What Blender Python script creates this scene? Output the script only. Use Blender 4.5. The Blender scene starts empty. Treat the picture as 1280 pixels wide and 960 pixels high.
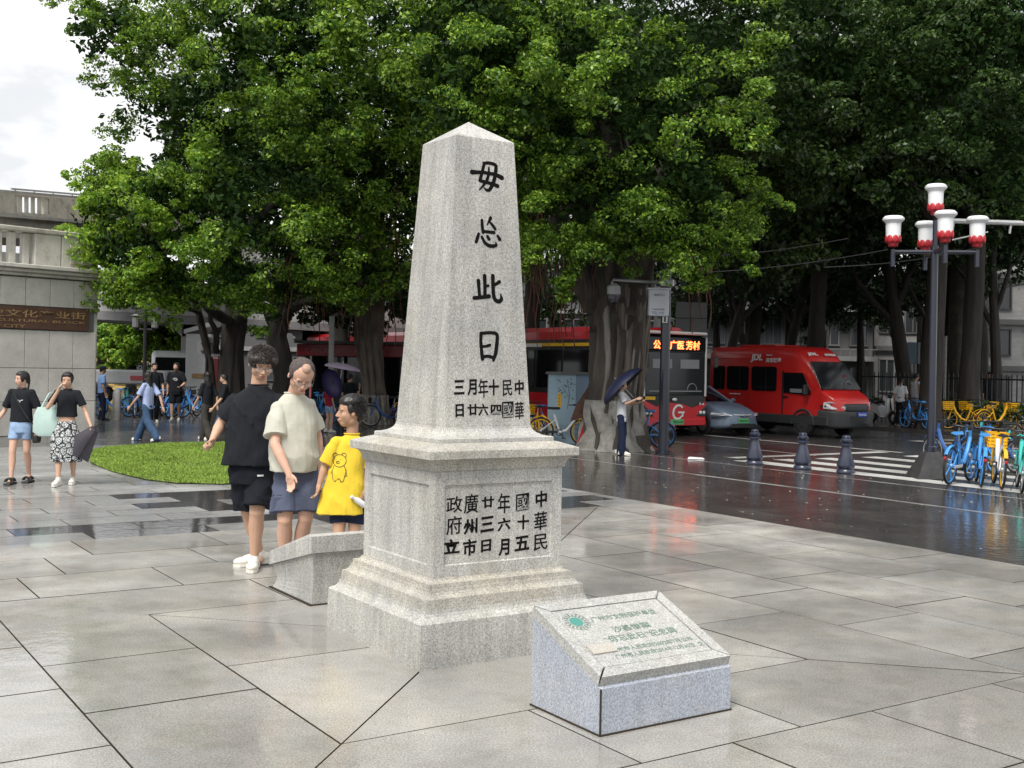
import bpy, math, random
import numpy as np
from mathutils import Vector, Matrix, noise
random.seed(7)
rng = np.random.default_rng(11)
SC = bpy.context.scene
COL = SC.collection
PI = math.pi

# ------------------------------------------------------------------ camera
F, Y0, ROLL, H = 1430.2, 456.46, 0.01919, 1.7      # focal length (px of 1280), horizon row, roll, eye height
cam_d = bpy.data.cameras.new('camera')
cam_d.sensor_width = 36.0
cam_d.lens = F / 1280 * 36.0
cam_d.shift_y = -(480 - Y0) / 1280
cam_d.clip_start = 0.1
cam_d.clip_end = 2000
cam = bpy.data.objects.new('camera', cam_d)
COL.objects.link(cam)
cam.matrix_world = Matrix.Translation((0, 0, H)) @ Matrix.Rotation(PI / 2, 4, 'X') @ Matrix.Rotation(ROLL, 4, 'Z')
SC.camera = cam

# ------------------------------------------------------------------ world, sun, exposure
SUN_EL, SUN_AZ = math.radians(54), math.radians(-156)   # azimuth from +Y towards +X
world = bpy.data.worlds.new('World')
SC.world = world
world.use_nodes = True
wn = world.node_tree.nodes; wl = world.node_tree.links
for n in list(wn): wn.remove(n)
w_out = wn.new('ShaderNodeOutputWorld')
w_bg = wn.new('ShaderNodeBackground'); w_bg.inputs[1].default_value = 0.1
sky = wn.new('ShaderNodeTexSky'); sky.sky_type = 'NISHITA'; sky.sun_disc = False
sky.sun_elevation = SUN_EL; sky.sun_rotation = SUN_AZ; sky.air_density = 1.0; sky.dust_density = 3.0
w_tc = wn.new('ShaderNodeTexCoord')
w_map = wn.new('ShaderNodeMapping'); w_map.inputs['Scale'].default_value = (1.6, 1.6, 3.6)
w_map.inputs['Location'].default_value = (0.3, 0.1, 0.45)
w_noise = wn.new('ShaderNodeTexNoise'); w_noise.inputs['Scale'].default_value = 1.9
w_noise.inputs['Detail'].default_value = 7; w_noise.inputs['Roughness'].default_value = 0.55
w_ramp = wn.new('ShaderNodeValToRGB')
cr = w_ramp.color_ramp
cr.elements[0].position = 0.36; cr.elements[0].color = (5.2, 5.3, 5.45, 1)
cr.elements[1].position = 0.62; cr.elements[1].color = (8.0, 8.0, 7.95, 1)
e = cr.elements.new(0.49); e.color = (5.6, 5.7, 5.85, 1)
e = cr.elements.new(0.52); e.color = (6.5, 6.55, 6.6, 1)
w_mix = wn.new('ShaderNodeMixRGB'); w_mix.inputs[0].default_value = 0.95
wl.new(w_tc.outputs['Generated'], w_map.inputs['Vector'])
wl.new(w_map.outputs[0], w_noise.inputs['Vector'])
wl.new(w_noise.outputs['Fac'], w_ramp.inputs[0])
wl.new(sky.outputs[0], w_mix.inputs[1]); wl.new(w_ramp.outputs[0], w_mix.inputs[2])
wl.new(w_mix.outputs[0], w_bg.inputs[0]); wl.new(w_bg.outputs[0], w_out.inputs[0])

sun_d = bpy.data.lights.new('sun', 'SUN')
sun_d.energy = 2.5; sun_d.angle = math.radians(24); sun_d.color = (1.0, 0.955, 0.88)
sun = bpy.data.objects.new('sun', sun_d); COL.objects.link(sun)
sd = Vector((math.sin(SUN_AZ) * math.cos(SUN_EL), math.cos(SUN_AZ) * math.cos(SUN_EL), math.sin(SUN_EL)))
sun.rotation_euler = (-sd).to_track_quat('-Z', 'Y').to_euler()
vs = SC.view_settings
SC.display_settings.display_device = 'sRGB'
vs.view_transform = 'Standard'; vs.look = 'None'; vs.exposure = 0.70; vs.gamma = 1.0; vs.use_curve_mapping = False
SC.cycles.max_bounces = 5; SC.cycles.diffuse_bounces = 3; SC.cycles.glossy_bounces = 3
SC.cycles.transmission_bounces = 3; SC.cycles.transparent_max_bounces = 6
SC.cycles.use_denoising = True
SC.cycles.caustics_reflective = False; SC.cycles.caustics_refractive = False
SC.cycles.sample_clamp_indirect = 6.0

# ------------------------------------------------------------------ picking places from the photograph's geometry
_c, _s = math.cos(ROLL), math.sin(ROLL)
def unroll(px, py):
    dx, dy = px - 640, py - Y0
    return _c * dx + _s * dy, -_s * dx + _c * dy
def W(px, py, Y):
    x, y = unroll(px, py)
    return Vector((x / F * Y, Y, H - y / F * Y))
def G(px, py):
    x, y = unroll(px, py)
    Y = F * H / y
    return Vector((x / F * Y, Y, 0))
def ray_plane(px, py, p0, n):
    x, y = unroll(px, py)
    d = Vector((x / F, 1, -y / F)); o = Vector((0, 0, H))
    t = (Vector(p0) - o).dot(n) / d.dot(n)
    return o + d * t
def to_px(P):
    x = P[0] / P[1] * F; y = -(P[2] - H) / P[1] * F
    return 640 + _c * x - _s * y, Y0 + _s * x + _c * y

# plaza axes: u runs right and away, v runs left and away; M0 is the monument's centre
TH = 0.58374
U = Vector((math.cos(TH), math.sin(TH), 0)); V = Vector((-math.sin(TH), math.cos(TH), 0))
M0 = Vector((-0.302, 7.169, 0))
def AB(a, b, z=0.0):
    return M0 + U * a + V * b + Vector((0, 0, z))
def inv_ab(P):
    d = Vector(P) - M0
    return d.dot(U), d.dot(V)
ROAD_HEAD = math.atan2(-V.y, -V.x)          # traffic heads along -v

# ------------------------------------------------------------------ materials
MATS = {}
def srgb(h):
    h = h.lstrip('#'); c = [int(h[i:i + 2], 16) / 255 for i in (0, 2, 4)]
    return tuple(x / 12.92 if x <= 0.04045 else ((x + 0.055) / 1.055) ** 2.4 for x in c)
def mat(name, color=(.5, .5, .5), rough=0.6, metal=0.0, nscale=0, namt=0.0, bump=0.0, bscale=None, coat=0.0,
        emit=None, estr=1.0, spec=0.5, trans=0.0, alpha=1.0, island=0.0, objrand=0.0, detail=4, color2=None, stretch=None):
    if name in MATS: return MATS[name]
    m = bpy.data.materials.new(name); m.use_nodes = True
    nt = m.node_tree; N = nt.nodes; Lk = nt.links
    b = N['Principled BSDF']
    b.inputs['Base Color'].default_value = (*color, 1); b.inputs['Roughness'].default_value = rough
    b.inputs['Metallic'].default_value = metal; b.inputs['Specular IOR Level'].default_value = spec
    b.inputs['Coat Weight'].default_value = coat; b.inputs['Coat Roughness'].default_value = 0.08
    b.inputs['Transmission Weight'].default_value = trans
    b.inputs['Alpha'].default_value = alpha
    if emit:
        b.inputs['Emission Color'].default_value = (*emit, 1); b.inputs['Emission Strength'].default_value = estr
    tc = N.new('ShaderNodeTexCoord'); vec = tc.outputs['Object']
    if stretch:
        mp = N.new('ShaderNodeMapping'); mp.inputs['Scale'].default_value = stretch
        Lk.new(vec, mp.inputs[0]); vec = mp.outputs[0]
    fac = None
    if nscale:
        nz = N.new('ShaderNodeTexNoise'); nz.inputs['Scale'].default_value = nscale; nz.inputs['Detail'].default_value = detail
        nz.inputs['Roughness'].default_value = 0.65
        Lk.new(vec, nz.inputs['Vector'])
        mr = N.new('ShaderNodeMapRange'); mr.inputs['From Min'].default_value = 0.3; mr.inputs['From Max'].default_value = 0.7
        Lk.new(nz.outputs['Fac'], mr.inputs['Value'])
        mx = N.new('ShaderNodeMixRGB')
        c2 = color2 or tuple(min(1, c * (1 + namt)) for c in color)
        c1 = color if color2 else tuple(c * (1 - namt) for c in color)
        mx.inputs[1].default_value = (*c1, 1); mx.inputs[2].default_value = (*c2, 1)
        Lk.new(mr.outputs[0], mx.inputs[0]); fac = mx.outputs[0]
    if island or objrand:
        if island:
            g = N.new('ShaderNodeNewGeometry'); src = g.outputs['Random Per Island']; amt = island
        else:
            g = N.new('ShaderNodeObjectInfo'); src = g.outputs['Random']; amt = objrand
        mr2 = N.new('ShaderNodeMapRange'); mr2.inputs['To Min'].default_value = 1 - amt; mr2.inputs['To Max'].default_value = 1 + amt
        Lk.new(src, mr2.inputs['Value'])
        hs = N.new('ShaderNodeHueSaturation')
        if fac: Lk.new(fac, hs.inputs['Color'])
        else: hs.inputs['Color'].default_value = (*color, 1)
        Lk.new(mr2.outputs[0], hs.inputs['Value']); fac = hs.outputs[0]
    if fac: Lk.new(fac, b.inputs['Base Color'])
    if bump:
        nb = N.new('ShaderNodeTexNoise'); nb.inputs['Scale'].default_value = bscale or (nscale or 20); nb.inputs['Detail'].default_value = 4
        Lk.new(vec, nb.inputs['Vector'])
        bp = N.new('ShaderNodeBump'); bp.inputs['Strength'].default_value = bump; bp.inputs['Distance'].default_value = 0.01
        Lk.new(nb.outputs['Fac'], bp.inputs['Height']); Lk.new(bp.outputs[0], b.inputs['Normal'])
        if coat: Lk.new(bp.outputs[0], b.inputs['Coat Normal'])
    MATS[name] = m
    return m

def granite(name, base, warm, speck=0.35, wet=0.0, objrand=0.0, stain=0.0, scale=1.0, rough=0.7, dark=(0.05, 0.05, 0.055), wrough=0.07, ripple=0.12, streak=0.0, chisel=0.0):
    """speckled granite; wet > 0 adds a thin film of water as a coat, in patches"""
    if name in MATS: return MATS[name]
    m = bpy.data.materials.new(name); m.use_nodes = True
    nt = m.node_tree; N = nt.nodes; Lk = nt.links; b = N['Principled BSDF']
    g = N.new('ShaderNodeNewGeometry')
    pos = g.outputs['Position']
    def nz(sc, det=3, rg=0.6, vec=pos):
        n = N.new('ShaderNodeTexNoise'); n.inputs['Scale'].default_value = sc; n.inputs['Detail'].default_value = det
        n.inputs['Roughness'].default_value = rg; Lk.new(vec, n.inputs['Vector']); return n.outputs['Fac']
    def rng_(v, a, c, lo=0.0, hi=1.0):
        r = N.new('ShaderNodeMapRange'); r.inputs[1].default_value = a; r.inputs[2].default_value = c
        r.inputs[3].default_value = lo; r.inputs[4].default_value = hi; Lk.new(v, r.inputs[0]); return r.outputs[0]
    def mix(f, a, c, mode='MIX'):
        x = N.new('ShaderNodeMixRGB'); x.blend_type = mode
        for i, q in ((0, f), (1, a), (2, c)):
            if isinstance(q, (int, float)): x.inputs[i].default_value = q
            elif isinstance(q, tuple): x.inputs[i].default_value = (*q, 1)
            else: Lk.new(q, x.inputs[i])
        return x.outputs[0]
    big = rng_(nz(1.7 * scale, 5), 0.35, 0.65)
    col = mix(big, base, warm)
    fine = rng_(nz(105 * scale, 2, 0.7), 0.36, 0.64, 1 - speck, 1 + speck * 0.75)
    col = mix(1.0, col, fine, 'MULTIPLY')
    flecks = rng_(nz(150 * scale, 1), 0.66, 0.74)
    col = mix(flecks, col, dark)
    if stain:
        st = rng_(nz(4.2 * scale, 6, 0.7), 0.5, 0.72, 0, stain)
        col = mix(st, col, (0.17, 0.135, 0.09))
        br = rng_(nz(0.9, 6, 0.68), 0.35, 0.68, 1.0 - 0.20, 1.08)
        col = mix(1.0, col, br, 'MULTIPLY')
    if streak:
        mp_ = N.new('ShaderNodeMapping'); mp_.inputs['Scale'].default_value = (1, 1, .09); Lk.new(pos, mp_.inputs[0])
        col = mix(1.0, col, rng_(nz(14, 4, .6, mp_.outputs[0]), .38, .72, 1.04, 1 - streak), 'MULTIPLY')
        col = mix(rng_(nz(2.6, 6, .75), .56, .70, 0, streak * 1.6), col, (0.30, 0.27, 0.20))
    if objrand:
        oi = N.new('ShaderNodeObjectInfo')
        col = mix(1.0, col, rng_(oi.outputs['Random'], 0, 1, 1 - objrand, 1 + objrand), 'MULTIPLY')
    bp = N.new('ShaderNodeBump'); bp.inputs['Strength'].default_value = 0.35; bp.inputs['Distance'].default_value = 0.004
    if chisel:
        bp.inputs['Strength'].default_value = .6
        ad = N.new('ShaderNodeMath'); ad.operation = 'MULTIPLY_ADD'; Lk.new(nz(16, 5, .75), ad.inputs[0]); ad.inputs[1].default_value = chisel * 4; Lk.new(nz(90 * scale, 2), ad.inputs[2]); Lk.new(ad.outputs[0], bp.inputs['Height'])
    else: Lk.new(nz(90 * scale, 2), bp.inputs['Height'])
    Lk.new(bp.outputs[0], b.inputs['Normal'])
    b.inputs['Roughness'].default_value = rough
    if wet:
        w = rng_(nz(0.55, 5, 0.62), 0.58 - 0.34 * wet, 0.82 - 0.34 * wet)
        damp = rng_(w, 0, 1, 1.0, 0.80)
        col = mix(1.0, col, damp, 'MULTIPLY')
        cw = N.new('ShaderNodeMath'); cw.operation = 'MULTIPLY_ADD'; Lk.new(w, cw.inputs[0]); cw.inputs[1].default_value = 0.75; cw.inputs[2].default_value = 0.25
        Lk.new(cw.outputs[0], b.inputs['Coat Weight'])
        Lk.new(rng_(w, 0, 1, 0.34, wrough), b.inputs['Coat Roughness'])
        bp2 = N.new('ShaderNodeBump'); bp2.inputs['Strength'].default_value = ripple; bp2.inputs['Distance'].default_value = 0.01
        Lk.new(nz(9, 3), bp2.inputs['Height']); Lk.new(bp2.outputs[0], b.inputs['Coat Normal'])
    Lk.new(col, b.inputs['Base Color'])
    MATS[name] = m
    return m

# ------------------------------------------------------------------ mesh helpers
class MB:
    """collects shapes, then links them as ONE mesh object"""
    def __init__(s): s.v = []; s.f = []; s.mi = []
    def add(s, vs, fs, mi=0):
        o = len(s.v); s.v.extend([tuple(p) for p in vs]); s.f.extend([tuple(i + o for i in f) for f in fs]); s.mi.extend([mi] * len(fs)); return s
    def box(s, c, size, rot=None, mi=0, bevel=0.0):
        hx, hy, hz = (d / 2 for d in size); c = Vector(c)
        R = rot if isinstance(rot, Matrix) else Matrix.Rotation(rot or 0, 3, 'Z')
        if bevel <= 0:
            P = [(x * hx, y * hy, z * hz) for z in (-1, 1) for y in (-1, 1) for x in (-1, 1)]
            Fs = [(0, 2, 3, 1), (4, 5, 7, 6), (0, 1, 5, 4), (2, 6, 7, 3), (0, 4, 6, 2), (1, 3, 7, 5)]
            return s.add([c + R @ Vector(p) for p in P], Fs, mi)
        b = min(bevel, hx * .99, hy * .99, hz * .99)
        rings = []
        for z, k in ((-hz, b), (-hz + b, 0), (hz - b, 0), (hz, b)):
            x, y = hx - k, hy - k; q = b if k == 0 else b * .6
            rings.append([(x, -y + q, z), (x, y - q, z), (x - q, y, z), (-x + q, y, z), (-x, y - q, z), (-x, -y + q, z), (-x + q, -y, z), (x - q, -y, z)])
        return s.rings([[c + R @ Vector(p) for p in r] for r in rings], mi=mi)
    def rings(s, rs, cap=True, mi=0, closed=True):
        n = len(rs[0]); vs_ = [p for r in rs for p in r]; fs = []
        for k in range(len(rs) - 1):
            for i in range(n if closed else n - 1):
                j = (i + 1) % n
                fs.append((k * n + i, k * n + j, (k + 1) * n + j, (k + 1) * n + i))
        if cap: fs.append(tuple(range(n))[::-1]); fs.append(tuple((len(rs) - 1) * n + i for i in range(n)))
        return s.add(vs_, fs, mi)
    def tube(s, pts, r, n=8, mi=0, cap=True):
        pts = [Vector(p) for p in pts]; rs = r if isinstance(r, (list, tuple)) else [r] * len(pts)
        out = []; prev = None
        for k, p in enumerate(pts):
            t = (pts[min(k + 1, len(pts) - 1)] - pts[max(k - 1, 0)]).normalized()
            if prev is None:
                a = t.orthogonal().normalized()
            else:
                a = prev - t * prev.dot(t)
                a = a.normalized() if a.length > 1e-6 else t.orthogonal().normalized()
            prev = a; b = t.cross(a)
            out.append([p + (a * math.cos(2 * PI * i / n) + b * math.sin(2 * PI * i / n)) * rs[k] for i in range(n)])
        return s.rings(out, cap, mi)
    def lathe(s, prof, c=(0, 0, 0), n=16, mi=0):
        c = Vector(c)
        return s.rings([[c + Vector((r * math.cos(2 * PI * i / n), r * math.sin(2 * PI * i / n), z)) for i in range(n)] for r, z in prof], True, mi)
    def prism(s, poly, z0, z1, mi=0, M=None):
        M = M or Matrix.Identity(4)
        return s.rings([[M @ Vector((x, y, z0)) for x, y in poly], [M @ Vector((x, y, z1)) for x, y in poly]], True, mi)
    def ell(s, c, r, rot=None, nu=14, nv=9, mi=0):
        c = Vector(c); R = rot or Matrix.Identity(3); r = r if isinstance(r, (tuple, list, Vector)) else (r, r, r)
        rs = []
        for k in range(nv + 1):
            a = -PI / 2 + PI * (k + 0.0) / nv; a = max(-PI / 2 + .02, min(PI / 2 - .02, a))
            rs.append([c + R @ Vector((r[0] * math.cos(a) * math.cos(2 * PI * i / nu), r[1] * math.cos(a) * math.sin(2 * PI * i / nu), r[2] * math.sin(a))) for i in range(nu)])
        return s.rings(rs, True, mi)
    def cap(s, p0, p1, r0, r1=None, n=12, mi=0):
        p0, p1 = Vector(p0), Vector(p1); r1 = r0 if r1 is None else r1
        d = p1 - p0; L = d.length; t = d / L if L > 1e-6 else Vector((0, 0, 1)); P = []; R = []
        for a in (-80, -50, -22): P.append(p0 + t * r0 * math.sin(math.radians(a))); R.append(r0 * math.cos(math.radians(a)))
        P.append(p0); R.append(r0); P.append(p1); R.append(r1)
        for a in (22, 50, 80): P.append(p1 + t * r1 * math.sin(math.radians(a))); R.append(r1 * math.cos(math.radians(a)))
        a0 = t.orthogonal().normalized(); b0 = t.cross(a0)
        return s.rings([[p + (a0 * math.cos(2 * PI * i / n) + b0 * math.sin(2 * PI * i / n)) * r for i in range(n)] for p, r in zip(P, R)], True, mi)
    def torus(s, c, R, r, axis='y', n=28, m=6, mi=0, a0=0, a1=2 * PI):
        full = abs(a1 - a0 - 2 * PI) < 1e-6; c = Vector(c); rs = []
        for k in range(n if full else n + 1):
            a = a0 + (a1 - a0) * k / n; ring = []
            for i in range(m):
                q = 2 * PI * i / m; rr = R + r * math.cos(q); h = r * math.sin(q)
                p = {'y': (rr * math.cos(a), h, rr * math.sin(a)), 'z': (rr * math.cos(a), rr * math.sin(a), h), 'x': (h, rr * math.cos(a), rr * math.sin(a))}[axis]
                ring.append(c + Vector(p))
            rs.append(ring)
        if full: rs.append(rs[0])
        return s.rings(rs, not full, mi)
    def quad(s, a, b, c, d, mi=0): return s.add([a, b, c, d], [(0, 1, 2, 3)], mi)
    def merge(s, o, M=None):
        vs_ = [M @ Vector(p) for p in o.v] if M else o.v
        off = len(s.v); s.v.extend([tuple(p) for p in vs_]); s.f.extend([tuple(i + off for i in f) for f in o.f]); s.mi.extend(o.mi); return s
    def mesh(s, name):
        me = bpy.data.meshes.new(name); me.from_pydata(s.v, [], s.f)
        if any(s.mi): me.polygons.foreach_set('material_index', s.mi)
        return me
    def build(s, name, m=None, parent=None, smooth=False, loc=None, angle=35):
        me = s.mesh(name)
        fix_normals(me)
        if smooth:
            me.shade_smooth()
            me.set_sharp_from_angle(angle=math.radians(angle))
        return link(name, me, m, parent, loc)

import bmesh
def fix_normals(me):
    bm = bmesh.new(); bm.from_mesh(me); bmesh.ops.recalc_face_normals(bm, faces=bm.faces); bm.to_mesh(me); bm.free()
def link(name, me, m=None, parent=None, loc=None):
    o = bpy.data.objects.new(name, me); COL.objects.link(o)
    for mm in (m if isinstance(m, (list, tuple)) else [m] if m else []): me.materials.append(mm)
    if parent: o.parent = parent
    if loc is not None: o.location = loc
    return o
def tag(o, label=None, cat=None, group=None, kind=None):
    if label: o['label'] = label
    if cat: o['category'] = cat
    if group: o['group'] = group
    if kind: o['kind'] = kind
    return o
def thing(name, label, cat, loc=(0, 0, 0), rz=0.0, group=None):
    o = bpy.data.objects.new(name, None); COL.objects.link(o); o.location = loc; o.rotation_euler = (0, 0, rz)
    o.empty_display_size = 0.2
    return tag(o, label, cat, group)
def copy_tree(o, parent=None):
    c = o.copy(); COL.objects.link(c); c.parent = parent
    for ch in list(o.children): copy_tree(ch, c)
    return c
def dup(root, loc, rz, label, group=None):
    r = copy_tree(root); r.location = loc; r.rotation_euler = (0, 0, rz); r['label'] = label
    if group: r['group'] = group
    return r

_text_cache = {}
def text_mesh(s_, bold=0.0, extrude=0.01, res=3):
    """a flat word or character as (verts, faces), glyph box about 1 unit high, centred in x and z; lies in the xz plane facing -y"""
    key = (s_, bold, extrude)
    if key in _text_cache: return _text_cache[key]
    c = bpy.data.curves.new('text', 'FONT'); c.body = s_; c.size = 1; c.offset = bold; c.extrude = extrude; c.resolution_u = res
    o = bpy.data.objects.new('text', c); COL.objects.link(o)
    dg = bpy.context.evaluated_depsgraph_get(); dg.update()
    me = bpy.data.meshes.new_from_object(o.evaluated_get(dg))
    vs_ = [v.co.copy() for v in me.vertices]; fs = [tuple(p.vertices) for p in me.polygons]
    bpy.data.objects.remove(o); bpy.data.curves.remove(c); bpy.data.meshes.remove(me)
    xs = [p.x for p in vs_]; ys = [p.y for p in vs_]
    cx, cy = (min(xs) + max(xs)) / 2, (min(ys) + max(ys)) / 2
    w, h = max(xs) - min(xs), max(ys) - min(ys)
    vs_ = [Vector((p.x - cx, -p.z, p.y - cy)) for p in vs_]
    _text_cache[key] = (vs_, fs, w, h)
    return _text_cache[key]
def text_on(mb, s_, o, ex, ez, height=None, width=None, bold=0.0, mi=0, extrude=0.01, depth=None):
    """lay text centred at o with local x along ex and local up along ez"""
    vs_, fs, w, h = text_mesh(s_, bold, extrude)
    ex = Vector(ex).normalized(); ez = Vector(ez).normalized(); ey = ez.cross(ex)     # ey points away from the reader
    sz = height / h if height else width / w
    sx = width / w if width else sz
    dz = (depth / extrude) if depth else 1.0
    mb.add([Vector(o) + ex * (p.x * sx) + ez * (p.z * sz) + ey * (p.y * dz) for p in vs_], fs, mi)
    return w * sx

_remesh_id = [0]
def remesh(mb, voxel, smooth_it=2, name='m', dec=None):
    """fuse overlapping shapes into one continuous surface"""
    me = mb.mesh('tmp'); fix_normals(me)
    o = bpy.data.objects.new('tmp', me); COL.objects.link(o)
    m = o.modifiers.new('r', 'REMESH'); m.mode = 'VOXEL'; m.voxel_size = voxel; m.use_smooth_shade = True
    if smooth_it:
        s_ = o.modifiers.new('s', 'SMOOTH'); s_.iterations = smooth_it; s_.factor = 0.5
    if dec:
        d_ = o.modifiers.new('d', 'DECIMATE'); d_.ratio = dec
    dg = bpy.context.evaluated_depsgraph_get(); dg.update()
    out = bpy.data.meshes.new_from_object(o.evaluated_get(dg))
    bpy.data.objects.remove(o); bpy.data.meshes.remove(me)
    out.name = name; out.shade_smooth()
    return out
def displace(me, fn):
    n = len(me.vertices); co = np.empty(n * 3); no = np.empty(n * 3)
    me.vertices.foreach_get('co', co); me.vertices.foreach_get('normal', no)
    co = co.reshape(-1, 3); no = no.reshape(-1, 3)
    d = fn(co, no); me.vertices.foreach_set('co', (co + no * d[:, None]).ravel()); me.update()
# ================================================================== GROUND AND PAVING
M_slab = granite('wet pale granite slab', (0.37, 0.365, 0.35), (0.43, 0.41, 0.37), speck=0.34, wet=0.75, objrand=0.16, stain=0.32, chisel=.7)
M_slab2 = granite('wet grey granite paving', (0.31, 0.315, 0.32), (0.39, 0.39, 0.38), speck=0.25, wet=0.85, wrough=.14, ripple=.3, objrand=0.10, stain=0.2)
M_slabd = granite('wet black granite tile', (0.022, 0.023, 0.025), (0.04, 0.04, 0.04), speck=0.3, wet=1.3, objrand=0.2, dark=(0.01, 0.01, 0.01))
M_prom = granite('dark wet promenade stone', (0.035, 0.035, 0.037), (0.075, 0.068, 0.064), speck=0.25, wet=1.25, objrand=0.25, stain=0.3, dark=(0.015, 0.015, 0.015), wrough=.10, ripple=.3)
M_bed = mat('dark wet joint', (0.045, 0.037, 0.028), 0.95, spec=.1)
M_asph = granite('wet asphalt', (0.032, 0.033, 0.035), (0.048, 0.048, 0.05), speck=0.4, wet=1.0, dark=(0.015, 0.015, 0.015), wrough=0.2, ripple=.5)
M_paint = granite('worn white road paint', (0.62, 0.62, 0.6), (0.55, 0.55, 0.54), speck=0.2, wet=0.3, stain=0.3)
M_far = granite('dark wet paving', (0.055, 0.055, 0.058), (0.10, 0.098, 0.095), speck=0.25, wet=1.15, stain=0.2, wrough=.17, ripple=.5)

M_bed2 = None
def flat(name, poly, z, m, parent=None, kind=None):
    mb = MB(); mb.add([(p[0], p[1], z) for p in poly], [tuple(range(len(poly)))])
    o = mb.build(name, m, parent)
    if kind: o['kind'] = kind
    return o
S_ = 700
flat('ground', [(-S_, -60), (S_, -60), (S_, S_), (-S_, S_)], -0.05, M_far, kind='structure')

def slab(parent, poly_ab, m, gap=0.0034, z=0.0, th=0.025, name='slab', cham=0.0022):
    """one stone: a polygon in plaza coordinates, inset by half a joint, with a small chamfer"""
    pts = [Vector((a, b)) for a, b in poly_ab]
    n = len(pts); cx = sum((p for p in pts), Vector((0, 0))) / n
    area = sum(pts[i].x * pts[(i + 1) % n].y - pts[(i + 1) % n].x * pts[i].y for i in range(n)) / 2
    if area < 0: pts.reverse()
    def inset(d):
        out = []
        for i in range(n):
            p0, p1, p2 = pts[i - 1], pts[i], pts[(i + 1) % n]
            e1 = (p1 - p0).normalized(); e2 = (p2 - p1).normalized()
            n1 = Vector((-e1.y, e1.x)); n2 = Vector((-e2.y, e2.x))
            k = 1 + n1.dot(n2)
            out.append(p1 + (n1 + n2) * (d / max(k, 0.35)))
        return out
    o_, i_ = inset(gap), inset(gap + cham)
    tx, ty = random.uniform(-1, 1) * 0.0009, random.uniform(-1, 1) * 0.0009; dz = random.uniform(-1, 1) * 0.0010
    def P(q, zz):
        w = AB(q.x, q.y); return (w.x, w.y, z + zz + dz + (q.x - cx.x) * tx + (q.y - cx.y) * ty)
    mb = MB(); mb.rings([[P(q, -th) for q in o_], [P(q, -cham) for q in o_]], cap=False, mi=1); mb.rings([[P(q, -cham) for q in o_], [P(q, 0) for q in i_]], cap=False, mi=1); mb.add([P(q, 0) for q in i_], [tuple(range(n))])
    return mb.build(name, (m, M_bed), parent)

def in_view(poly_ab, marg=60, z=0):
    xs = []; ys = []
    for a, b in poly_ab:
        w = AB(a, b, z)
        if w.y < 1.0: w.y = 1.0
        x, y = to_px(w); xs.append(x); ys.append(y)
    return max(xs) > -marg and min(xs) < 1280 + marg and min(ys) < 960 + marg and max(ys) > 440

# the pale platform round the monument: square rings with mitred corners
bed = flat('plaza_paving', [AB(-7, -6)[:2], AB(5.78, -6)[:2], AB(5.78, 4.9)[:2], AB(-7, 4.9)[:2]], -0.0085, M_bed, kind='structure')
RN = [0.60, 1.50, 2.37, 3.21, 4.04, 4.90, 5.76]
for k in range(len(RN) - 1):
    r0, r1 = RN[k], RN[k + 1]
    top1 = min(r1, 4.9); top0 = min(r0, 4.9)
    for side in range(4):
        # along-side coordinate t runs -r..r ; cross joints
        off = (0.0, 0.5, 0.02, 0.45, 0.04, 0.6)[k]
        if side == 3 and k == 0: off = 0.5
        step = 0.99 if k < 3 else 1.22
        js = [off + step * j for j in range(-9, 10)]
        js = [t + random.uniform(-.02, .02) for t in js]
        js = [-99] + [t for t in js if -r0 + 0.25 < t < r0 - 0.25] + [99]
        for t0, t1 in zip(js[:-1], js[1:]):
            A0 = -r0 if t0 == -99 else t0; B0 = -r1 if t0 == -99 else t0
            A1 = r0 if t1 == 99 else t1; B1 = r1 if t1 == 99 else t1
            q = [(r0, A0), (r1, B0), (r1, B1), (r0, A1)]
            if side == 1: q = [(-y, x) for x, y in q]
            elif side == 2: q = [(-x, -y) for x, y in q]
            elif side == 3: q = [(y, -x) for x, y in q]
            q = [(a, min(b, 4.9)) for a, b in q]
            if max(b for a, b in q) - min(b for a, b in q) < 0.05: continue
            if k == 5 and side == 1: continue
            if in_view(q, 420): slab(bed, q, M_slab)

# outside the left-hand corner the stones keep the same axes
a_ = -5.76
while a_ > -9:
    b_ = -6
    while b_ < 4.9:
        q = [(a_ - 0.86, b_), (a_, b_), (a_, b_ + 1.15), (a_ - 0.86, b_ + 1.15)]
        q = [(x, min(y, 4.9)) for x, y in q]
        if in_view(q, 420): slab(bed, q, M_slab)
        b_ += 1.15
    a_ -= 0.86

# grass plot outline (plaza coordinates)
GR = [(0.73, 11.3), (0.80, 12.8), (1.0, 13.9), (1.3, 15.2), (1.9, 16.2), (3.2, 16.7), (4.6, 16.4), (5.0, 15.0), (4.6, 12.8), (3.8, 10.6), (3.0, 9.35), (2.3, 8.95), (1.6, 9.0), (1.1, 9.35), (0.85, 10.0)]
def in_poly(x, y, P):
    c = False; n = len(P)
    for i in range(n):
        x1, y1 = P[i]; x2, y2 = P[(i + 1) % n]
        if (y1 > y) != (y2 > y) and x < (x2 - x1) * (y - y1) / (y2 - y1) + x1: c = not c
    return c

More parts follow.
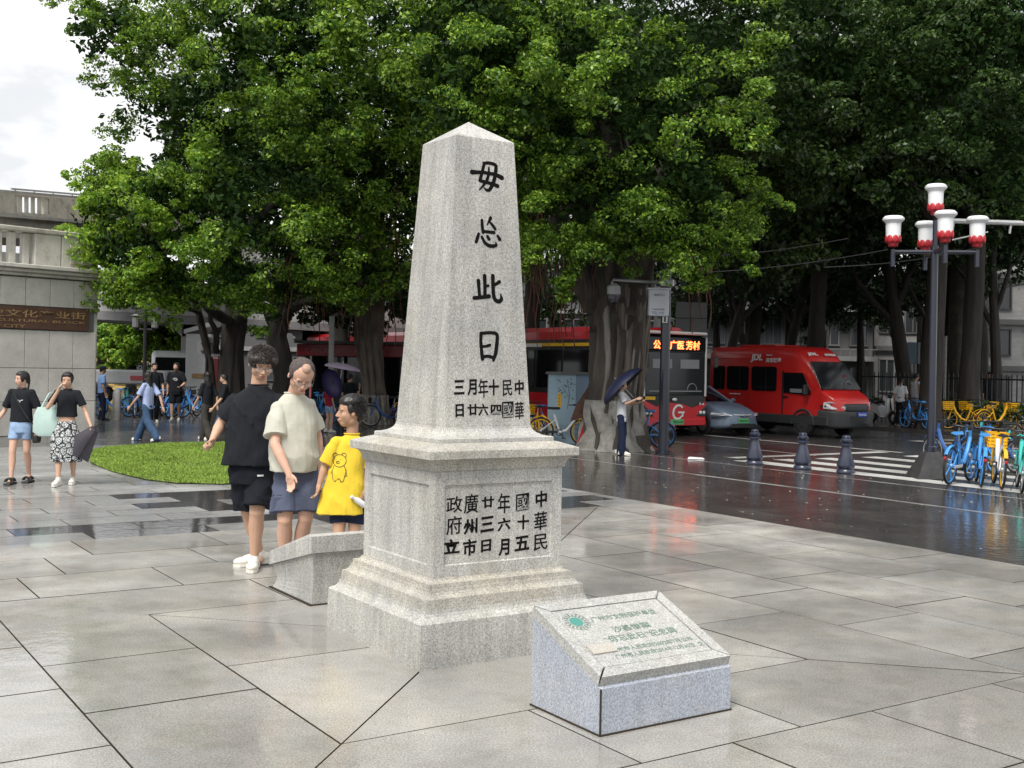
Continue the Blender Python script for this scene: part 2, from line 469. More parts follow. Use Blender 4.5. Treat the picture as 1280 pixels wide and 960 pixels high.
# grey paving with black tiles beyond the platform
M_greytile = mat('x')
del MATS['x']
walk = flat('walkway_paving', [AB(-12, 4.9)[:2], AB(5.78, 4.9)[:2], AB(5.78, 34)[:2], AB(-12, 34)[:2]], -0.0065, M_bed, kind='structure')
walk2 = flat('walkway_far_paving', [AB(-12, 11.6)[:2], AB(5.78, 11.6)[:2], AB(5.78, 16.8)[:2], AB(-12, 16.8)[:2]], -0.004, M_slab2, kind='structure')
far1 = flat('plaza_far_paving', [AB(-14, 16.8)[:2], AB(5.78, 16.8)[:2], AB(5.78, 40)[:2], AB(-30, 60)[:2]], -0.002, M_far, kind='structure')
nrow = 0; b_ = 4.9
while b_ < 11.6:
    dark_row = (4.93 < b_ + 0.25 < 5.95)
    h_ = 0.5
    w_ = 1.2 if dark_row else 1.0
    a_ = -7.03 + (0.6 if nrow % 2 else 0)
    while a_ < 5.6:
        q = [(a_, b_), (min(a_ + w_, 5.76), b_), (min(a_ + w_, 5.76), b_ + h_), (a_, b_ + h_)]
        ca, cb = a_ + w_ / 2, b_ + h_ / 2
        dark = (4.9 < cb < 5.9 and -1.1 < ca < 5.5) or (6.5 < cb < 8.4 and 0.35 < ca < 5.6) or (6.3 < cb < 7.3 and -4.6 < ca < -2.4)
        if dark and random.random() < 0.10: dark = False
        if in_view(q, 300) and not all(in_poly(x, y, GR) for x, y in q): slab(walk, q, M_slabd if dark else M_slab2, gap=0.004, z=-0.002, th=0.02, name='paving_tile', cham=0.002)
        a_ += w_
    b_ += h_; nrow += 1

# promenade: dark wet strips along the road, a pale kerb line, then asphalt
prom = flat('promenade_paving', [AB(5.76, -10)[:2], AB(11.25, -10)[:2], AB(11.25, 40)[:2], AB(5.76, 40)[:2]], -0.007, M_bed, kind='structure')
ai = 5.78; col = 0
for w_ in (0.62, 0.62, 0.62, 0.62, 0.62, 0.12, 0.9, 0.9, 0.10, 0.36):
    b_ = -2.6 + (col % 2) * 0.6; L = 1.25 if w_ > 0.2 else 1.6
    while b_ < 15:
        q = [(ai, b_), (ai + w_, b_), (ai + w_, b_ + L), (ai, b_ + L)]
        if in_view(q, 200): slab(prom, q, M_slab2 if w_ < 0.2 else M_prom, gap=0.003, z=-0.001 if w_ < 0.2 else -0.003, th=0.014, name='kerb_stone' if w_ < 0.2 else 'paving_stone', cham=0.002)
        b_ += L
    ai += w_; col += 1
flat('pavement', [AB(5.78, 15)[:2], AB(11.24, 15)[:2], AB(11.24, 60)[:2], AB(5.78, 60)[:2]], -0.003, M_prom, kind='structure')
flat('road', [AB(11.25, -30)[:2], AB(24.0, -30)[:2], AB(24.0, 120)[:2], AB(11.25, 120)[:2]], -0.008, M_asph, kind='structure')
fp = MB(); fp.box((0, 0, 0), (160, 22, 0.14)); o = fp.build('far_pavement', M_far); o.matrix_world = Matrix.Translation(AB(24 + 11, 45, 0.02)) @ Matrix.Rotation(TH + PI / 2, 4, 'Z'); o['kind'] = 'structure'

marks = thing('road_markings', 'white zebra stripes and lane lines painted on the wet road', 'road marking')
marks['kind'] = 'structure'; del marks['category']
def stripe(a0, a1, b0, b1, name='zebra_stripe'):
    flat(name, [AB(a0, b0)[:2], AB(a1, b0)[:2], AB(a1, b1)[:2], AB(a0, b1)[:2]], -0.004, M_paint, marks)
for a_ in (11.55, 12.5, 13.55, 14.75, 15.9): stripe(a_, a_ + 0.46, 1.0, 9.4 - (a_ - 11.5) * 0.1)
for a_ in (20.4, 21.6, 22.9): stripe(a_, a_ + 0.5, 3.0, 12.3)
stripe(11.4, 11.5, 15.0, 40, 'lane_line'); stripe(16.65, 16.77, 9.6, 60, 'lane_line'); stripe(14.1, 14.2, 9.7, 14.5, 'lane_line')
flat('stop_line', [AB(12.0, 9.75)[:2], AB(16.5, 9.75)[:2], AB(16.5, 10.05)[:2], AB(12.0, 10.05)[:2]], -0.0035, M_paint, marks)

# grass
M_grass = mat('short green grass', (0.20, 0.30, 0.05), 0.7, island=0.35, trans=0.0, spec=0.3, nscale=1.3, namt=.25)
M_turf = mat('turf', (0.12, 0.17, 0.03), 0.9, nscale=6, namt=0.35, bump=0.4, bscale=60)
flat('lawn', [AB(a, b)[:2] for a, b in GR], 0.012, M_turf, kind='structure')
n = 60000
aa = rng.uniform(0.6, 5.1, n * 2); bb = rng.uniform(8.8, 16.9, n * 2)
ok = np.array([in_poly(a, b, GR) for a, b in zip(aa, bb)])
aa, bb = aa[ok][:n], bb[ok][:n]; n = len(aa)
base = np.stack([M0.x + U.x * aa + V.x * bb, M0.y + U.y * aa + V.y * bb, np.full(n, 0.012)], 1)
ang = rng.uniform(0, 2 * PI, n); hh = rng.uniform(0.02, 0.045, n) * (0.8 + 0.5 * np.sin(aa * 2.1) * np.sin(bb * 1.7)); wd = rng.uniform(0.006, 0.012, n)
dx = np.stack([np.cos(ang) * wd, np.sin(ang) * wd, np.zeros(n)], 1)
ln = np.stack([rng.normal(0, .018, n), rng.normal(0, .018, n), hh], 1)
vv = np.empty((n * 3, 3)); vv[0::3] = base - dx; vv[1::3] = base + dx; vv[2::3] = base + ln
def tri_mesh(name, vv, k):
    me = bpy.data.meshes.new(name); nf = len(vv) // k
    me.vertices.add(len(vv)); me.vertices.foreach_set('co', vv.astype(np.float32).ravel())
    me.loops.add(nf * k); me.loops.foreach_set('vertex_index', np.arange(nf * k, dtype=np.int32))
    me.polygons.add(nf); me.polygons.foreach_set('loop_start', np.arange(nf, dtype=np.int32) * k)
    me.update(calc_edges=True)
    return me
g = link('grass', tri_mesh('grass', vv, 3), M_grass); tag(g, 'short bright green grass blades of the lawn plot', kind='stuff')

# fallen petals and bits of leaf on the wet stones by the road
M_petal = mat('pale fallen petals', (0.55, 0.52, 0.36), 0.6, island=0.5)
n = 420; aa = rng.uniform(6.0, 13.0, n); bb = rng.uniform(0.5, 14, n); vv = np.empty((n * 3, 3))
c = np.stack([M0.x + U.x * aa + V.x * bb, M0.y + U.y * aa + V.y * bb, np.full(n, 0.006)], 1); ang = rng.uniform(0, 2 * PI, n); s_ = rng.uniform(.008, .024, n)
for k in range(3):
    vv[k::3] = c + np.stack([np.cos(ang + k * 2.2) * s_, np.sin(ang + k * 2.2) * s_, rng.uniform(0, .006, n)], 1)
o = link('fallen_petals', tri_mesh('fallen_petals', vv, 3), M_petal); tag(o, 'pale fallen petals and leaf bits scattered over wet dark paving', kind='stuff')
# ================================================================== THE GRANITE OBELISK
M_gran = granite('pale grey granite', (0.44, 0.44, 0.43), (0.50, 0.49, 0.455), speck=0.34, stain=0.14, streak=.24, rough=0.72)
M_ink = mat('black painted carving', (0.008, 0.008, 0.008), 0.9, spec=.08)
K = 1.0625
mon = thing('obelisk_monument', 'tall tapering granite obelisk on a stepped plinth with black carved characters', 'monument', M0, TH)
def sq(h, z): return [(-h, -h, z), (h, -h, z), (h, h, z), (-h, h, z)]
def level(name, prof, m=M_gran):
    mb = MB(); mb.rings([sq(h * 1.0, z) for h, z in prof]); return mb.build(name, m, mon)
def cove(h0, z0, h1, z1, n=5, conc=True):
    """quarter-hollow between two half-widths"""
    out = []
    for i in range(n + 1):
        t = i / n * PI / 2
        if conc: out.append((h0 + (h1 - h0) * (1 - math.cos(t)), z0 + (z1 - z0) * math.sin(t)))
        else: out.append((h0 + (h1 - h0) * math.sin(t), z0 + (z1 - z0) * (1 - math.cos(t))))
    return out
level('base_block', [(.619, -0.01), (.612, .250), (.600, .262)] + cove(.600, .262, .560, .312, 4, False))
M_lich = granite('lichen-stained granite', (0.44, 0.435, 0.41), (0.46, 0.435, 0.375), speck=0.36, stain=0.28, streak=.20)
level('step_block', [(.553, .313), (.548, .370)] + cove(.545, .374, .508, .418, 4, False) + [(.500, .4185), (.498, .446)] + cove(.490, .447, .458, .470, 3, False), M_lich)
# die with a recessed panel on each face
HD, ZD0, ZD1 = .449, .458, 1.083
die = MB()
pm, pz0, pz1, rec = .070, .535, 1.000, .012
ring = lambda h, z: sq(h, z)
die.rings([sq(HD, ZD0 + .013), sq(HD, pz0)], cap=True)
die.rings([sq(HD, pz1), sq(HD, ZD1)], cap=True)
for i in range(4):
    R = Matrix.Rotation(i * PI / 2, 4, 'Z')
    x0, x1 = -HD, -HD + pm
    for (xa, xb) in ((-HD, -HD + pm), (HD - pm, HD)):
        die.add([R @ Vector(p) for p in ((xa, -HD, pz0), (xb, -HD, pz0), (xb, -HD, pz1), (xa, -HD, pz1))], [(0, 1, 2, 3)])
    a, b = -HD + pm, HD - pm; y, yr = -HD, -HD + rec
    P = [(a, y, pz0), (b, y, pz0), (b, y, pz1), (a, y, pz1), (a + .006, yr, pz0 + .006), (b - .006, yr, pz0 + .006), (b - .006, yr, pz1 - .006), (a + .006, yr, pz1 - .006)]
    die.add([R @ Vector(p) for p in P], [(0, 1, 5, 4), (1, 2, 6, 5), (2, 3, 7, 6), (3, 0, 4, 7), (4, 5, 6, 7)])
die.build('die_block', M_gran, mon)
level('cornice', [(.462, 1.084), (.465, 1.100)] + cove(.466, 1.101, .512, 1.152, 6, True) + [(.523, 1.156), (.523, 1.200), (.519, 1.206), (.430, 1.236), (.412, 1.240)], M_lich)
level('shaft_foot', [(.409, 1.241), (.409, 1.262), (.404, 1.267)] + cove(.402, 1.268, .308, 1.330, 6, False))
level('shaft', [(.3055, 1.331), (.2075, 3.078), (.205, 3.083), (.0, 3.218)])
# little weeds at the foot of the near corner
# ---- characters, cut into the face towards the right of the camera (normal -v)
nF = (-V)
mi_w = mon.matrix_world if False else Matrix.Translation(M0) @ Matrix.Rotation(TH, 4, 'Z')
inv_m = mi_w.inverted()
shaft_n = Vector((0, -1, 0))
def shaft_plane():
    p0 = Vector((0, -.3055, 1.331)); p1 = Vector((0, -.2075, 3.078)); t = (p1 - p0).normalized(); n_ = Vector((1, 0, 0)).cross(t)
    return mi_w @ p0, (mi_w.to_3x3() @ n_), t
sp0, sn, st = shaft_plane()
die_p, die_n = mi_w @ Vector((0, -HD + rec, 0)), nF
def on_shaft(px, py): return inv_m @ ray_plane(px, py, sp0, sn)
def brush(pts, widths, lift):
    """one brush stroke as a low relief with rounded ends; pts in local coordinates on a face"""
    pts = [Vector(p) for p in pts]
    # smooth the polyline
    fine = []; fw = []
    for i in range(len(pts) - 1):
        p0 = pts[max(i - 1, 0)]; p1 = pts[i]; p2 = pts[i + 1]; p3 = pts[min(i + 2, len(pts) - 1)]
        for k in range(5):
            t = k / 5
            fine.append(0.5 * ((2 * p1) + (p2 - p0) * t * .7 + (2 * p0 * .7 - 5 * p1 + 4 * p2 + 0 * p3 - p0 * 0 + (p1 - p2) * 0) * 0) if False else p1.lerp(p2, t))
            fw.append(widths[i] * (1 - t) + widths[i + 1] * t)
    fine.append(pts[-1]); fw.append(widths[-1])
    for _ in range(2):
        fine = [fine[0]] + [(fine[i - 1] + fine[i] * 2 + fine[i + 1]) / 4 for i in range(1, len(fine) - 1)] + [fine[-1]]
    n_ = lift.normalized(); L = []; Rr = []
    for i, p in enumerate(fine):
        t = (fine[min(i + 1, len(fine) - 1)] - fine[max(i - 1, 0)]).normalized(); s = n_.cross(t).normalized()
        L.append(p + s * fw[i] / 2); Rr.append(p - s * fw[i] / 2)
    def endcap(p, t, w, sgn):
        s = n_.cross(t).normalized(); return [p + (s * math.cos(q) * sgn + t * math.sin(q) * 1.0) * w / 2 for q in (PI * .2, PI * .4, PI * .6, PI * .8)]
    t0 = (fine[0] - fine[1]).normalized(); t1 = (fine[-1] - fine[-2]).normalized()
    poly_top = L + endcap(fine[-1], t1, fw[-1], 1) + Rr[::-1] + endcap(fine[0], t0, fw[0], 1)
    m_ = len(fine)
    mb = MB()
    # top as strip + fans
    vs_ = [p + lift for p in poly_top]; N_ = len(vs_); fs = []
    for i in range(m_ - 1): fs.append((i, i + 1, m_ + 4 + (m_ - 2 - i), m_ + 4 + (m_ - 1 - i)))
    fs.append(tuple(range(m_ - 1, m_ + 5))); fs.append(tuple(list(range(2 * m_ + 3, N_)) + [0]))
    low = [p - lift * 0.5 for p in poly_top]
    mb.add(vs_ + low, fs + [(i, (i + 1) % N_, N_ + (i + 1) % N_, N_ + i) for i in range(N_)])
    return mb
def big_char(strokes, ox, oy, sc):
    mb = MB(); li = inv_m.to_3x3() @ sn * 0.0016
    for j, (pts, ws) in enumerate(strokes):
        P = [on_shaft(ox + x / sc, oy + y / sc) for x, y in pts]
        depth = (mi_w @ P[0]).y
        w = [q / sc * depth / F * 1.25 for q in ws]
        mb.merge(brush(P, w, li * (1 + 0.05 * j)))
    o = mb.build('carved_character', M_ink, mon); return o
big_char([([(205, 172), (250, 174), (295, 174), (345, 182), (405, 192), (462, 222)], [34, 26, 24, 24, 26, 34]),
          ([(310, 95), (298, 150), (285, 200), (272, 245)], [22, 24, 24, 24]),
          ([(272, 245), (335, 262), (385, 274), (424, 292)], [24, 24, 24, 30]),
          ([(306, 97), (345, 92), (395, 104), (412, 120), (408, 170), (398, 230), (380, 285), (352, 330), (325, 326), (308, 306)], [22, 22, 24, 28, 28, 28, 28, 24, 18, 8]),
          ([(350, 132), (349, 190), (332, 245), (300, 290), (268, 324)], [12, 22, 22, 16, 8])], 560, 190, 6.857)
big_char([([(290, 585), (293, 640), (300, 688)], [22, 24, 24]), ([(302, 680), (350, 686), (394, 690)], [22, 22, 24]),
          ([(364, 566), (352, 592), (335, 624)], [26, 18, 8]), ([(354, 596), (380, 626), (404, 660)], [14, 22, 22]),
          ([(262, 702), (252, 735), (240, 772)], [22, 26, 22]),
          ([(290, 728), (312, 775), (345, 802), (385, 808), (415, 800), (408, 775)], [20, 24, 26, 26, 22, 8]),
          ([(338, 724), (350, 745)], [22, 26]), ([(424, 718), (442, 748)], [18, 26])], 560, 190, 6.857)
big_char([([(265, 96), (268, 140), (272, 188)], [20, 17, 17]), ([(300, 68), (302, 120), (302, 184)], [20, 18, 18]),
          ([(240, 194), (285, 190), (326, 184)], [18, 18, 20]), ([(302, 128), (322, 124)], [14, 12]),
          ([(347, 68), (348, 130), (352, 190), (366, 212), (388, 214), (398, 200), (392, 174)], [20, 19, 19, 19, 19, 17, 7]),
          ([(352, 122), (370, 112), (384, 102)], [14, 15, 18])], 540, 330, 4.571)
big_char([([(280, 396), (278, 440), (282, 490), (288, 542)], [17, 17, 17, 18]),
          ([(282, 396), (325, 392), (360, 394), (374, 406), (370, 460), (364, 510), (350, 550)], [15, 15, 16, 18, 19, 19, 14]),
          ([(284, 472), (308, 470), (330, 463)], [13, 13, 14]), ([(288, 530), (320, 526), (350, 534)], [15, 15, 16])], 540, 330, 4.571)
def small_char(ch, px, py, hpx, face, bold=0.028, wpx=None):
    if ch in '國廣華政府民年': bold = 0.006
    if face == 'shaft': p = on_shaft(px, py); up = st; n_ = inv_m.to_3x3() @ sn
    else: p = inv_m @ ray_plane(px, py, die_p, die_n); up = Vector((0, 0, 1)); n_ = Vector((0, -1, 0))
    dpt = (mi_w @ p).y
    mb = MB(); hgt = hpx * dpt / F; ex = Vector((1, 0, 0))
    wdt = (wpx or hpx) * dpt / F / 0.82
    text_on(mb, ch, p + n_ * 0.0008, ex, up, height=hgt, width=wdt if ch not in '十三' else wdt * .95, bold=bold, extrude=0.01, depth=0.0012)
    # a touch of brush slant, so it does not read as print
    c0 = p; out = []
    sl = random.uniform(.02, .09); rot = random.uniform(-.03, .03)
    for q in mb.v:
        d = Vector(q) - c0; x = d.dot(ex); z = d.dot(up); k = d.dot(n_)
        x2 = x + z * .0; z2 = z + x * (sl + rot)
        out.append(c0 + ex * x2 + up * z2 + n_ * k)
    mb.v = [tuple(q) for q in out]
    mb.build('carved_character', M_ink, mon)
for ch, x, y, h_, w in (('三', 574, 484, 18, 13), ('月', 590, 484, 20, 11), ('年', 604, 485, 24, 12), ('十', 617, 484, 20, 13), ('民', 634, 485, 20, 12), ('中', 649, 484, 18, 11),
                        ('日', 574.5, 513, 16, 10), ('廿', 591, 512, 14, 13), ('六', 604, 512, 15, 12), ('四', 620, 512, 12, 13), ('國', 634.7, 512, 20, 14), ('華', 649, 513, 22, 11)):
    small_char(ch, x, y, h_, 'shaft', wpx=w)
for ch, x, y, h_, w in (('政', 568, 630.6, 20, 19), ('廣', 588.7, 629.4, 24, 17), ('廿', 610, 627.5, 14, 15), ('年', 630, 629, 25, 15), ('國', 653, 627.5, 21, 16), ('中', 676.5, 623.7, 20, 14),
                        ('府', 567.5, 656.5, 23, 18), ('州', 588, 658, 19, 17), ('三', 609, 655, 19, 17), ('六', 630, 655, 16, 16), ('十', 654, 652.5, 18, 15), ('華', 675.6, 651, 23, 16),
                        ('立', 564, 683, 18, 20), ('市', 587, 684, 21, 16), ('日', 607.5, 682, 15, 12), ('月', 630, 684, 21, 13), ('五', 652.5, 679, 18, 18), ('民', 675.6, 677.5, 20, 17)):
    small_char(ch, x, y, h_, 'die', wpx=w)

# ================================================================== SLOPING PLAQUE STONE IN FRONT
M_blue = granite('bluish grey granite', (0.345, 0.38, 0.455), (0.40, 0.42, 0.46), speck=0.30, streak=.12, rough=0.75)
M_pale = granite('flamed pale granite', (0.39, 0.395, 0.385), (0.44, 0.44, 0.42), speck=0.32, streak=.14, rough=0.75)
M_green = mat('worn green paint', (0.05, 0.12, 0.09), 0.8, nscale=45, namt=0.5, color2=(0.22, 0.27, 0.24))
M_teal = mat('teal paint', (0.06, 0.25, 0.21), 0.5)
PX = G(750, 921)
plq = thing('inscribed_plaque_stone', 'low wedge-shaped granite plaque with green lettering, in front of the obelisk', 'plaque', PX, TH)
WU, DV, ZF, ZB = .82, .56, .272, .500       # width along u, depth along v, front and back height
body = MB()
body.rings([[(0, 0, 0), (WU, 0, 0), (WU, DV, 0), (0, DV, 0)], [(0, 0, ZF - .055), (WU, 0, ZF - .055), (WU, DV, ZB - .055), (0, DV, ZB - .055)]])
body.build('body_block', M_blue, plq)
joint = MB(); joint.box((0.0, 0.0, .11), (0.007, 0.007, .215)); joint.build('corner_joint', M_bed, plq)
kb = MB(); kb.box((WU / 2, DV / 2, 0.004), (WU + .012, DV + .012, 0.008)); kb.build('mortar_bed', M_bed, plq)
# the frame: four mitred strips round an inset tablet
sl = Vector((0, DV, ZB - ZF)).normalized(); nr = Vector((1, 0, 0)).cross(sl)
LS = math.hypot(DV, ZB - ZF)
def slope(x, s, d=0.0): return Vector((x, 0, ZF)) + sl * s + nr * d
fw = .065
def strip(poly):
    mb = MB(); a = [slope(x, s, -.050) for x, s in poly]; cx_ = sum(p[0] for p in poly) / 4; cs_ = sum(p[1] for p in poly) / 4
    t = [slope(x + (cx_ - x) * .012, s + (cs_ - s) * .02, 0) for x, s in poly]; mb.rings([a, t]); mb.build('frame_strip', M_pale, plq)
g_ = .0015
strip([(0, 0), (WU, 0), (WU - fw, fw), (fw, fw)])
strip([(0, g_ * 2), (fw - g_, fw + g_), (fw - g_, LS - fw), (0, LS - g_ * 2)])
strip([(WU, g_ * 2), (WU, LS - g_ * 2), (WU - fw + g_, LS - fw), (WU - fw + g_, fw + g_)])
strip([(g_, LS), (fw, LS - fw + g_), (WU - fw, LS - fw + g_), (WU - g_, LS)])
tb = MB(); tb.rings([[slope(x, s, -.045) for x, s in ((fw + .005, fw + .006), (WU - fw - .005, fw + .006), (WU - fw - .005, LS - fw - .002), (fw + .005, LS - fw - .002))],
                     [slope(x, s, -.004) for x, s in ((fw + .005, fw + .006), (WU - fw - .005, fw + .006), (WU - fw - .005, LS - fw - .002), (fw + .005, LS - fw - .002))]])
tablet = tb.build('tablet', M_pale, plq)
def tline(s_, x, s, h_, w=None, m=M_green, bold=.008):
    mb = MB(); text_on(mb, s_, slope(x, s, -.0038), (1, 0, 0), sl, height=h_, width=w, bold=bold, extrude=0.01, depth=0.0012); mb.build('inscription', m, tablet)
tline('广州市文物保护单位', .455, LS - fw - .105, .042, .42)
tline('沙基惨案', .43, LS - fw - .205, .050, .24)
tline('“毋忘此日”纪念碑', .44, LS - fw - .275, .052, .46)
tline('广州市人民政府2002年7月公布', .45, LS - fw - .360, .034, .52, bold=.004)
tline('广州市人民政府2014年12月30日  立', .46, LS - fw - .410, .034, .56, bold=.004)
em = MB()
ec = (0.155, LS - fw - .105)
em.rings([[slope(ec[0] + .036 * math.cos(q * PI / 12), ec[1] + .036 * math.sin(q * PI / 12), -.0040) for q in range(24)], [slope(ec[0] + .036 * math.cos(q * PI / 12), ec[1] + .036 * math.sin(q * PI / 12), -.0025) for q in range(24)]])
em.build('emblem_disc', M_teal, tablet)
er = MB()
for i in range(18):
    a = i * PI / 9; r_ = .056
    c_ = slope(ec[0] + r_ * math.cos(a), ec[1] + r_ * math.sin(a), -.0035); t_ = (Vector((1, 0, 0)) * math.cos(a) + sl * math.sin(a)); b_ = nr.cross(t_)
    L_ = .012 + .006 * (i % 2)
    er.rings([[c_ + t_ * x + b_ * y for x, y in ((-L_ / 2, -.003), (L_ / 2, -.006), (L_ / 2, .006), (-L_ / 2, .003))], [c_ + nr * .0012 + t_ * x + b_ * y for x, y in ((-L_ / 2, -.003), (L_ / 2, -.006), (L_ / 2, .006), (-L_ / 2, .003))]])
for r_ in (.044, .070):
    n_ = 48
    for i in range(n_):
        a, a2 = 2 * PI * i / n_, 2 * PI * (i + 1) / n_
        if r_ > .06 and (i % 12) > 8 and a < PI: continue
        er.quad(*[slope(ec[0] + rr * math.cos(q), ec[1] + rr * math.sin(q), -.0028) for rr, q in ((r_, a), (r_ + .0025, a), (r_ + .0025, a2), (r_, a2))])
er.build('emblem_ring', M_green, tablet)
pc = MB()
pc.rings([[slope(x, s, -.004) for x, s in ((fw + .01, .165), (.22, .165), (.22, .235), (fw + .01, .235))], [slope(x, s, .004) for x, s in ((fw + .01, .165), (.22, .165), (.22, .235), (fw + .01, .235))]])
pc.build('stone_patch', M_slab if False else granite('smooth beige patch', (.42, .40, .36), (.46, .44, .40), speck=.1), tablet)

# ================================================================== ITS TWIN BEHIND, FACING AWAY
P0 = G(389.5, 757)
tw = thing('coved_plaque_stone', 'granite plaque stone with hollowed sides, behind and left of the obelisk, sloping away', 'plaque', P0, TH)
DV2, ZN, ZFa = .74, .49, .275
def sec(x, z): return x, z
bb_ = MB(); rs = []
nz_ = 8
for i in range(nz_ + 1):
    t = i / nz_; ins = .055 * math.sin(PI * t)           # hollow
    zn = (ZN - .125) * t; zf = (ZFa - .105) * t
    rs.append([(0 + ins * .35, 0 + ins * .35, zn), (1.0, 0 + ins * .35, zn), (1.0, DV2 - ins, zf), (0 + ins * .35, DV2 - ins, zf)])
bb_.rings(rs); bb_.build('body_block', M_gran, tw, smooth=False)
cp = MB(); e_ = .016
cp.rings([[(-e_, -e_, ZN - .124), (1.0, -e_, ZN - .124), (1.0, DV2 + e_, ZFa - .104), (-e_, DV2 + e_, ZFa - .104)],
          [(-e_, -e_, ZN - .008), (1.0, -e_, ZN - .008), (1.0, DV2 + e_, ZFa - .006), (-e_, DV2 + e_, ZFa - .006)],
          [(-e_ + .008, .05, ZN), (1.0, .05, ZN), (1.0, DV2 + e_ - .008, ZFa), (-e_ + .008, DV2 + e_ - .008, ZFa)]])
cp.build('cap_slab', M_gran, tw)
mb_ = MB(); mb_.box((.49, DV2 / 2, .003), (1.02, DV2 + .03, .010)); mb_.build('mortar_bed', M_bed, tw)
# ================================================================== BRIDGE ABUTMENT, FLYOVER, BUILDINGS
M_wall = granite('pale stone cladding', (0.68, 0.665, 0.62), (0.73, 0.71, 0.66), speck=0.10, stain=0.18, objrand=0.04, rough=0.75)
M_stone = granite('weathered grey stone', (0.47, 0.45, 0.41), (0.55, 0.52, 0.46), speck=0.15, stain=0.75, rough=0.85)
M_stonep = granite('pale weathered balustrade stone', (0.64, 0.62, 0.575), (0.69, 0.665, 0.61), speck=0.12, stain=0.45, rough=0.8)
M_bronze = mat('dark bronze plate', (0.12, 0.065, 0.045), 0.5, nscale=3, namt=0.25, metal=0.2)
M_gold = mat('worn gold letters', (0.42, 0.27, 0.13), 0.45, metal=0.3, nscale=8, namt=0.4)
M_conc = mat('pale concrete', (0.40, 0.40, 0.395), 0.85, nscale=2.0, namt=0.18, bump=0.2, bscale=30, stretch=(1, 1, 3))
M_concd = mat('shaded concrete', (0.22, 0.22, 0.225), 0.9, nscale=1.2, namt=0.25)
# wall line: from the left edge of the picture to its right-hand corner
wl0 = G(0, 545.5); wl1 = G(117, 541)
wd = (wl1 - wl0).normalized(); wang = math.atan2(wd.y, wd.x)
Lw = (wl1 - wl0).length + 4.0
ab0 = wl1 - wd * Lw                                # starts outside the frame
abut = thing('bridge_abutment', 'pale stone-clad abutment wall with balustrade, cornice and long bronze plate', 'wall', ab0, wang)
ztop = W(117, 352, wl1.y).z                         # underside of cornice
zc = W(117, 341, wl1.y).z
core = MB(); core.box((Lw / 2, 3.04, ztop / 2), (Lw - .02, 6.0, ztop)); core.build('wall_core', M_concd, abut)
def yl(px, py): return (W(px, py, wl1.y).z)
zrow = [0, .85, 1.70, yl(117, 422), yl(117, 388), ztop - .02]
zrow = [0, .72, 1.44, yl(117, 415.5), yl(117, 387), ztop - .02]
for r in range(len(zrow) - 1):
    if r == 3: continue
    nx = 11; wd_ = Lw / nx; off = 0
    for i in range(nx):
        x0 = i * wd_; x1 = x0 + wd_
        mb = MB(); mb.box(((x0 + x1) / 2, 0.0, (zrow[r] + zrow[r + 1]) / 2), (x1 - x0 - .012, .06, zrow[r + 1] - zrow[r] - .012), bevel=.004)
        mb.build('cladding_panel', M_wall, abut)
# return face (end wall)
for r in range(len(zrow) - 1):
    for i in range(4):
        mb = MB(); mb.box((Lw + .012, .75 + i * 1.5, (zrow[r] + zrow[r + 1]) / 2), (.06, 1.488, zrow[r + 1] - zrow[r] - .012), bevel=.004)
        mb.build('cladding_panel', M_wall, abut)
bp_ = MB(); bp_.box((Lw / 2 - .15, -.035, (zrow[3] + zrow[4]) / 2), (Lw - .12, .07, zrow[4] - zrow[3] - .03), bevel=.008)
bplate = bp_.build('bronze_plate', M_bronze, abut)
zt = zrow[4]; hpl = zrow[4] - zrow[3]
for s_, xr, zz, hh_, ww in (('历史文化产业街', Lw - .30, zt - .165, .16, 2.6), ('沙基路人民桥', Lw - 3.3, zt - .165, .16, 2.4)):
    mb = MB(); text_on(mb, s_, (xr - ww / 2, -.072, zz), (1, 0, 0), (0, 0, 1), height=hh_, width=ww, bold=.005, extrude=.01, depth=.012); mb.build('gilt_lettering', M_gold, bplate)
for s_, xr, zz, hh_, ww in (('SHAJI ROAD HISTORIC AND CULTURAL BLOCK', Lw - .3, zt - .325, .075, 5.2), ('THE PEOPLES BRIDGE GUANGZHOU CITY', Lw - 1.7, zt - .44, .07, 4.2)):
    mb = MB(); text_on(mb, s_, (xr - ww / 2, -.072, zz), (1, 0, 0), (0, 0, 1), height=hh_, width=ww, bold=.003, extrude=.01, depth=.008); mb.build('gilt_lettering', M_gold, bplate)
cn = MB()
for (z0, z1, out) in ((ztop, ztop + .07, .10), (ztop + .07, ztop + .15, .20), (ztop + .15, ztop + .24, .30)):
    cn.box((Lw / 2 + out / 2 + .02, 3.0 - out / 2, (z0 + z1) / 2), (Lw + out, 6.1 + out, z1 - z0 - .004), bevel=.012)
cn.build('cornice', M_stonep, abut)
zb = ztop + .245; zr1 = W(117, 300, wl1.y).z
# balustrade: piers, balusters and a coping
def pier(x, w, name='balustrade_pier', cap_=True):
    mb = MB(); mb.box((x, .12, (zb + zr1) / 2), (w, .34, zr1 - zb), bevel=.012)
    o = mb.build(name, M_stonep, abut)
    return o
endp = pier(Lw - .45, .86)
pan = MB(); pan.box((Lw - .40, -.060, (zb + zr1) / 2 + .01), (.56, .02, (zr1 - zb) * .74)); pan.build('carved_panel', M_stonep, endp)
fl = MB(); cpx, cpz = Lw - .40, (zb + zr1) / 2
fl.tube([(cpx, -.075, cpz - .25), (cpx + .02, -.078, cpz - .05), (cpx - .05, -.078, cpz + .1)], .012, 5)
for (dx_, dz_, r_) in ((-.12, .10, .05), (.10, .14, .055), (-.02, .2, .045), (.13, -.02, .04), (-.09, -.08, .035)): fl.ell((cpx + dx_, -.072, cpz + dz_), (r_, .012, r_ * .8), nu=8, nv=5)
fl.build('flower_relief', M_stone, endp)
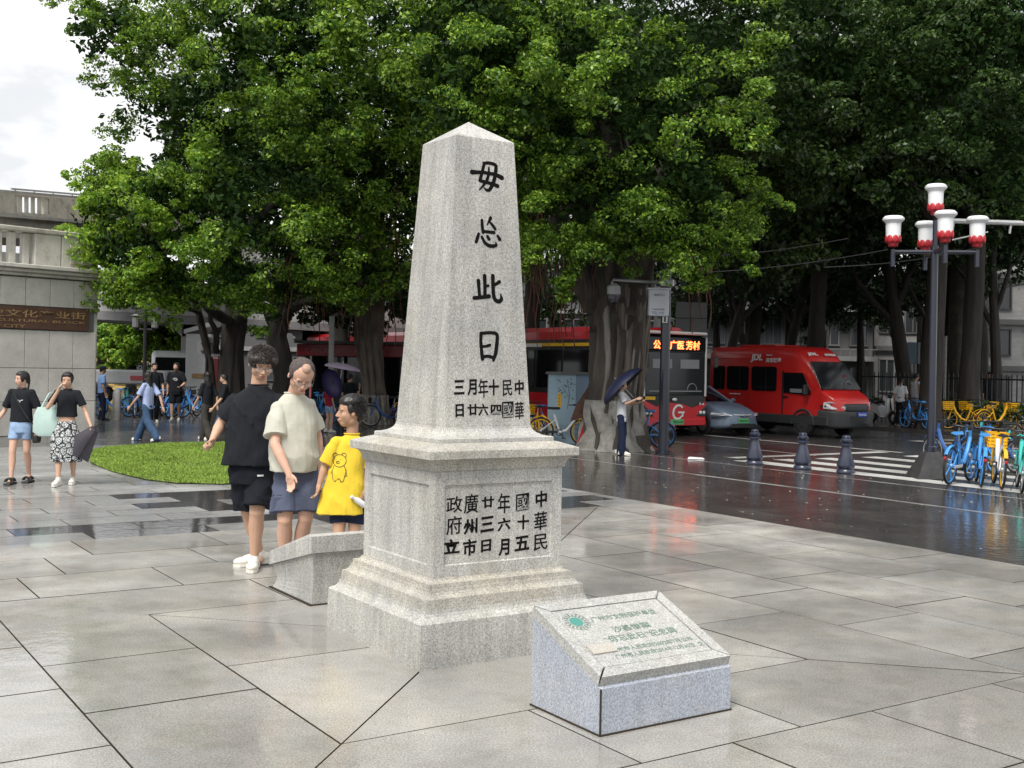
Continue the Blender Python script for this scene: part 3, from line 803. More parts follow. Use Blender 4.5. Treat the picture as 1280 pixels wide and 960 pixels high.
pier(Lw - 1.20, .60); pier(Lw - 2.95, .50); pier(Lw - 4.7, .50); pier(Lw - 6.5, .42)
for x0, x1 in ((Lw - 2.70, Lw - 1.50), (Lw - 4.45, Lw - 3.20), (Lw - 6.29, Lw - 4.95)):
    nb = 4
    for i in range(nb):
        x = x0 + (x1 - x0) * (i + .5) / nb
        mb = MB(); mb.box((x, .12, (zb + zr1) / 2), (.15, .16, zr1 - zb - .01), bevel=.02); mb.build('baluster', M_stonep, abut)
cpg = MB(); cpg.box((Lw / 2 + .03, .12, zr1 + .055), (Lw + .10, .46, .10), bevel=.02); cpg.build('coping', M_stone, abut)
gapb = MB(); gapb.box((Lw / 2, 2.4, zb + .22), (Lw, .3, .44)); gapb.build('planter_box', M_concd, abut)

# upper ramp of the bridge behind the abutment, and the long girder that crosses the road
ramp = thing('upper_ramp', 'weathered upper bridge ramp with stone parapet, behind the abutment', 'bridge', (0, 0, 0))
Yr0, Yr1 = 30.0, 36.5
def rp(px, py): # depth runs with px along the ramp
    t = px / 117; return W(px, py, Yr0 + (Yr1 - Yr0) * t)
R0, R1 = rp(-60, 0), rp(330, 0)
rd = Vector((R1.x - R0.x, R1.y - R0.y, 0)).normalized()
def ramp_box(pxa, pxb, ya0, ya1, name, m, th=.3, dy=0.0, yb0=None, yb1=None):
    """slanting band between photo rows ya0..ya1 at column 0, carried along the ramp"""
    sl_ = 0.085
    a_top, a_bot = rp(pxa, ya0 + sl_ * pxa), rp(pxa, ya1 + sl_ * pxa); b_top, b_bot = rp(pxb, ya0 + sl_ * pxb), rp(pxb, ya1 + sl_ * pxb)
    n_ = Vector((rd.y, -rd.x, 0)); q = [p - n_ * dy for p in (a_bot, b_bot, b_top, a_top)]
    mb = MB(); mb.rings([q, [p - n_ * th for p in q]]); return mb.build(name, m, ramp)
ramp_box(-90, 22, 240, 266, 'parapet', M_stone); ramp_box(62, 330, 240, 267, 'parapet', M_stone)
ramp_box(22, 62, 238.5, 243, 'parapet_rail', M_stone, .3); ramp_box(22, 62, 263, 267, 'parapet_sill', M_stone, .3)
for i in range(5): ramp_box(26 + i * 8, 29.5 + i * 8, 243, 263, 'baluster', M_stonep, .05, .04)
ramp_box(-90, 330, 237, 239.8, 'parapet_coping', M_stonep, .4, -.05)
ramp_box(-90, 330, 268, 292, 'deck_edge', M_stone, 5, .05)
ramp_box(-90, 330, 266.8, 270.5, 'drip_course', M_stonep, .4, -.06)
ramp_box(-90, 330, 291, 296, 'lower_course', M_stonep, .4, -.03)
rail = MB(); 
rail.tube([rp(10, 234.5) + Vector((0, .2, 0)), rp(330, 234.5 + .085 * 320) + Vector((0, .2, 0))], .03, 6)
for i in range(9):
    x = 15 + i * 24; rail.tube([rp(x, 235 + .085 * x) + Vector((0, .2, 0)), rp(x, 243 + .085 * x) + Vector((0, .2, 0))], .025, 5)
rail.build('steel_rail', mat('galvanised steel', (.38, .39, .40), .45, metal=.5), ramp)

gird = thing('flyover_girder', 'long grey concrete flyover girder crossing behind the trees', 'bridge', (0, 0, 0))
Yg = 44.0
def gbox(pa, pb, name, m, th):
    (xa, ya0, ya1), (xb, yb0, yb1) = pa, pb
    q = [W(xa, ya1, Yg), W(xb, yb1, Yg), W(xb, yb0, Yg), W(xa, ya0, Yg)]
    mb = MB(); mb.rings([q, [p + Vector((0, th, 0)) for p in q]]); return mb.build(name, m, gird)
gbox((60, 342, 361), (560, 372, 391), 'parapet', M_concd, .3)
gbox((60, 361, 372), (560, 391, 400), 'web', M_conc, 6)
gbox((60, 372, 385), (560, 400, 413), 'edge_beam', M_conc, 7.0)
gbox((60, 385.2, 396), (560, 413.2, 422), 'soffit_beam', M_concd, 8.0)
for x_, w_ in ((247, 30), (395, 30), (530, 30)):
    p = W(x_, 470, Yg + 2); mb = MB()
    zt_ = W(x_, 402 + (x_ - 240) * .06, Yg + 2).z
    mb.box((p.x, Yg + 2, zt_ / 2), (1.0, 1.4, zt_), bevel=.05)
    mb.rings([[(p.x - .5, Yg + 1.3, zt_ - .6), (p.x + .5, Yg + 1.3, zt_ - .6), (p.x + .5, Yg + 2.7, zt_ - .6), (p.x - .5, Yg + 2.7, zt_ - .6)], [(p.x - 1.1, Yg + 1.3, zt_), (p.x + 1.1, Yg + 1.3, zt_), (p.x + 1.1, Yg + 2.7, zt_), (p.x - 1.1, Yg + 2.7, zt_)]])
    mb.build('pier', M_conc, gird)

# buildings beyond
M_yel = mat('yellow rendered wall', (0.50, 0.36, 0.12), 0.85, nscale=1.0, namt=0.15)
M_beige = mat('beige rendered wall', (0.42, 0.39, 0.33), 0.85, nscale=1.0, namt=0.12)
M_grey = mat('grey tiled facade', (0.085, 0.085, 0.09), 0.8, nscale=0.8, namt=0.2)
M_glass = mat('dark window glass', (0.02, 0.025, 0.03), 0.12, spec=0.8)
M_white = mat('white painted metal', (0.72, 0.73, 0.74), 0.4, nscale=6, namt=0.06)
M_roof = mat('grey roof', (.16, .16, .16), .8)
def building(label, xa, xb, ybase, ytop, Y, m, cols, rows, group=None, depth=8, name='building', wz=(.3, .62), band=None, balc=False):
    a, b = W(xa, 470, Y), W(xb, 470, Y); zt_ = W((xa + xb) / 2, ytop, Y).z; w = b.x - a.x
    t = thing(name, label, 'building', (a.x, Y, 0), group=group)
    mb = MB(); mb.box((w / 2, depth / 2, zt_ / 2), (w, depth, zt_)); mb.build('wall', m, t)
    mb = MB(); mb.box((w / 2, depth / 2, zt_ + .15), (w + .4, depth + .4, .3)); mb.build('roof', M_roof, t)
    cw, rh = w / cols, zt_ / rows
    for r in range(rows):
        for c in range(cols):
            x, z = cw * (c + .5), rh * (r + .5)
            fr = MB(); ww, wh = cw * .6, rh * .55
            for dx_ in (-1, 0, 1): fr.box((x + dx_ * ww / 2, -.03, z), (.07, .10, wh))
            for dz_ in (-1, 1): fr.box((x, -.035, z + dz_ * wh / 2), (ww + .1, .12, .07))
            f = fr.build('window', M_grey if (r + c) % 3 else M_roof, t)
            p = MB(); p.box((x, -.005, z), (ww, .02, wh)); p.build('pane', M_glass, f)
        if band:
            bb = MB(); bb.box((w / 2, -.45 if balc else -.12, rh * (r + 1) - .12), (w, .9 if balc else .24, .24)); bb.build('balcony_slab' if balc else 'string_course', band, t)
            if balc:
                bb = MB(); bb.box((w / 2, -.86, rh * (r + 1) + .35), (w, .06, .06)); 
                for i in range(int(w / .5)): bb.box((.25 + i * .5, -.86, rh * (r + 1) + .15), (.035, .035, .40))
                bb.build('railing', M_roof, t)
    return t
building('yellow rendered low building behind the trees left of the grass', 112, 190, 470, 398, 60, M_yel, 3, 2)
building('beige building seen past the round sign', 196, 238, 470, 400, 64, M_beige, 2, 2)
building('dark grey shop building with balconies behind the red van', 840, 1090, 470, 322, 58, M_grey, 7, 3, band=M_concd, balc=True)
building('tall pale grey building at the right edge behind the trees', 1222, 1420, 470, 285, 52, M_conc, 4, 4, band=M_roof)
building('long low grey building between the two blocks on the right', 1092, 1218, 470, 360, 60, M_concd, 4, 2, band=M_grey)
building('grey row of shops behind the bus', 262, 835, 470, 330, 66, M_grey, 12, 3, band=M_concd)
# ================================================================== TREES
def leaf_mat(name, c1, c2, tr=0.35):
    m = bpy.data.materials.new(name); m.use_nodes = True; N = m.node_tree.nodes; Lk = m.node_tree.links
    b = N['Principled BSDF']; out = N['Material Output']
    g = N.new('ShaderNodeNewGeometry'); mx = N.new('ShaderNodeMixRGB'); mx.inputs[1].default_value = (*c1, 1); mx.inputs[2].default_value = (*c2, 1)
    pw = N.new('ShaderNodeMath'); pw.operation = 'POWER'; pw.inputs[1].default_value = 2.0
    Lk.new(g.outputs['Random Per Island'], pw.inputs[0]); Lk.new(pw.outputs[0], mx.inputs[0])
    Lk.new(mx.outputs[0], b.inputs['Base Color']); b.inputs['Roughness'].default_value = 0.42; b.inputs['Specular IOR Level'].default_value = 0.45
    t = N.new('ShaderNodeBsdfTranslucent'); hs = N.new('ShaderNodeHueSaturation'); hs.inputs['Value'].default_value = 1.3; hs.inputs['Hue'].default_value = 0.485
    Lk.new(mx.outputs[0], hs.inputs['Color']); Lk.new(hs.outputs[0], t.inputs['Color'])
    ms = N.new('ShaderNodeMixShader'); ms.inputs[0].default_value = tr
    Lk.new(b.outputs[0], ms.inputs[1]); Lk.new(t.outputs[0], ms.inputs[2]); Lk.new(ms.outputs[0], out.inputs['Surface'])
    return m
M_leaf = leaf_mat('banyan leaves', (0.034, 0.108, 0.010), (0.36, 0.55, 0.06))
M_leafy = leaf_mat('bright yellow-green leaves', (0.10, 0.24, 0.018), (0.46, 0.64, 0.08), .4)  # lighter, yellower green than the banyan leaves
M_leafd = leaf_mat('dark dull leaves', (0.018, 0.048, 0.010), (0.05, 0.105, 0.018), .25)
M_leafm = leaf_mat('shaded mid green leaves', (0.016, 0.045, 0.008), (0.085, 0.155, 0.022), .22)  # overhanging shade put into a darker leaf green
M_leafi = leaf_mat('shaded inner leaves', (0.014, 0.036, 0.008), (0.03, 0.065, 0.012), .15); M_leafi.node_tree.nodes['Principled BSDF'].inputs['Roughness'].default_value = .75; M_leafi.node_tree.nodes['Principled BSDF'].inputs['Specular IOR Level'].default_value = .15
M_bark = mat('grey banyan bark', (0.15, 0.125, 0.105), 0.9, nscale=5, namt=0.45, bump=0.9, bscale=26, stretch=(1, 1, .18))
M_barkd = mat('dark wet bark', (0.045, 0.04, 0.035), 0.85, nscale=5, namt=0.4, bump=0.8, bscale=20, stretch=(1, 1, .2))
M_barkg = mat('dark furrowed banyan bark', (.075, .064, .055), .9, nscale=5, namt=.45, bump=1.0, bscale=26, stretch=(1, 1, .18))
M_lime = mat('limewashed bark', (0.30, 0.29, 0.265), 0.9, nscale=4, namt=0.45, bump=0.7, bscale=24)
M_root = mat('reddish aerial roots', (0.13, 0.055, 0.035), 0.9, nscale=8, namt=0.4)

def leaves(puffs, per, size, flat=0.62, up=0.55):
    """puffs: array (n,4) of centre and radius -> quads of leaves near the outer upper shell of every puff"""
    P = np.asarray(puffs, float); n = len(P); N = n * per
    c = np.repeat(P[:, :3], per, 0); r = np.repeat(P[:, 3], per)
    d = rng.normal(size=(N, 3)); d[:, 2] += up * rng.random(N) * 1.2; d /= np.linalg.norm(d, axis=1)[:, None]
    # sub-tufts: quantise the directions so that leaves bunch at twig ends
    tuft = rng.normal(size=(n, 9, 3)); tuft[:, :, 2] += .35; tuft /= np.linalg.norm(tuft, axis=2)[:, :, None]
    pick = tuft[np.repeat(np.arange(n), per), rng.integers(0, 9, N)]
    d = d * .55 + pick * .85; d /= np.linalg.norm(d, axis=1)[:, None]
    rad = r * (0.45 + 0.62 * rng.random(N) ** .5)
    pos = c + d * rad[:, None] * np.array([1, 1, flat])
    nm = d * .6 + rng.normal(size=(N, 3)) * .55; nm[:, 2] += .35; nm /= np.linalg.norm(nm, axis=1)[:, None]
    t = np.cross(nm, rng.normal(size=(N, 3))); t /= np.linalg.norm(t, axis=1)[:, None] + 1e-9
    b = np.cross(nm, t); s = (size * rng.uniform(.65, 1.35, N))[:, None]
    vv = np.empty((N * 4, 3))
    vv[0::4] = pos - t * s * .5; vv[1::4] = pos + b * s * .27 + nm * s * .06; vv[2::4] = pos + t * s * .5 - nm * s * .08; vv[3::4] = pos - b * s * .27 + nm * s * .06
    return tri_mesh('crown', vv, 4)
INNER = []
def shell(cx, cy, cz, r, rz=None, dens=1.0, pr=(.24, .46), back=0.35, fill=.10, low=-1.0, inner=True):
    """puff centres over an ellipsoid; the far side is thinned"""
    rz = rz or r; nC = max(4, int(4.6 * r * r * dens)); out = []
    if inner:
        for _ in range(int(7 * r * r * dens + 3)):
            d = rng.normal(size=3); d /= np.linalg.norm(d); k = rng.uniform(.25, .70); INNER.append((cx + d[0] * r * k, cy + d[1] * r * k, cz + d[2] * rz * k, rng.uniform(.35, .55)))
    c_ = 0
    while c_ < nC:
        d = rng.normal(size=3); d /= np.linalg.norm(d)
        if d[1] > .25 and rng.random() > back: continue
        if d[2] < low: continue
        c_ += 1
        k = rng.uniform(.74, 1.02) if rng.random() > fill else rng.uniform(.4, 1.2)
        p = np.array((cx + d[0] * r * k, cy + d[1] * r * k, cz + d[2] * rz * k))
        # one spray: a handful of tufts that reach outwards and droop
        dr = np.array((d[0], d[1], d[2] * .4 - rng.uniform(.1, .7))) + rng.normal(size=3) * .35; dr /= np.linalg.norm(dr)
        m_ = rng.integers(3, 6); q0 = rng.uniform(*pr)
        for j in range(m_):
            f = j / m_; w = rng.normal(size=3) * q0 * .45; out.append((*(p + dr * q0 * (1.9 * f - .3) + w), q0 * (1.0 - .45 * f) * rng.uniform(.75, 1.1)))
    return out
def shell_px(px, py, Y, r, **kw):
    p = W(px, py, Y); return shell(p.x, p.y, p.z, r, **kw)

def trunk_mesh(path, radii, flute=0.12, nl=9, n=36, seed=0, flare=0.0):
    """tapered, fluted trunk that follows path"""
    mb = MB(); rs = []; steps = 16; P = [Vector(p) for p in path]
    for k in range(steps + 1):
        t = k / steps * (len(P) - 1); i = min(int(t), len(P) - 2); f = t - i
        c = P[i].lerp(P[i + 1], f); r = radii[i] * (1 - f) + radii[i + 1] * f
        h = c.z - P[0].z
        fl_ = 1 + flare * math.exp(-h / .35)
        ring = []
        for j in range(n):
            a = 2 * PI * j / n
            w_ = a + .25 * math.sin(h * .9 + seed) + .12 * math.sin(h * 2.3 + seed * 2)
            rr = r * fl_ * (1 + flute * (abs(math.sin(w_ * nl / 2 + seed)) - .5) * 1.3 + flute * .6 * math.sin(w_ * (nl * 2 + 1) + h * 1.7) + .06 * noise.noise(Vector((math.cos(a) * 2, math.sin(a) * 2, h * 1.2 + seed))) * 2
                           + flare * .35 * max(0, math.sin(w_ * 5 + seed)) * math.exp(-h / .3))
            ring.append(c + Vector((math.cos(a) * rr, math.sin(a) * rr, 0)))
        rs.append(ring)
    mb.rings(rs); return mb
def limb(p0, p1, r0, r1, wob=.25, n=7):
    p0, p1 = Vector(p0), Vector(p1); pts = []; m_ = 7; L = (p1 - p0).length
    o1 = Vector((random.uniform(-1, 1), random.uniform(-1, 1), random.uniform(-.3, .8))) * wob * L * .4
    for k in range(m_ + 1):
        t = k / m_; pts.append(p0.lerp(p1, t) + o1 * math.sin(PI * t) + Vector((random.uniform(-1, 1), random.uniform(-1, 1), random.uniform(-1, 1))) * .03 * L * (0 if k in (0, m_) else 1))
    mb = MB(); mb.tube(pts, [r0 + (r1 - r0) * k / m_ for k in range(m_ + 1)], n); return mb

def tree(name, label, base, path, radii, puffs, per=150, size=.085, m=None, bark=None, limbs=(), roots=(), flute=.12, nl=9, flare=.3, lime=0, group=None, flat_=.62):
    base = Vector(base); t = thing(name, label, 'tree', base, group=group)
    pth = [Vector(p) - base for p in path]
    tm = trunk_mesh(pth, radii, flute, nl, seed=random.uniform(0, 9), flare=flare)
    tr = tm.build('trunk', bark or M_bark, t, smooth=True, angle=60)
    if lime:
        lm = trunk_mesh([pth[0] , pth[0].lerp(pth[1], min(1, lime / max(.01, (pth[1] - pth[0]).z)))], [radii[0] * 1.06, radii[0] * 1.0], flute * .6, nl, seed=1, flare=flare)
        lm.build('limewash_band', M_lime, tr, smooth=True, angle=60)
    for (a, b, r0, r1) in limbs:
        limb(Vector(a) - base, Vector(b) - base, r0, r1).build('branch', bark or M_bark, t, smooth=True, angle=60)
    for (p, L, r_) in roots:
        p = Vector(p) - base; pts = []
        for k in range(9): pts.append(p + Vector((.05 * math.sin(k * 1.3 + L * 5), .04 * math.cos(k * 1.7), -L * k / 8)))
        mb = MB(); mb.tube(pts, [r_ * (1 - .5 * k / 8) for k in range(9)], 5); mb.build('aerial_root', M_root if random.random() < .6 else M_barkd, t)
    if len(puffs):
        pf = np.array(puffs, float); pf[:, :3] -= np.array(base)
        me = leaves(pf, per, size, flat_)
        link('crown', me, m or M_leaf, t)
        if INNER:
            pf = np.array(INNER, float); pf[:, :3] -= np.array(base); link('added_inner_leaves', leaves(pf, 48, .15, .8), M_leafi, t)  # larger dark leaves added inside each crown to block light
        INNER.clear()
    return t
def visible_roots(n, x0, x1, ytop, y0, y1, Ya, Yb):
    out = []
    for _ in range(n):
        Y = random.uniform(Ya, Yb); x = random.uniform(x0, x1); a = W(x, random.uniform(ytop - 15, ytop + 15), Y); b = W(x, random.uniform(y0, y1), Y)
        out.append((a, a.z - b.z, random.uniform(.008, .03)))
    return out

# --- big left banyan (trunks behind the man in black)
pfl = []
IN_L = None
for a in ((235, 130, 24.5, 2.2), (175, 60, 24.5, 1.55), (120, 40, 25, .95), (325, 240, 23.5, 1.9), (330, 60, 23.5, 2.4), (250, -20, 24.5, 2.0),
          (290, 320, 24.5, 1.0)):
    pfl += shell_px(*a)
for _ in range(150): p = W(random.uniform(135, 440), random.uniform(335, 382), random.uniform(24.5, 27)); pfl.append((*p, random.uniform(.18, .34)))
pfy = []
for a in ((195, 275, 24.6, 1.35), (165, 250, 24.9, .8), (175, 330, 25.2, .8), (168, 295, 25.2, .75), (215, 345, 25.2, .7), (138, 215, 25.2, .45), (150, 345, 25.8, .45), (235, 225, 24, 1.05), (255, 300, 24.2, .9), (128, 300, 25.6, .3), (125, 262, 25.4, .35)): pfy += shell_px(*a)
INNER[:] = INNER[:]
bY = G(268, 530)
tree('yellow_green_tree', 'lower bright yellow-green tree hanging over the abutment corner, left of the dark trunks', bY, [bY, W(262, 450, bY.y), W(248, 390, bY.y - .5), W(225, 320, bY.y - 2)], [.12, .10, .09, .06], pfy, per=150, size=.088, m=M_leafy, bark=M_barkd, flute=.06, nl=5,
     limbs=[(W(250, 400, bY.y - .5), W(190, 330, 25.2), .06, .025), (W(240, 370, bY.y - 1), W(180, 260, 25), .06, .02)])
bL = G(288, 531)
tree('banyan_tree', 'broad banyan on the left whose bright crown reaches over the lawn', bL,
     [bL, W(290, 440, bL.y), W(296, 380, bL.y), W(285, 280, bL.y - 1), W(270, 160, bL.y - 2)], [.36, .27, .27, .22, .12], pfl, per=150, size=.080, bark=M_barkd, flute=.16,
     limbs=[(W(290, 400, bL.y), W(225, 340, 26), .16, .06), (W(292, 410, bL.y), W(345, 350, bL.y - 1), .2, .08), (W(285, 330, bL.y - .5), W(170, 230, 25.5), .16, .05), (W(285, 300, bL.y - 1), W(390, 190, 25), .16, .05), (W(280, 250, bL.y - 1), W(180, 80, 25), .14, .04), (W(270, 440, bL.y), W(258, 385, bL.y - 1), .10, .05)],
     roots=visible_roots(8, 330, 450, 330, 370, 430, 25, 27))
# --- second banyan, behind the group of three
pfm = []
for a in ((420, 200, 29, 2.6), (560, 60, 29, 2.6), (560, 230, 29, 2.0)): pfm += shell_px(*a, dens=.45, pr=(.4, .7))
for a in ((440, 90, 24.0, 2.4), (520, -10, 23, 2.0), (440, 240, 25.0, 1.7), (500, 200, 25.5, 1.7), (400, 330, 26.5, 1.0), (470, 345, 26.5, .9), (380, 10, 24, 1.8)):
    pfm += shell_px(*a)
bM = G(470, 530)
tree('banyan_tree', 'banyan with a pale lower trunk, between the boy and the obelisk', bM,
     [bM, W(467, 475, bM.y), W(460, 425, bM.y), W(462, 350, bM.y - 1), W(470, 180, bM.y - 3)], [.34, .27, .34, .36, .18], pfm, per=120, size=.105, bark=M_bark, flute=.2, lime=.8,
     limbs=[(W(456, 420, bM.y), W(500, 350, bM.y - 1), .25, .10), (W(452, 400, bM.y), W(400, 330, bM.y - 2), .2, .08), (W(455, 330, bM.y - 1), W(540, 200, bM.y - 3), .2, .06)],
     roots=visible_roots(26, 400, 510, 250, 360, 440, 26.5, 29))
bM2 = G(350, 529)
tree('banyan_tree', 'dark leaning banyan trunk just behind the man in black', bM2,
     [bM2, W(356, 470, bM2.y), W(345, 420, bM2.y), W(362, 350, bM2.y), W(380, 250, bM2.y - 2)], [.34, .27, .26, .24, .12], shell_px(420, 345, 31.5, 1.3, pr=(.3, .5)) + shell_px(485, 325, 31.5, 1.4, pr=(.3, .5)) + shell_px(395, 388, 32, .6) + shell_px(450, 385, 32.5, .8) + shell_px(508, 365, 32.5, 1.0) + shell_px(350, 335, 31, 1.2) + shell_px(370, 300, 27, 1.5) + shell_px(330, 180, 28, 2.2), per=120, size=.11, bark=M_barkd, m=M_leafd,
     limbs=[(W(350, 450, bM2.y), W(322, 372, bM2.y), .18, .1), (W(352, 400, bM2.y), W(400, 372, bM2.y - 1), .18, .1)])
# --- the great banyan in the middle
pfc = []
for a in ((640, 40, 21.0, 1.9), (560, 110, 20.5, 1.1), (590, 60, 20.5, 1.3), (720, 120, 20.5, 1.9), (800, 60, 20.5, 2.2), (840, 190, 20.5, 1.5), (770, 235, 21, 1.35), (870, 262, 21.5, 1.0), (700, 220, 22, 1.3), (855, 296, 21, .5), (760, 275, 21.5, .75),
          (900, 300, 22.5, .55), (680, 150, 23, 2.0), (560, 10, 21.5, 1.6), (600, 200, 24.5, 1.6), (545, 260, 25, 1.3), (650, 290, 25, 1.1)):
    pfc += shell_px(*a)
for _ in range(90): p = W(random.uniform(640, 930), random.uniform(285, 318), random.uniform(20.5, 23)); pfc.append((*p, random.uniform(.16, .3)))
for x_, y_ in ((868, 350), (858, 336), (880, 330), (712, 345), (700, 362), (722, 330), (655, 330), (930, 310), (940, 330)):
    for k in range(5): p = W(x_ + random.uniform(-8, 8), y_ + random.uniform(-12, 12), 21.2); pfc.append((*p, random.uniform(.1, .2)))
pfz = []  # made-up tree, split off the banyan to carry shade-dark leaf colour
INKEEP = list(INNER); INNER.clear()
for a in ((700, -60, 27, 3.2), (880, 20, 27, 3.0), (980, 90, 27, 2.6), (1060, 30, 27, 2.8), (960, 200, 28, 1.7), (1040, 200, 27.5, 1.5), (900, 170, 27, 1.7), (980, 270, 28.5, 1.3), (620, 130, 27, 2.4), (1000, -60, 25, 2.8), (800, -90, 24, 3.0)):
    pfz += shell_px(*a, dens=.42, pr=(.4, .7))
bZ = G(776, 528)
tree('added_tall_tree', 'tall tree added directly behind the great banyan, its leaves coloured shade-dark, filling the gap above the van', bZ, [bZ, W(780, 300, bZ.y), W(830, 100, bZ.y)], [.3, .28, .15], pfz, per=90, size=.13, m=M_leafm, bark=M_barkd)
INNER[:] = INKEEP
bC = G(768, 562)
tree('banyan_tree', 'great banyan with a thick fluted trunk beside the cctv pole', bC,
     [bC, W(768, 500, bC.y), W(774, 430, bC.y), W(776, 360, bC.y), W(765, 230, bC.y - .8), W(740, 60, bC.y - 2)], [.54, .48, .49, .60, .45, .2], pfc, per=150, size=.077, flute=.26, nl=13, flare=.32, lime=1.15, bark=M_barkg,
     limbs=[(W(745, 380, bC.y), W(690, 270, bC.y - 1), .32, .1), (W(785, 380, bC.y), W(850, 250, bC.y - 1.2), .32, .02), (W(760, 300, bC.y), W(640, 120, bC.y - 1), .28, .015), (W(770, 280, bC.y), W(870, 130, bC.y - .2), .26, .015)],
     roots=visible_roots(60, 655, 750, 250, 330, 440, 22.5, 25) + visible_roots(10, 850, 900, 280, 350, 420, 22.5, 25))
# pale root strands that run down the front of its trunk
ctree = COL.objects[-1].parent if False else [o for o in COL.objects if o.get('label', '').startswith('great banyan')][0]
for i in range(30):
    a = -PI / 2 + (i - 14.5) * .125 + random.uniform(-.05, .05); pts = []; rr = []
    z0 = random.uniform(.9, 1.2) if i % 3 else -.05
    for k in range(13):
        z = z0 + k * (3.6 - z0) / 12
        f_ = .485 + .17 * math.exp(-max(z, 0) / .3) + .03 * math.sin(i * 5) + .04 * max(0, z - 2); aa_ = a + .09 * math.sin(z * 1.3 + i * 2) + .05 * math.sin(z * 3.1 + i)
        pts.append((math.cos(aa_) * f_ + .065 * z / 1.5, math.sin(aa_) * f_, z)); rr.append((.03 + .045 * ((i * 7) % 4) / 3) * (.8 + .3 * math.sin(z * 2 + i)) * (1 if 0 < k < 12 else .5))
    mb = MB(); mb.tube(pts, rr, 8); mb.build('root_strand', M_bark if i % 3 else mat('pale root bark', (.25, .23, .205), .9, nscale=6, namt=.35, bump=.8, bscale=22, stretch=(1, 1, .2)), ctree, smooth=True, angle=80)

# --- right side: crown near the lamps, leaf colour darkened as if shaded, dark masses behind
pfr = []
for a in ((1150, 90, 22.5, 1.7), (1230, 60, 22.5, 1.8), (1110, 140, 23, .9), (1210, 160, 23, 1.3), (1260, 210, 23.5, 1.0), (1150, 10, 23, 1.8), (1280, 0, 23, 2.2)):
    pfr += shell_px(*a)
bR = G(1330, 560)
tree('broad_tree', 'tree just outside the right edge whose leaves, coloured as in shade, hang above the street lamp', bR, [bR, bR + Vector((-.1, 0, 3)), W(1290, 150, 23.5)], [.4, .3, .15], pfr, per=150, size=.085, bark=M_barkd, m=M_leafm)
bT = G(1206, 529)
pft = []
for a in ((1100, 60, 30, 3.2), (1200, 10, 31, 3.2), (1270, 100, 31, 3.0), (1060, 130, 31, 2.2), (1130, 200, 31, 1.6), (1290, 200, 31, 2.0)): pft += shell_px(*a, dens=.42, pr=(.4, .7))
for a in ((1200, 190, 36, 2.6), (1130, 230, 35, 2.2), (1260, 250, 37, 2.0), (1180, 60, 36, 3.4)): pft += shell_px(*a, dens=.8)
tree('street_tree', 'straight grey tree with a white limewashed foot by the yellow bikes', bT, [bT, W(1205, 400, bT.y), W(1206, 300, bT.y), W(1210, 200, bT.y)], [.50, .46, .42, .30], pft, per=110, size=.13, m=M_leafd, flute=.05, nl=5, flare=.12, lime=1.1,
     bark=mat('grey trunk', (.13, .12, .10), .9, nscale=3, namt=.3, bump=.5, bscale=14))
specs = [((905, 470), 42, (935, 350), .22, 'slender dark tree directly behind the bus roof'), ((960, 470), 44, (905, 350), .20, 'dark tree leaning left behind the roof of the van'), ((975, 475), 45, (1010, 340), .24, 'dark tree leaning right behind the middle of the van'),
         ((1040, 490), 44, (1020, 330), .18, 'thin dark tree above the windscreen of the van'), ((1140, 510), 40, (1110, 330), .30, 'dark leaning tree behind the two people in white'), ((1160, 505), 42, (1165, 340), .2, 'thin dark upright tree next to the lamp pole'),
         ((1248, 520), 38, (1240, 330), .20, 'thin forked tree at the right edge before the pale building'), ((1225, 515), 42, (1222, 330), .26, 'dark trunk touching the limewashed tree'), ((640, 500), 42, (640, 340), .3, 'dark tree hidden behind the obelisk'),
         ((870, 480), 47, (868, 330), .25, 'dark tree between the bus and the signal board')]
for (bx, by), Y, (tx, ty), r_, lab in specs:
    b_ = W(bx, by, Y); b_.z = 0; tp = W(tx, ty, Y)
    pf = shell_px(tx + random.uniform(-15, 15), ty - 110 + random.uniform(-30, 30), Y, 2.9, dens=.62, pr=(.5, .9)) + shell_px(tx + random.uniform(-60, 60), ty - 40, Y, 1.5, dens=.7, pr=(.3, .5))
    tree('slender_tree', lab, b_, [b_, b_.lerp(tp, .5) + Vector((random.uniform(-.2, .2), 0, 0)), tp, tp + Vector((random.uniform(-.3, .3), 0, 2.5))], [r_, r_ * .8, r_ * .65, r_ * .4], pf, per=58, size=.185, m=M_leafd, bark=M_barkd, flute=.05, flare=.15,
         limbs=[(b_.lerp(tp, .6), W(tx + random.uniform(-60, -30), ty - 20, Y), r_ * .5, .04), (b_.lerp(tp, .7), W(tx + random.uniform(30, 60), ty - 30, Y), r_ * .5, .04)])
# made-up leaf roof: tall trees added to shade the road and close gaps
def mass(label, cx, Y, zc, r, n=2, group='added tall trees shading the road and closing the view', m=None, size=.22, tx=None):
    b_ = Vector((cx if tx is None else tx, Y, 0)); pf = []
    for _ in range(n): pf += shell(cx + random.uniform(-1.5, 1.5), Y + random.uniform(-1.5, 1.5), zc + random.uniform(-.8, .8), r, rz=r * .75, dens=.42, pr=(.7, 1.15), back=.9)
    tree('added_tall_tree', label, b_, [b_, b_ + Vector((.2, 0, zc * .6)), Vector((cx, Y, zc))], [.3, .25, .12], pf, per=52, size=size * 1.05, m=m or M_leafd, bark=M_barkd, flute=.06)
mass('tall dark shading tree added behind the second banyan', -5.5, 36, 8.5, 4.2)
mass('tall dark shading tree added over the rear of the bus', 0.5, 38, 8.6, 4.4)
mass('tall dark shading tree added behind the great banyan', 5.5, 36, 8.3, 4.2)
mass('tall dark shading tree added above the bus front', 10.5, 40, 9.0, 4.6)
mass('tall dark shading tree added above the delivery van', 16.0, 42, 9.4, 4.8)
mass('tall dark shading tree added over the right pavement', 21.0, 41, 9.5, 4.6)
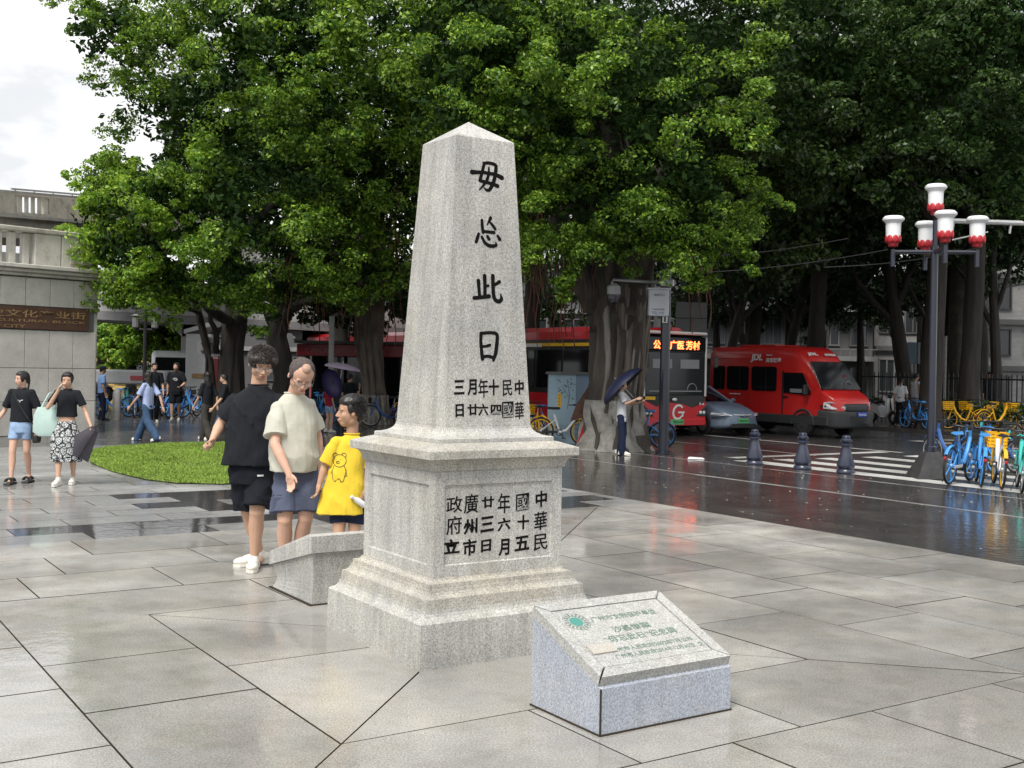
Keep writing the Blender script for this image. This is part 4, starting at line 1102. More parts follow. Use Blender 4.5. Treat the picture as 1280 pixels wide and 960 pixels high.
mass('added shading tree whose crown spreads over the bus', 6.0, 31.5, 9.6, 3.8, tx=2.95)
mass('added shading tree rising behind the obelisk', -0.6, 32, 9.4, 3.6, tx=-1.0)
mass('added shading tree over the van, its trunk behind the limewashed tree', 13.0, 35, 9.8, 4.2, tx=13.95)
mass('added shading tree over the far kerb, its trunk behind the lamp pole', 9.5, 33, 9.8, 3.6, tx=12.05)
mass('added shading tree at the back above the shop building', 17.0, 47, 8.6, 4.6, tx=17.9)
mass('added shading tree at the back behind the leaning trees', 10.0, 48, 8.4, 4.6)
for lab, px, Y, py, r in (('added dark bushy tree before the shops, left of the van roof', 895, 50, 385, 2.3), ('added dark bushy tree above the middle of the van', 985, 51, 375, 2.2), ('added dark bushy tree right of the van windscreen', 1075, 50, 385, 2.4), ('added dark bushy tree behind the poster board', 1150, 53, 370, 2.2),
                           ('added dark bushy tree between the obelisk and the banyan', 690, 50, 370, 2.4), ('added dark bushy tree seen above the bus shelter', 420, 56, 385, 2.2)):
    p = W(px, py, Y); b_ = Vector((p.x, Y, 0))  # bushy trees added to make the facades behind read dark
    tree('added_bushy_tree', lab, b_, [b_, b_ + Vector((.1, 0, 1.6)), p], [.22, .18, .1], shell(p.x, p.y, p.z, r, rz=r * .55, dens=.8, pr=(.35, .6), back=.6), per=60, size=.19, m=M_leafd, bark=M_barkd)
# trees under the flyover on the left
for (px, py, Y, r, lab, bx) in ((160, 430, 54, 1.7, 'green tree under the flyover beside the abutment', 165), (205, 425, 52, 1.8, 'bright green tree under the flyover left of the round sign', 205), (132, 420, 56, 1.4, 'small tree hard against the abutment corner', 126)):
    p = W(px, py, Y); b_ = Vector((W(bx, py, Y).x, Y, 0))
    tree('leafy_tree', lab, b_, [b_, b_ + Vector((0, 0, 1.4)), p], [.22, .18, .08], shell_px(px, py, Y, r, dens=1.3) + shell_px(px + 16, py + 10, Y, r * .7, dens=1.2) + shell_px(px - 10, py - 14, Y, r * .8, dens=1.2), per=100, size=.17, m=M_leafy, bark=M_barkd)
# shrub growing on the abutment
sh = W(88, 292, 26.5); 
t = thing('shrub', 'small bright shrub growing on top of the abutment balustrade', 'shrub', sh)
link('foliage', leaves(np.array([(0, 0, 0, .28), (.28, .1, -.02, .24), (-.22, 0, .02, .26), (.5, 0, -.06, .2), (-.1, .1, .12, .2)]), 170, .06), M_leafy, t)
mb = MB(); mb.tube([(0, 0, -.5), (0.02, 0, 0)], .03, 6); mb.build('stem', M_barkd, t)
# low hedge on the far pavement
M_hedge = M_leafd
pf = []
for i in range(150): q = AB(26.5 + random.uniform(-.4, .4), random.uniform(2, 26), random.uniform(.35, .75)); pf.append((*q, .35))
o = link('roadside_hedge', leaves(pf, 60, .12), M_hedge); tag(o, 'low dark hedge along the far pavement behind the parked bikes', kind='stuff')
# ================================================================== VEHICLES
def paint(name, c, **k): return mat(name, c, .32, coat=.4, nscale=k.pop('nscale', 1.5), namt=.08, **k)
M_red = paint('red vehicle paint', (.56, .020, .018)); M_redb = paint('red bus paint', (.52, .014, .022)); M_blk = mat('black trim', (.018, .018, .02), .45)
M_gl = mat('dark tinted glass', (.008, .009, .011), .08, spec=.4); M_rub = mat('tyre rubber', (.016, .016, .017), .8)
M_blu = paint('blue grey car paint', (.13, .18, .25)); M_alu = mat('bare aluminium', (.45, .46, .47), .35, metal=.8)
M_lampg = mat('headlamp glass', (.62, .65, .68), .12, spec=.9); M_plateg = mat('green number plate', (.10, .45, .16), .4); M_plateb = mat('blue number plate', (.02, .07, .42), .4)
M_yelp = mat('yellow paint', (.70, .42, .02), .45); M_dgrey = mat('dark grey plastic', (.035, .037, .04), .55); M_wt = mat('white lettering', (.75, .75, .75), .5)
M_led = mat('orange led display', (.8, .1, .02), .5, emit=(1.0, .12, .03), estr=5.0)
M_int = mat('dim interior', (.06, .06, .065), .8); M_curt = mat('pale grey blind', (.22, .23, .24), .8)
SK = .87
def rrect(w, z0, z1, rt, rb, n=4, tumble=0.0):
    """half-rounded cross-section, counter-clockwise in (y,z)"""
    P = []
    for cy, cz, r, a0 in ((w - rt - tumble, z1 - rt, rt, 0), (-w + rt + tumble, z1 - rt, rt, PI / 2), (-w + rb, z0 + rb, rb, PI), (w - rb, z0 + rb, rb, 3 * PI / 2)):
        for k in range(n + 1): a = a0 + PI / 2 * k / n; P.append((cy + r * math.cos(a), cz + r * math.sin(a)))
    return P
def loft_x(mb, secs, mi=0):
    """secs: (x, w, z0, z1, rt, rb, tumble)"""
    mb.rings([[(x, y, z) for y, z in rrect(w, z0, z1, rt, rb, tumble=tb)] for x, w, z0, z1, rt, rb, tb in secs], True, mi)
def wheel(parent, x, y, r, w=.22, hub=M_alu, tyre_name='tyre'):
    mb = MB(); s = 1 if y > 0 else -1
    mb.rings([[(x + rr * math.cos(2 * PI * k / 28), yy, r + rr * math.sin(2 * PI * k / 28)) for k in range(28)] for rr, yy in ((r * .62, y), (r * .95, y + s * .01), (r, y - s * .03), (r, y - s * (w - .03)), (r * .95, y - s * w), (r * .6, y - s * w))])
    t = mb.build('wheel', M_rub, parent, smooth=True)
    mb = MB(); mb.rings([[(x + rr * math.cos(2 * PI * k / 20), yy, r + rr * math.sin(2 * PI * k / 20)) for k in range(20)] for rr, yy in ((r * .60, y + s * .004), (r * .56, y - s * .03), (r * .30, y - s * .035), (r * .26, y + s * .012), (r * .10, y + s * .02))])
    mb.build('rim', hub, t, smooth=True)
    mb = MB()
    for k in range(6):
        a = k * PI / 3; mb.ell((x + r * .42 * math.cos(a), y - s * .02, r + r * .42 * math.sin(a)), (.05 * r / .35, .012, .05 * r / .35), nu=8, nv=4)
    mb.build('rim_hole', M_blk, t)
def panel_side(name, parent, pts, y, m, th=.012):
    s = 1 if y > 0 else -1; mb = MB(); mb.rings([[(x, y - s * .02, z) for x, z in pts], [(x, y + s * th, z) for x, z in pts]]); return mb.build(name, m, parent)
def round_poly(x0, z0, x1, z1, r=.06, n=3, xs=0.0):
    P = []
    for cx, cz, a0 in ((x1 - r, z1 - r, 0), (x0 + r, z1 - r, PI / 2), (x0 + r, z0 + r, PI), (x1 - r, z0 + r, 3 * PI / 2)):
        for k in range(n + 1): a = a0 + PI / 2 * k / n; P.append((cx + r * math.cos(a) + xs * (cz - z0), cz + r * math.sin(a)))
    return P

# ---------------- red delivery van; x forward, y left, origin on the ground under the front axle
vl = G(1012, 546); va, vb = inv_ab(vl)
van = thing('delivery_van', 'red high-roofed delivery van with white lettering, driving to the right', 'van', AB(va + .93 * SK - .15, vb + .1), TH - PI / 2)
van.scale = (.82, .82, .83)
HW = 1.0
body = MB()
loft_x(body, [(-4.30, HW - .04, .42, 2.72, .22, .06, .05), (-4.22, HW, .38, 2.80, .24, .06, .05), (-1.2, HW, .38, 2.84, .26, .06, .05), (-.55, HW, .38, 2.80, .30, .06, .07), (-.25, HW, .38, 2.66, .32, .06, .10), (.05, HW - .01, .38, 2.36, .30, .06, .16),
              (.38, HW - .02, .38, 1.86, .16, .06, .17), (.62, HW - .03, .40, 1.50, .10, .06, .10), (.72, HW - .04, .40, 1.42, .10, .08, .06), (1.02, HW - .10, .42, 1.28, .12, .10, .04), (1.20, HW - .22, .46, 1.12, .14, .12, .04), (1.27, HW - .36, .52, .98, .14, .12, .04)])
body.build('body', M_red, van, smooth=True, angle=40)
lo = MB(); lo.box((-1.6, 0, .52), (5.2, HW * 2 + .03, .30), bevel=.03); lo.build('sill_cladding', M_dgrey, van)
bm_ = MB()
bm_.rings([[(x, y, z) for y, z in rrect(w, z0, z1, .08, .08)] for x, w, z0, z1 in ((.62, HW + .015, .34, .86), (1.08, HW - .05, .32, .86), (1.30, HW - .26, .32, .84), (1.37, HW - .50, .36, .80))])
bm_.build('front_bumper', M_dgrey, van, smooth=True, angle=40)
gr = MB(); gr.rings([[(x, y, z) for y, z in rrect(w, z0, z1, .06, .06)] for x, w, z0, z1 in ((1.10, .62, .84, 1.10), (1.32, .52, .84, 1.04), (1.345, .46, .86, 1.0))]); gr.build('grille', M_dgrey, van, smooth=True)
for z in (.56, .62, .68):
    mb = MB(); mb.box((1.375, 0, z), (.02, .8, .022)); mb.build('grille_bar', M_blk, van)
mb = MB(); mb.box((1.395, .12, .74), (.02, .40, .14)); pl = mb.build('number_plate', M_plateb, van)
mb = MB(); text_on(mb, '粤A·8T526', (1.406, .12, .74), (0, 1, 0), (0, 0, 1), height=.075, width=.34, extrude=.01, depth=.004); mb.build('plate_number', M_wt, pl)
for s in (-1, 1):
    mb = MB(); mb.rings([[(.78, s * (HW - .045), .90), (.80, s * (HW - .045), 1.10), (1.02, s * (HW - .13), 1.12), (1.27, s * .52, .98), (1.24, s * .50, .86), (1.05, s * (HW - .14), .88)], [(.80, s * (HW - .01), .91), (.82, s * (HW - .012), 1.08), (1.05, s * (HW - .09), 1.10), (1.31, s * .54, .97), (1.29, s * .52, .88), (1.09, s * (HW - .09), .89)]]); mb.build('headlight', M_lampg, van)
    for x, z0, z1, x1 in ((-4.05, 1.38, 2.16, -3.52), (-3.40, 1.38, 2.16, -2.40), (-2.25, 1.38, 2.16, -1.15)):
        fr_ = panel_side('window', van, round_poly(x, z0, x1, z1, .09), s * (HW - .012), M_gl)
        mb = MB(); mb.box(((x + x1) / 2 + .1, s * (HW + .004), (z0 + z1) / 2), (.018, .012, z1 - z0 - .04)); mb.build('window_bar', M_blk, fr_)
    dw = panel_side('door_window', van, [(-.82, 1.34), (-.82, 1.98), (-.05, 1.98), (.30, 1.42), (.22, 1.30)], s * (HW - .012), M_gl)
    mb = MB(); mb.box((-.30, s * (HW - .002), 1.42), (.5, .012, .12)); mb.build('seat_seen', M_curt, dw)
    panel_side('door', van, [(-.90, .62), (-.90, 2.04), (-.85, 2.04), (-.85, .66), (.42, .66), (.42, .62)], s * (HW - .014), M_blk, .017)
    mb = MB(); mb.box((-.74, s * (HW + .015), 1.22), (.2, .03, .05), bevel=.01); mb.build('door_handle', M_blk, van)
    mb = MB(); mb.box((.22, s * (HW + .14), 1.46), (.12, .22, .34), bevel=.04); mb.build('mirror', M_blk, van)
    mb = MB(); mb.box((.78, s * (HW - .03), .98), (.26, .02, .05)); mb.build('side_marker', M_blk, van)
    mb = MB(); mb.box((-2.7, s * (HW + .004), 2.42), (2.6, .012, .02)); mb.build('roof_moulding', M_red, van)
    mb = MB(); mb.torus((0, s * (HW - .004), .38), .46, .035, n=16, m=5, a0=0, a1=PI); mb.build('wheel_arch', M_dgrey, van)
    mb = MB(); mb.torus((-3.3, s * (HW - .004), .38), .46, .035, n=16, m=5, a0=0, a1=PI); mb.build('wheel_arch', M_dgrey, van)
# windscreen follows the slope of the body
ws = MB(); ws.rings([[(.055, -.80, 2.35), (.055, .80, 2.35), (.66, .90, 1.475), (.66, -.90, 1.475)], [(.095, -.78, 2.34), (.095, .78, 2.34), (.70, .88, 1.49), (.70, -.88, 1.49)]]); w_ = ws.build('windscreen', M_gl, van)
mb = MB(); mb.ell((.42, .42, 1.82), (.02, .11, .14), nu=10, nv=6); mb.box((.50, .42, 1.66), (.02, .34, .18), bevel=.01); mb.build('driver_seen', mat('dim red clothing', (.14, .02, .02), .8), w_)
mb = MB(); mb.torus((.60, .40, 1.60), .15, .012, 'x', n=20, m=5); mb.build('steering_wheel', M_curt, w_)
mb = MB(); mb.tube([(.68, .1, 1.52), (.50, .45, 1.78)], .012, 5); mb.tube([(.68, -.6, 1.52), (.5, -.2, 1.78)], .012, 5); mb.build('wiper', M_blk, w_)
def van_text(s_, x, y, z, h_, w, side=True, slant=.2):
    mb = MB()
    if side: text_on(mb, s_, (x, y, z), (1, 0, 0) if y < 0 else (-1, 0, 0), (.0, 0, 1), height=h_, width=w, bold=.03, extrude=.01, depth=.006)
    mb.v = [(p[0] + slant * (p[2] - z) * (1 if y < 0 else -1), p[1], p[2]) for p in mb.v]
    mb.build('lettering', M_wt, van)
van_text('JDL', -2.02, -HW - .006, 2.43, .27, .52)
van_text('京东快递', -1.28, -HW - .006, 2.37, .15, .66, slant=.15)
van_text('Express', -1.46, -HW - .006, 2.53, .055, .26)
van_text('JDL', 2.02, HW + .006, 2.43, .27, .52) if False else None
van_text('www.jdl.com', -3.0, -HW - .006, 1.24, .06, .5)
mb = MB(); zz = 2.55
up_ = Vector((-.30, 0, .31)).normalized()
text_on(mb, 'JDL', (-.10, -.52, 2.545), (0, 1, 0), up_, height=.14, width=.46, bold=.03, extrude=.01, depth=.012)
text_on(mb, '京东快递', (-.10, .28, 2.545), (0, 1, 0), up_, height=.10, width=.50, bold=.02, extrude=.01, depth=.012)
mb.v = [(p[0] + .035, p[1], p[2] + .02) for p in mb.v]; mb.build('lettering', M_wt, van)
for x in (0, -3.3):
    for s in (-1, 1): wheel(van, x, s * (HW + .005), .37, hub=M_dgrey)
mb = MB(); mb.box((-1.6, 0, .36), (4.6, 1.6, .18)); mb.build('underbody', M_blk, van)
mb = MB(); mb.box((-2.4, 0, 2.85), (1.6, 1.2, .05), bevel=.02); mb.build('roof_panel', M_red, van)

# ---------------- city bus
bfl = AB(14.32, 15.45)
bus = thing('city_bus', 'red and black city bus with lit orange destination display, head on beside the tree', 'bus', AB(15.42, 15.45), TH - PI / 2)
bus.scale = (SK, SK, SK)
BW = 1.26; BL = 11.2
body = MB(); loft_x(body, [(-BL, BW - .05, .32, 2.86, .12, .08, .02), (-BL + .1, BW, .30, 2.92, .14, .06, .02), (-.20, BW, .30, 2.92, .14, .06, .02), (-.03, BW - .02, .32, 2.88, .14, .08, .02), (.03, BW - .08, .36, 2.80, .14, .08, .02)])
body.build('body', M_blk, bus, smooth=True, angle=40)
hd = MB(); hd.box((.045, 0, 2.66), (.10, 2.30, .42), bevel=.04); hd.build('destination_box', M_gl, bus)
mb = MB(); text_on(mb, '公交 广医 芳村', (.105, .0, 2.62), (0, 1, 0), (0, 0, 1), height=.26, width=1.75, bold=.018, extrude=.01, depth=.006); mb.build('led_lettering', M_led, bus)
tp_ = MB(); tp_.box((-.12, 0, 2.965), (.55, 2.3, .085), bevel=.03); tp_.build('roof_visor', mat('pale grey paint', (.55, .56, .56), .4), bus)
wsn = MB(); wsn.rings([[(.03, y, z) for y, z in rrect(1.12, 1.18, 2.42, .10, .06)], [(.075, y, z) for y, z in rrect(1.10, 1.20, 2.40, .10, .06)]]); w_ = wsn.build('windscreen', mat('bus windscreen', (.022, .026, .028), .08, spec=.5), bus)
for y in (-.52, .52):
    mb = MB(); mb.box((.085, y, 2.08), (.012, .72, .26)); mb.build('sun_blind', M_curt, w_)
mb = MB(); mb.box((.085, .0, 1.30), (.012, 2.0, .035)); mb.torus((.09, .62, 1.34), .18, .014, 'x', n=20, m=5, a0=0, a1=PI); mb.build('dashboard', M_curt, w_)
for s in (-1, 1):
    mb = MB(); mb.tube([(.06, s * 1.16, 1.15), (.05, s * 1.17, 2.86)], .035, 6); mb.build('screen_pillar', mat('pale grey paint', (.5, .5, .5), .4), bus)
    mb = MB(); mb.tube([(.02, s * 1.2, 2.6), (.3, s * 1.3, 2.5), (.32, s * 1.3, 2.3)], .02, 6); mb.box((.33, s * 1.30, 2.15), (.08, .16, .34), bevel=.03); mb.build('mirror', M_blk, bus)
rp_ = MB(); rp_.rings([[(.03, y, z) for y, z in ((-1.2, .36), (1.2, .36), (1.22, .98), (.62, .80), (.3, .90), (-.3, .96), (-.72, .84), (-1.22, 1.08))], [(.085, y, z) for y, z in ((-1.16, .38), (1.16, .38), (1.19, .96), (.62, .82), (.3, .92), (-.3, .98), (-.72, .86), (-1.19, 1.05))]])
rp_.build('front_panel', M_redb, bus)
bp2 = MB(); bp2.rings([[(.05, y, z) for y, z in rrect(1.2, .30, .50, .06, .06)], [(.12, y, z) for y, z in rrect(1.14, .32, .48, .06, .06)]]); bp2.build('front_bumper', M_redb, bus)
for s in (-1, 1):
    mb = MB(); mb.rings([[(.08, s * 1.18, .92), (.08, s * .78, .58), (.08, s * 1.18, .56)], [(.105, s * 1.16, .88), (.105, s * .82, .595), (.105, s * 1.16, .575)]]); hl = mb.build('headlight', M_blk, bus)
    for yy in (.95, 1.08):
        mb = MB(); mb.ell((.11, s * yy, .68), (.03, .055, .055), nu=10, nv=6); mb.build('lamp', M_lampg, hl)
# the letter G in a ring
mb = MB()
lg = []
n_ = 26
for k in range(n_ + 1):
    a = math.radians(38 + 290 * k / n_); r_ = .185; w_g = .045 + .02 * math.sin(PI * k / n_)
    lg.append(((r_ + w_g / 2) * math.cos(a), (r_ + w_g / 2) * math.sin(a) * 1.05, (r_ - w_g / 2) * math.cos(a), (r_ - w_g / 2) * math.sin(a) * 1.05))
GY, GZ = .10, .70
for k in range(n_):
    a, b = lg[k], lg[k + 1]
    for (p, q) in (((a[0], a[1]), (a[2], a[3])),):
        mb.rings([[(.09, GY + a[0] + .12 * a[1], GZ + a[1]), (.09, GY + b[0] + .12 * b[1], GZ + b[1]), (.09, GY + b[2] + .12 * b[3], GZ + b[3]), (.09, GY + a[2] + .12 * a[3], GZ + a[3])], [(.1, GY + a[0] + .12 * a[1], GZ + a[1]), (.1, GY + b[0] + .12 * b[1], GZ + b[1]), (.1, GY + b[2] + .12 * b[3], GZ + b[3]), (.1, GY + a[2] + .12 * a[3], GZ + a[3])]])
mb.box((.095, GY + .12, GZ - .01), (.01, .24, .05)); mb.box((.095, GY + .17, GZ - .07), (.01, .05, .12)); mb.build('company_emblem', M_wt, bus)
mb = MB(); mb.box((.12, .04, .42), (.02, .50, .15)); pl = mb.build('number_plate', M_plateg, bus)
mb = MB(); text_on(mb, '粤AD1638', (.131, .08, .42), (0, 1, 0), (0, 0, 1), height=.08, width=.36, extrude=.01, depth=.003); mb.build('plate_number', M_blk, pl)
mb = MB(); text_on(mb, '9-4', (.092, 1.0, .93), (0, 1, 0), (0, 0, 1), height=.08, width=.18, extrude=.01, depth=.004); mb.build('fleet_number', M_wt, bus)
mb = MB(); mb.box((.09, -.95, 1.10), (.02, .36, .09)); mb.build('yellow_sticker', M_yelp, bus)
mb = MB(); mb.ell((.10, -.05, 1.06), (.02, .10, .045), nu=10, nv=6); mb.build('wiper_motor', M_lampg, bus)
for s in (-1, 1):
    mb = MB(); mb.box((-BL / 2, s * (BW + .004), .72), (BL - .1, .02, .78)); mb.build('lower_side', M_redb, bus)
    mb = MB(); mb.box((-BL / 2, s * (BW + .004), 2.62), (BL - .1, .025, .10)); mb.build('yellow_stripe', M_yelp, bus)
    mb = MB(); mb.box((-BL / 2 - 1.5, s * (BW + .008), 2.60), (4.5, .025, .10)); mb.build('white_stripe', M_wt, bus)
    for i in range(7):
        x0 = -.9 - i * 1.45; p_ = panel_side('window', bus, round_poly(x0 - 1.32, 1.28, x0, 2.46, .06), s * (BW - .008), M_gl)
    for x in (-2.6, -8.0): wheel(bus, x, s * (BW + .01), .47)
    mb = MB(); mb.rings([[(x, s * y, z) for y, z in ((BW - .02, 2.78), (BW - .01, 3.02), (BW - .20, 3.16), (BW - .5, 3.18), (BW - .5, 2.78))] for x in (-BL + .3, -1.0)]); mb.build('roof_fairing', M_redb, bus)
mb = MB(); mb.box((-BL / 2 - .3, 0, 3.02), (BL - 2.0, 1.7, .26), bevel=.05); mb.build('battery_pack', M_redb, bus)
b2 = dup(bus, AB(15.42, 26.3), TH - PI / 2, 'second red bus, further back in the lane and seen only between the trunks', None)

# ---------------- blue grey saloon car
car = thing('parked_car', 'blue grey electric saloon car with green number plate, between bus and van', 'car', AB(17.45, 15.5), TH - PI / 2)
car.scale = (.80, .80, .84); CW = .92
body = MB(); loft_x(body, [(-4.5, CW - .22, .45, .92, .12, .1, .05), (-4.35, CW - .08, .30, 1.02, .14, .1, .08), (-3.6, CW, .24, 1.08, .16, .1, .10), (-1.0, CW, .22, 1.02, .16, .1, .10), (-.3, CW, .22, .96, .18, .1, .12), (.15, CW - .04, .22, .84, .20, .1, .14), (.42, CW - .14, .24, .74, .18, .1, .10), (.55, CW - .30, .28, .62, .12, .1, .06)])
body.build('body', M_blu, car, smooth=True, angle=50)
cab = MB(); loft_x(cab, [(-4.2, .58, .95, 1.02, .03, .02, .02), (-3.4, .66, .95, 1.36, .12, .02, .06), (-2.4, .70, .95, 1.48, .14, .02, .08), (-1.7, .70, .95, 1.44, .14, .02, .08), (-.75, .72, .92, .99, .04, .02, .04)])
cab.build('cabin_glass', M_gl, car, smooth=True, angle=60)
rf = MB(); loft_x(rf, [(-3.5, .60, 1.37, 1.40, .01, .01, 0), (-2.4, .62, 1.475, 1.51, .01, .01, 0), (-1.75, .62, 1.44, 1.475, .01, .01, 0)]); rf.build('roof', M_blu, car, smooth=True)
for s in (-1, 1):
    mb = MB(); mb.tube([(-1.7, s * .60, 1.455), (-.72, s * .74, .97)], .035, 6); mb.build('screen_pillar', M_blu, car)
    mb = MB(); mb.rings([[(.02, s * .90, .70), (.38, s * .76, .68), (.50, s * .50, .645), (.52, s * .50, .60), (.40, s * .78, .62), (.02, s * .92, .64)], [(.05, s * .93, .70), (.42, s * .79, .68), (.545, s * .50, .645), (.56, s * .50, .60), (.44, s * .81, .62), (.05, s * .95, .64)]]); mb.build('headlight', M_lampg, car)
    for x in (-.35, -3.3): wheel(car, x, s * (CW + .005), .33, hub=M_alu)
    mb = MB(); mb.box((-.95, s * (CW + .08), 1.04), (.12, .2, .12), bevel=.04); mb.build('mirror', M_blu, car)
mb = MB(); mb.tube([(.42, -.62, .66), (.57, -.2, .635), (.58, 0, .632), (.57, .2, .635), (.42, .62, .66)], .018, 6); mb.build('light_bar', M_lampg, car)
mb = MB(); mb.ell((.585, 0, .63), (.02, .06, .05), nu=12, nv=6); mb.build('badge', M_alu, car)
mb = MB(); mb.box((.57, .0, .46), (.03, .44, .14)); pl = mb.build('number_plate', M_plateg, car)
mb = MB(); text_on(mb, '粤AF7620', (.587, 0, .46), (0, 1, 0), (0, 0, 1), height=.08, width=.36, extrude=.01, depth=.003); mb.build('plate_number', M_blk, pl)
mb = MB(); mb.rings([[(.5, y, z) for y, z in rrect(.62, .24, .38, .05, .05)], [(.585, y, z) for y, z in rrect(.54, .25, .36, .05, .05)]]); mb.build('air_intake', M_blk, car)

# ---------------- far left: white van and lorry tail under the flyover
wv = thing('white_van', 'white van with dark windscreen parked under the flyover', 'van', (W(217, 480, 44).x, 44, 0), -PI / 2 + .3)
mb = MB(); loft_x(mb, [(-4, .85, .4, 1.95, .15, .1, .05), (-.3, .88, .35, 2.0, .15, .1, .06), (.1, .85, .35, 1.8, .15, .1, .1), (.5, .8, .4, 1.1, .1, .1, .08), (.75, .7, .45, 1.0, .1, .1, .05)]); mb.build('body', M_white, wv, smooth=True, angle=40)
mb = MB(); mb.rings([[(.16, -.68, 1.75), (.16, .68, 1.75), (.50, .74, 1.16), (.50, -.74, 1.16)], [(.20, -.66, 1.74), (.20, .66, 1.74), (.54, .72, 1.17), (.54, -.72, 1.17)]]); mb.build('windscreen', M_gl, wv)
for s in (-1, 1):
    panel_side('window', wv, round_poly(-3.6, 1.2, -.3, 1.7, .06), s * .86, M_gl)
    for x in (.1, -3): wheel(wv, x, s * .87, .3)
lt = thing('flatbed_lorry', 'white low lorry tail with red lights behind the parked bikes on the left', 'lorry', (W(168, 480, 42).x, 42, 0), 0)
mb = MB(); mb.box((0, 0, 1.0), (2.9, 1.8, .5), bevel=.05); mb.build('body', M_white, lt)
mb = MB(); mb.box((.45, -.92, .98), (.6, .03, .16)); mb.build('tail_light', M_red, lt)
for x in (-.9, .9):
    mb = MB(); mb.torus((x, -.6, .38), .24, .13, 'y', n=18, m=8); mb.build('wheel', M_rub, lt, smooth=True)
sg = thing('roadside_kiosk', 'white painted kiosk with slanting roof behind the round sign', 'kiosk', (W(247, 480, 41).x, 41, 0), 0)
mb = MB(); mb.box((0, .5, 1.3), (.9, 1, 2.6)); mb.rings([[(-.5, -.1, 2.6), (.5, -.1, 2.9), (.5, 1.1, 2.9), (-.5, 1.1, 2.6)], [(-.5, -.1, 2.75), (.55, -.1, 3.08), (.55, 1.1, 3.08), (-.5, 1.1, 2.75)]]); mb.build('wall', M_white, sg)
mb = MB(); mb.box((.05, -.02, 1.1), (.5, .04, .16)); mb.build('notice', M_gold, sg)
rd_ = thing('round_sign', 'grey back of a round road sign on a thin pole', 'road sign', (W(257, 500, 30).x, 30, 0), 0)
hz = W(257, 434, 30).z; mb = MB(); mb.tube([(0, 0, 0), (0, 0, hz + .22)], .03, 8); mb.build('pole', M_blk, rd_)
mb = MB(); mb.rings([[(.28 * math.cos(q * PI / 14), yy, hz + .28 * math.sin(q * PI / 14)) for q in range(28)] for yy in (.03, .05)]); mb.build('disc', mat('unpainted sign back', (.2, .2, .21), .6), rd_)
mb = MB(); mb.box((0, .0, hz + .1), (.3, .02, .03)); mb.box((0, .0, hz - .1), (.3, .02, .03)); mb.build('bracket', M_blk, rd_)
rb = thing('red_fire_cabinet', 'narrow dark red cabinet standing beside the round sign pole', 'cabinet', (W(269, 500, 31).x, 31, 0), 0)
mb = MB(); mb.box((0, 0, 1.1), (.22, .2, 1.3), bevel=.03); mb.box((0, 0, .25), (.3, .24, .5), bevel=.03); mb.build('body', mat('dark dull red paint', (.08, .010, .012), .5), rb)
# ================================================================== STREET FURNITURE
M_pole = paint('dark blue grey pole paint', (.016, .019, .034)); M_shade = mat('white lamp shade', (.80, .82, .84), .3, nscale=5, namt=.05)
M_redp = mat('red petal base', (.42, .018, .028), .5); M_pale_ = mat('pale blue grey box', (.62, .66, .72), .5, nscale=4, namt=.06)
# lamp with five shades
lp = G(1163, 597); lamp = thing('street_lamp', 'dark street lamp with five white shades on red petal bases', 'street lamp', lp, 0)
def zat(py, px=1165): return W(px, py, lp.y).z
zc_ = zat(315)
mb = MB(); mb.lathe([(.085, .0), (.085, .5), (.062, .52), (.055, zc_ + .1)], n=14); mb.build('pole', M_pole, lamp, smooth=True)
mb = MB(); q = .31
mb.rings([[(-q, -q, 0), (q, -q, 0), (q, q, 0), (-q, q, 0)], [(-.11, -.11, .42), (.11, -.11, .42), (.11, .11, .42), (-.11, .11, .42)]]); mb.build('pyramid_base', mat('blackened concrete', (.03, .03, .032), .7, nscale=8, namt=.4, bump=.4), lamp)
def shade(x, y, z0, par):
    g_ = .88
    mb = MB(); mb.lathe([(.05, z0 - .10), (.075, z0 - .09), (.085, z0 - .03), (.118, z0 - .015), (.122, z0 + .03)], (x, y, 0), n=16); c_ = mb.build('lamp_cup', M_redp, par, smooth=True)
    pt = MB()
    for k in range(8):
        a = k * PI / 4; cx_, cy_ = x + .118 * math.cos(a), y + .118 * math.sin(a); pt.ell((cx_, cy_, z0 + .025), (.014, .050, .062), rot=Matrix.Rotation(a, 3, 'Z'), nu=8, nv=6)
    pt.build('petal', M_redp, c_, smooth=True)
    mb = MB(); mb.lathe([(.115, z0 + .02), (.122, z0 + .28), (.135, z0 + .30), (.172, z0 + .335), (.175, z0 + .365), (.14, z0 + .40), (.05, z0 + .41)], (x, y, 0), n=16); mb.build('lamp_shade', M_shade, par, smooth=True, angle=30)
cy_ang = math.radians(-7)
ax = Vector((math.cos(cy_ang), math.sin(cy_ang), 0)); ay = Vector((-ax.y, ax.x, 0))
R_ = .66
for k, (dx_, dy_) in enumerate(((-R_, 0), (R_, 0), (0, -R_), (0, R_))):
    p = ax * dx_ + ay * dy_
    mb = MB(); mb.tube([(0, 0, zc_ - .0), (p.x, p.y, zc_ - .0)], .035, 8); mb.tube([(p.x, p.y, zc_ - .24), (p.x, p.y, zc_ + .04)], .04, 8); arm = mb.build('lamp_arm', M_pole, lamp, smooth=True)
    shade(p.x, p.y, zc_ + .18, arm)
mb = MB(); mb.tube([(0, 0, zc_), (0, 0, zc_ + .52)], .04, 8); arm = mb.build('lamp_stem', M_pole, lamp)
shade(0, 0, zc_ + .70, arm)
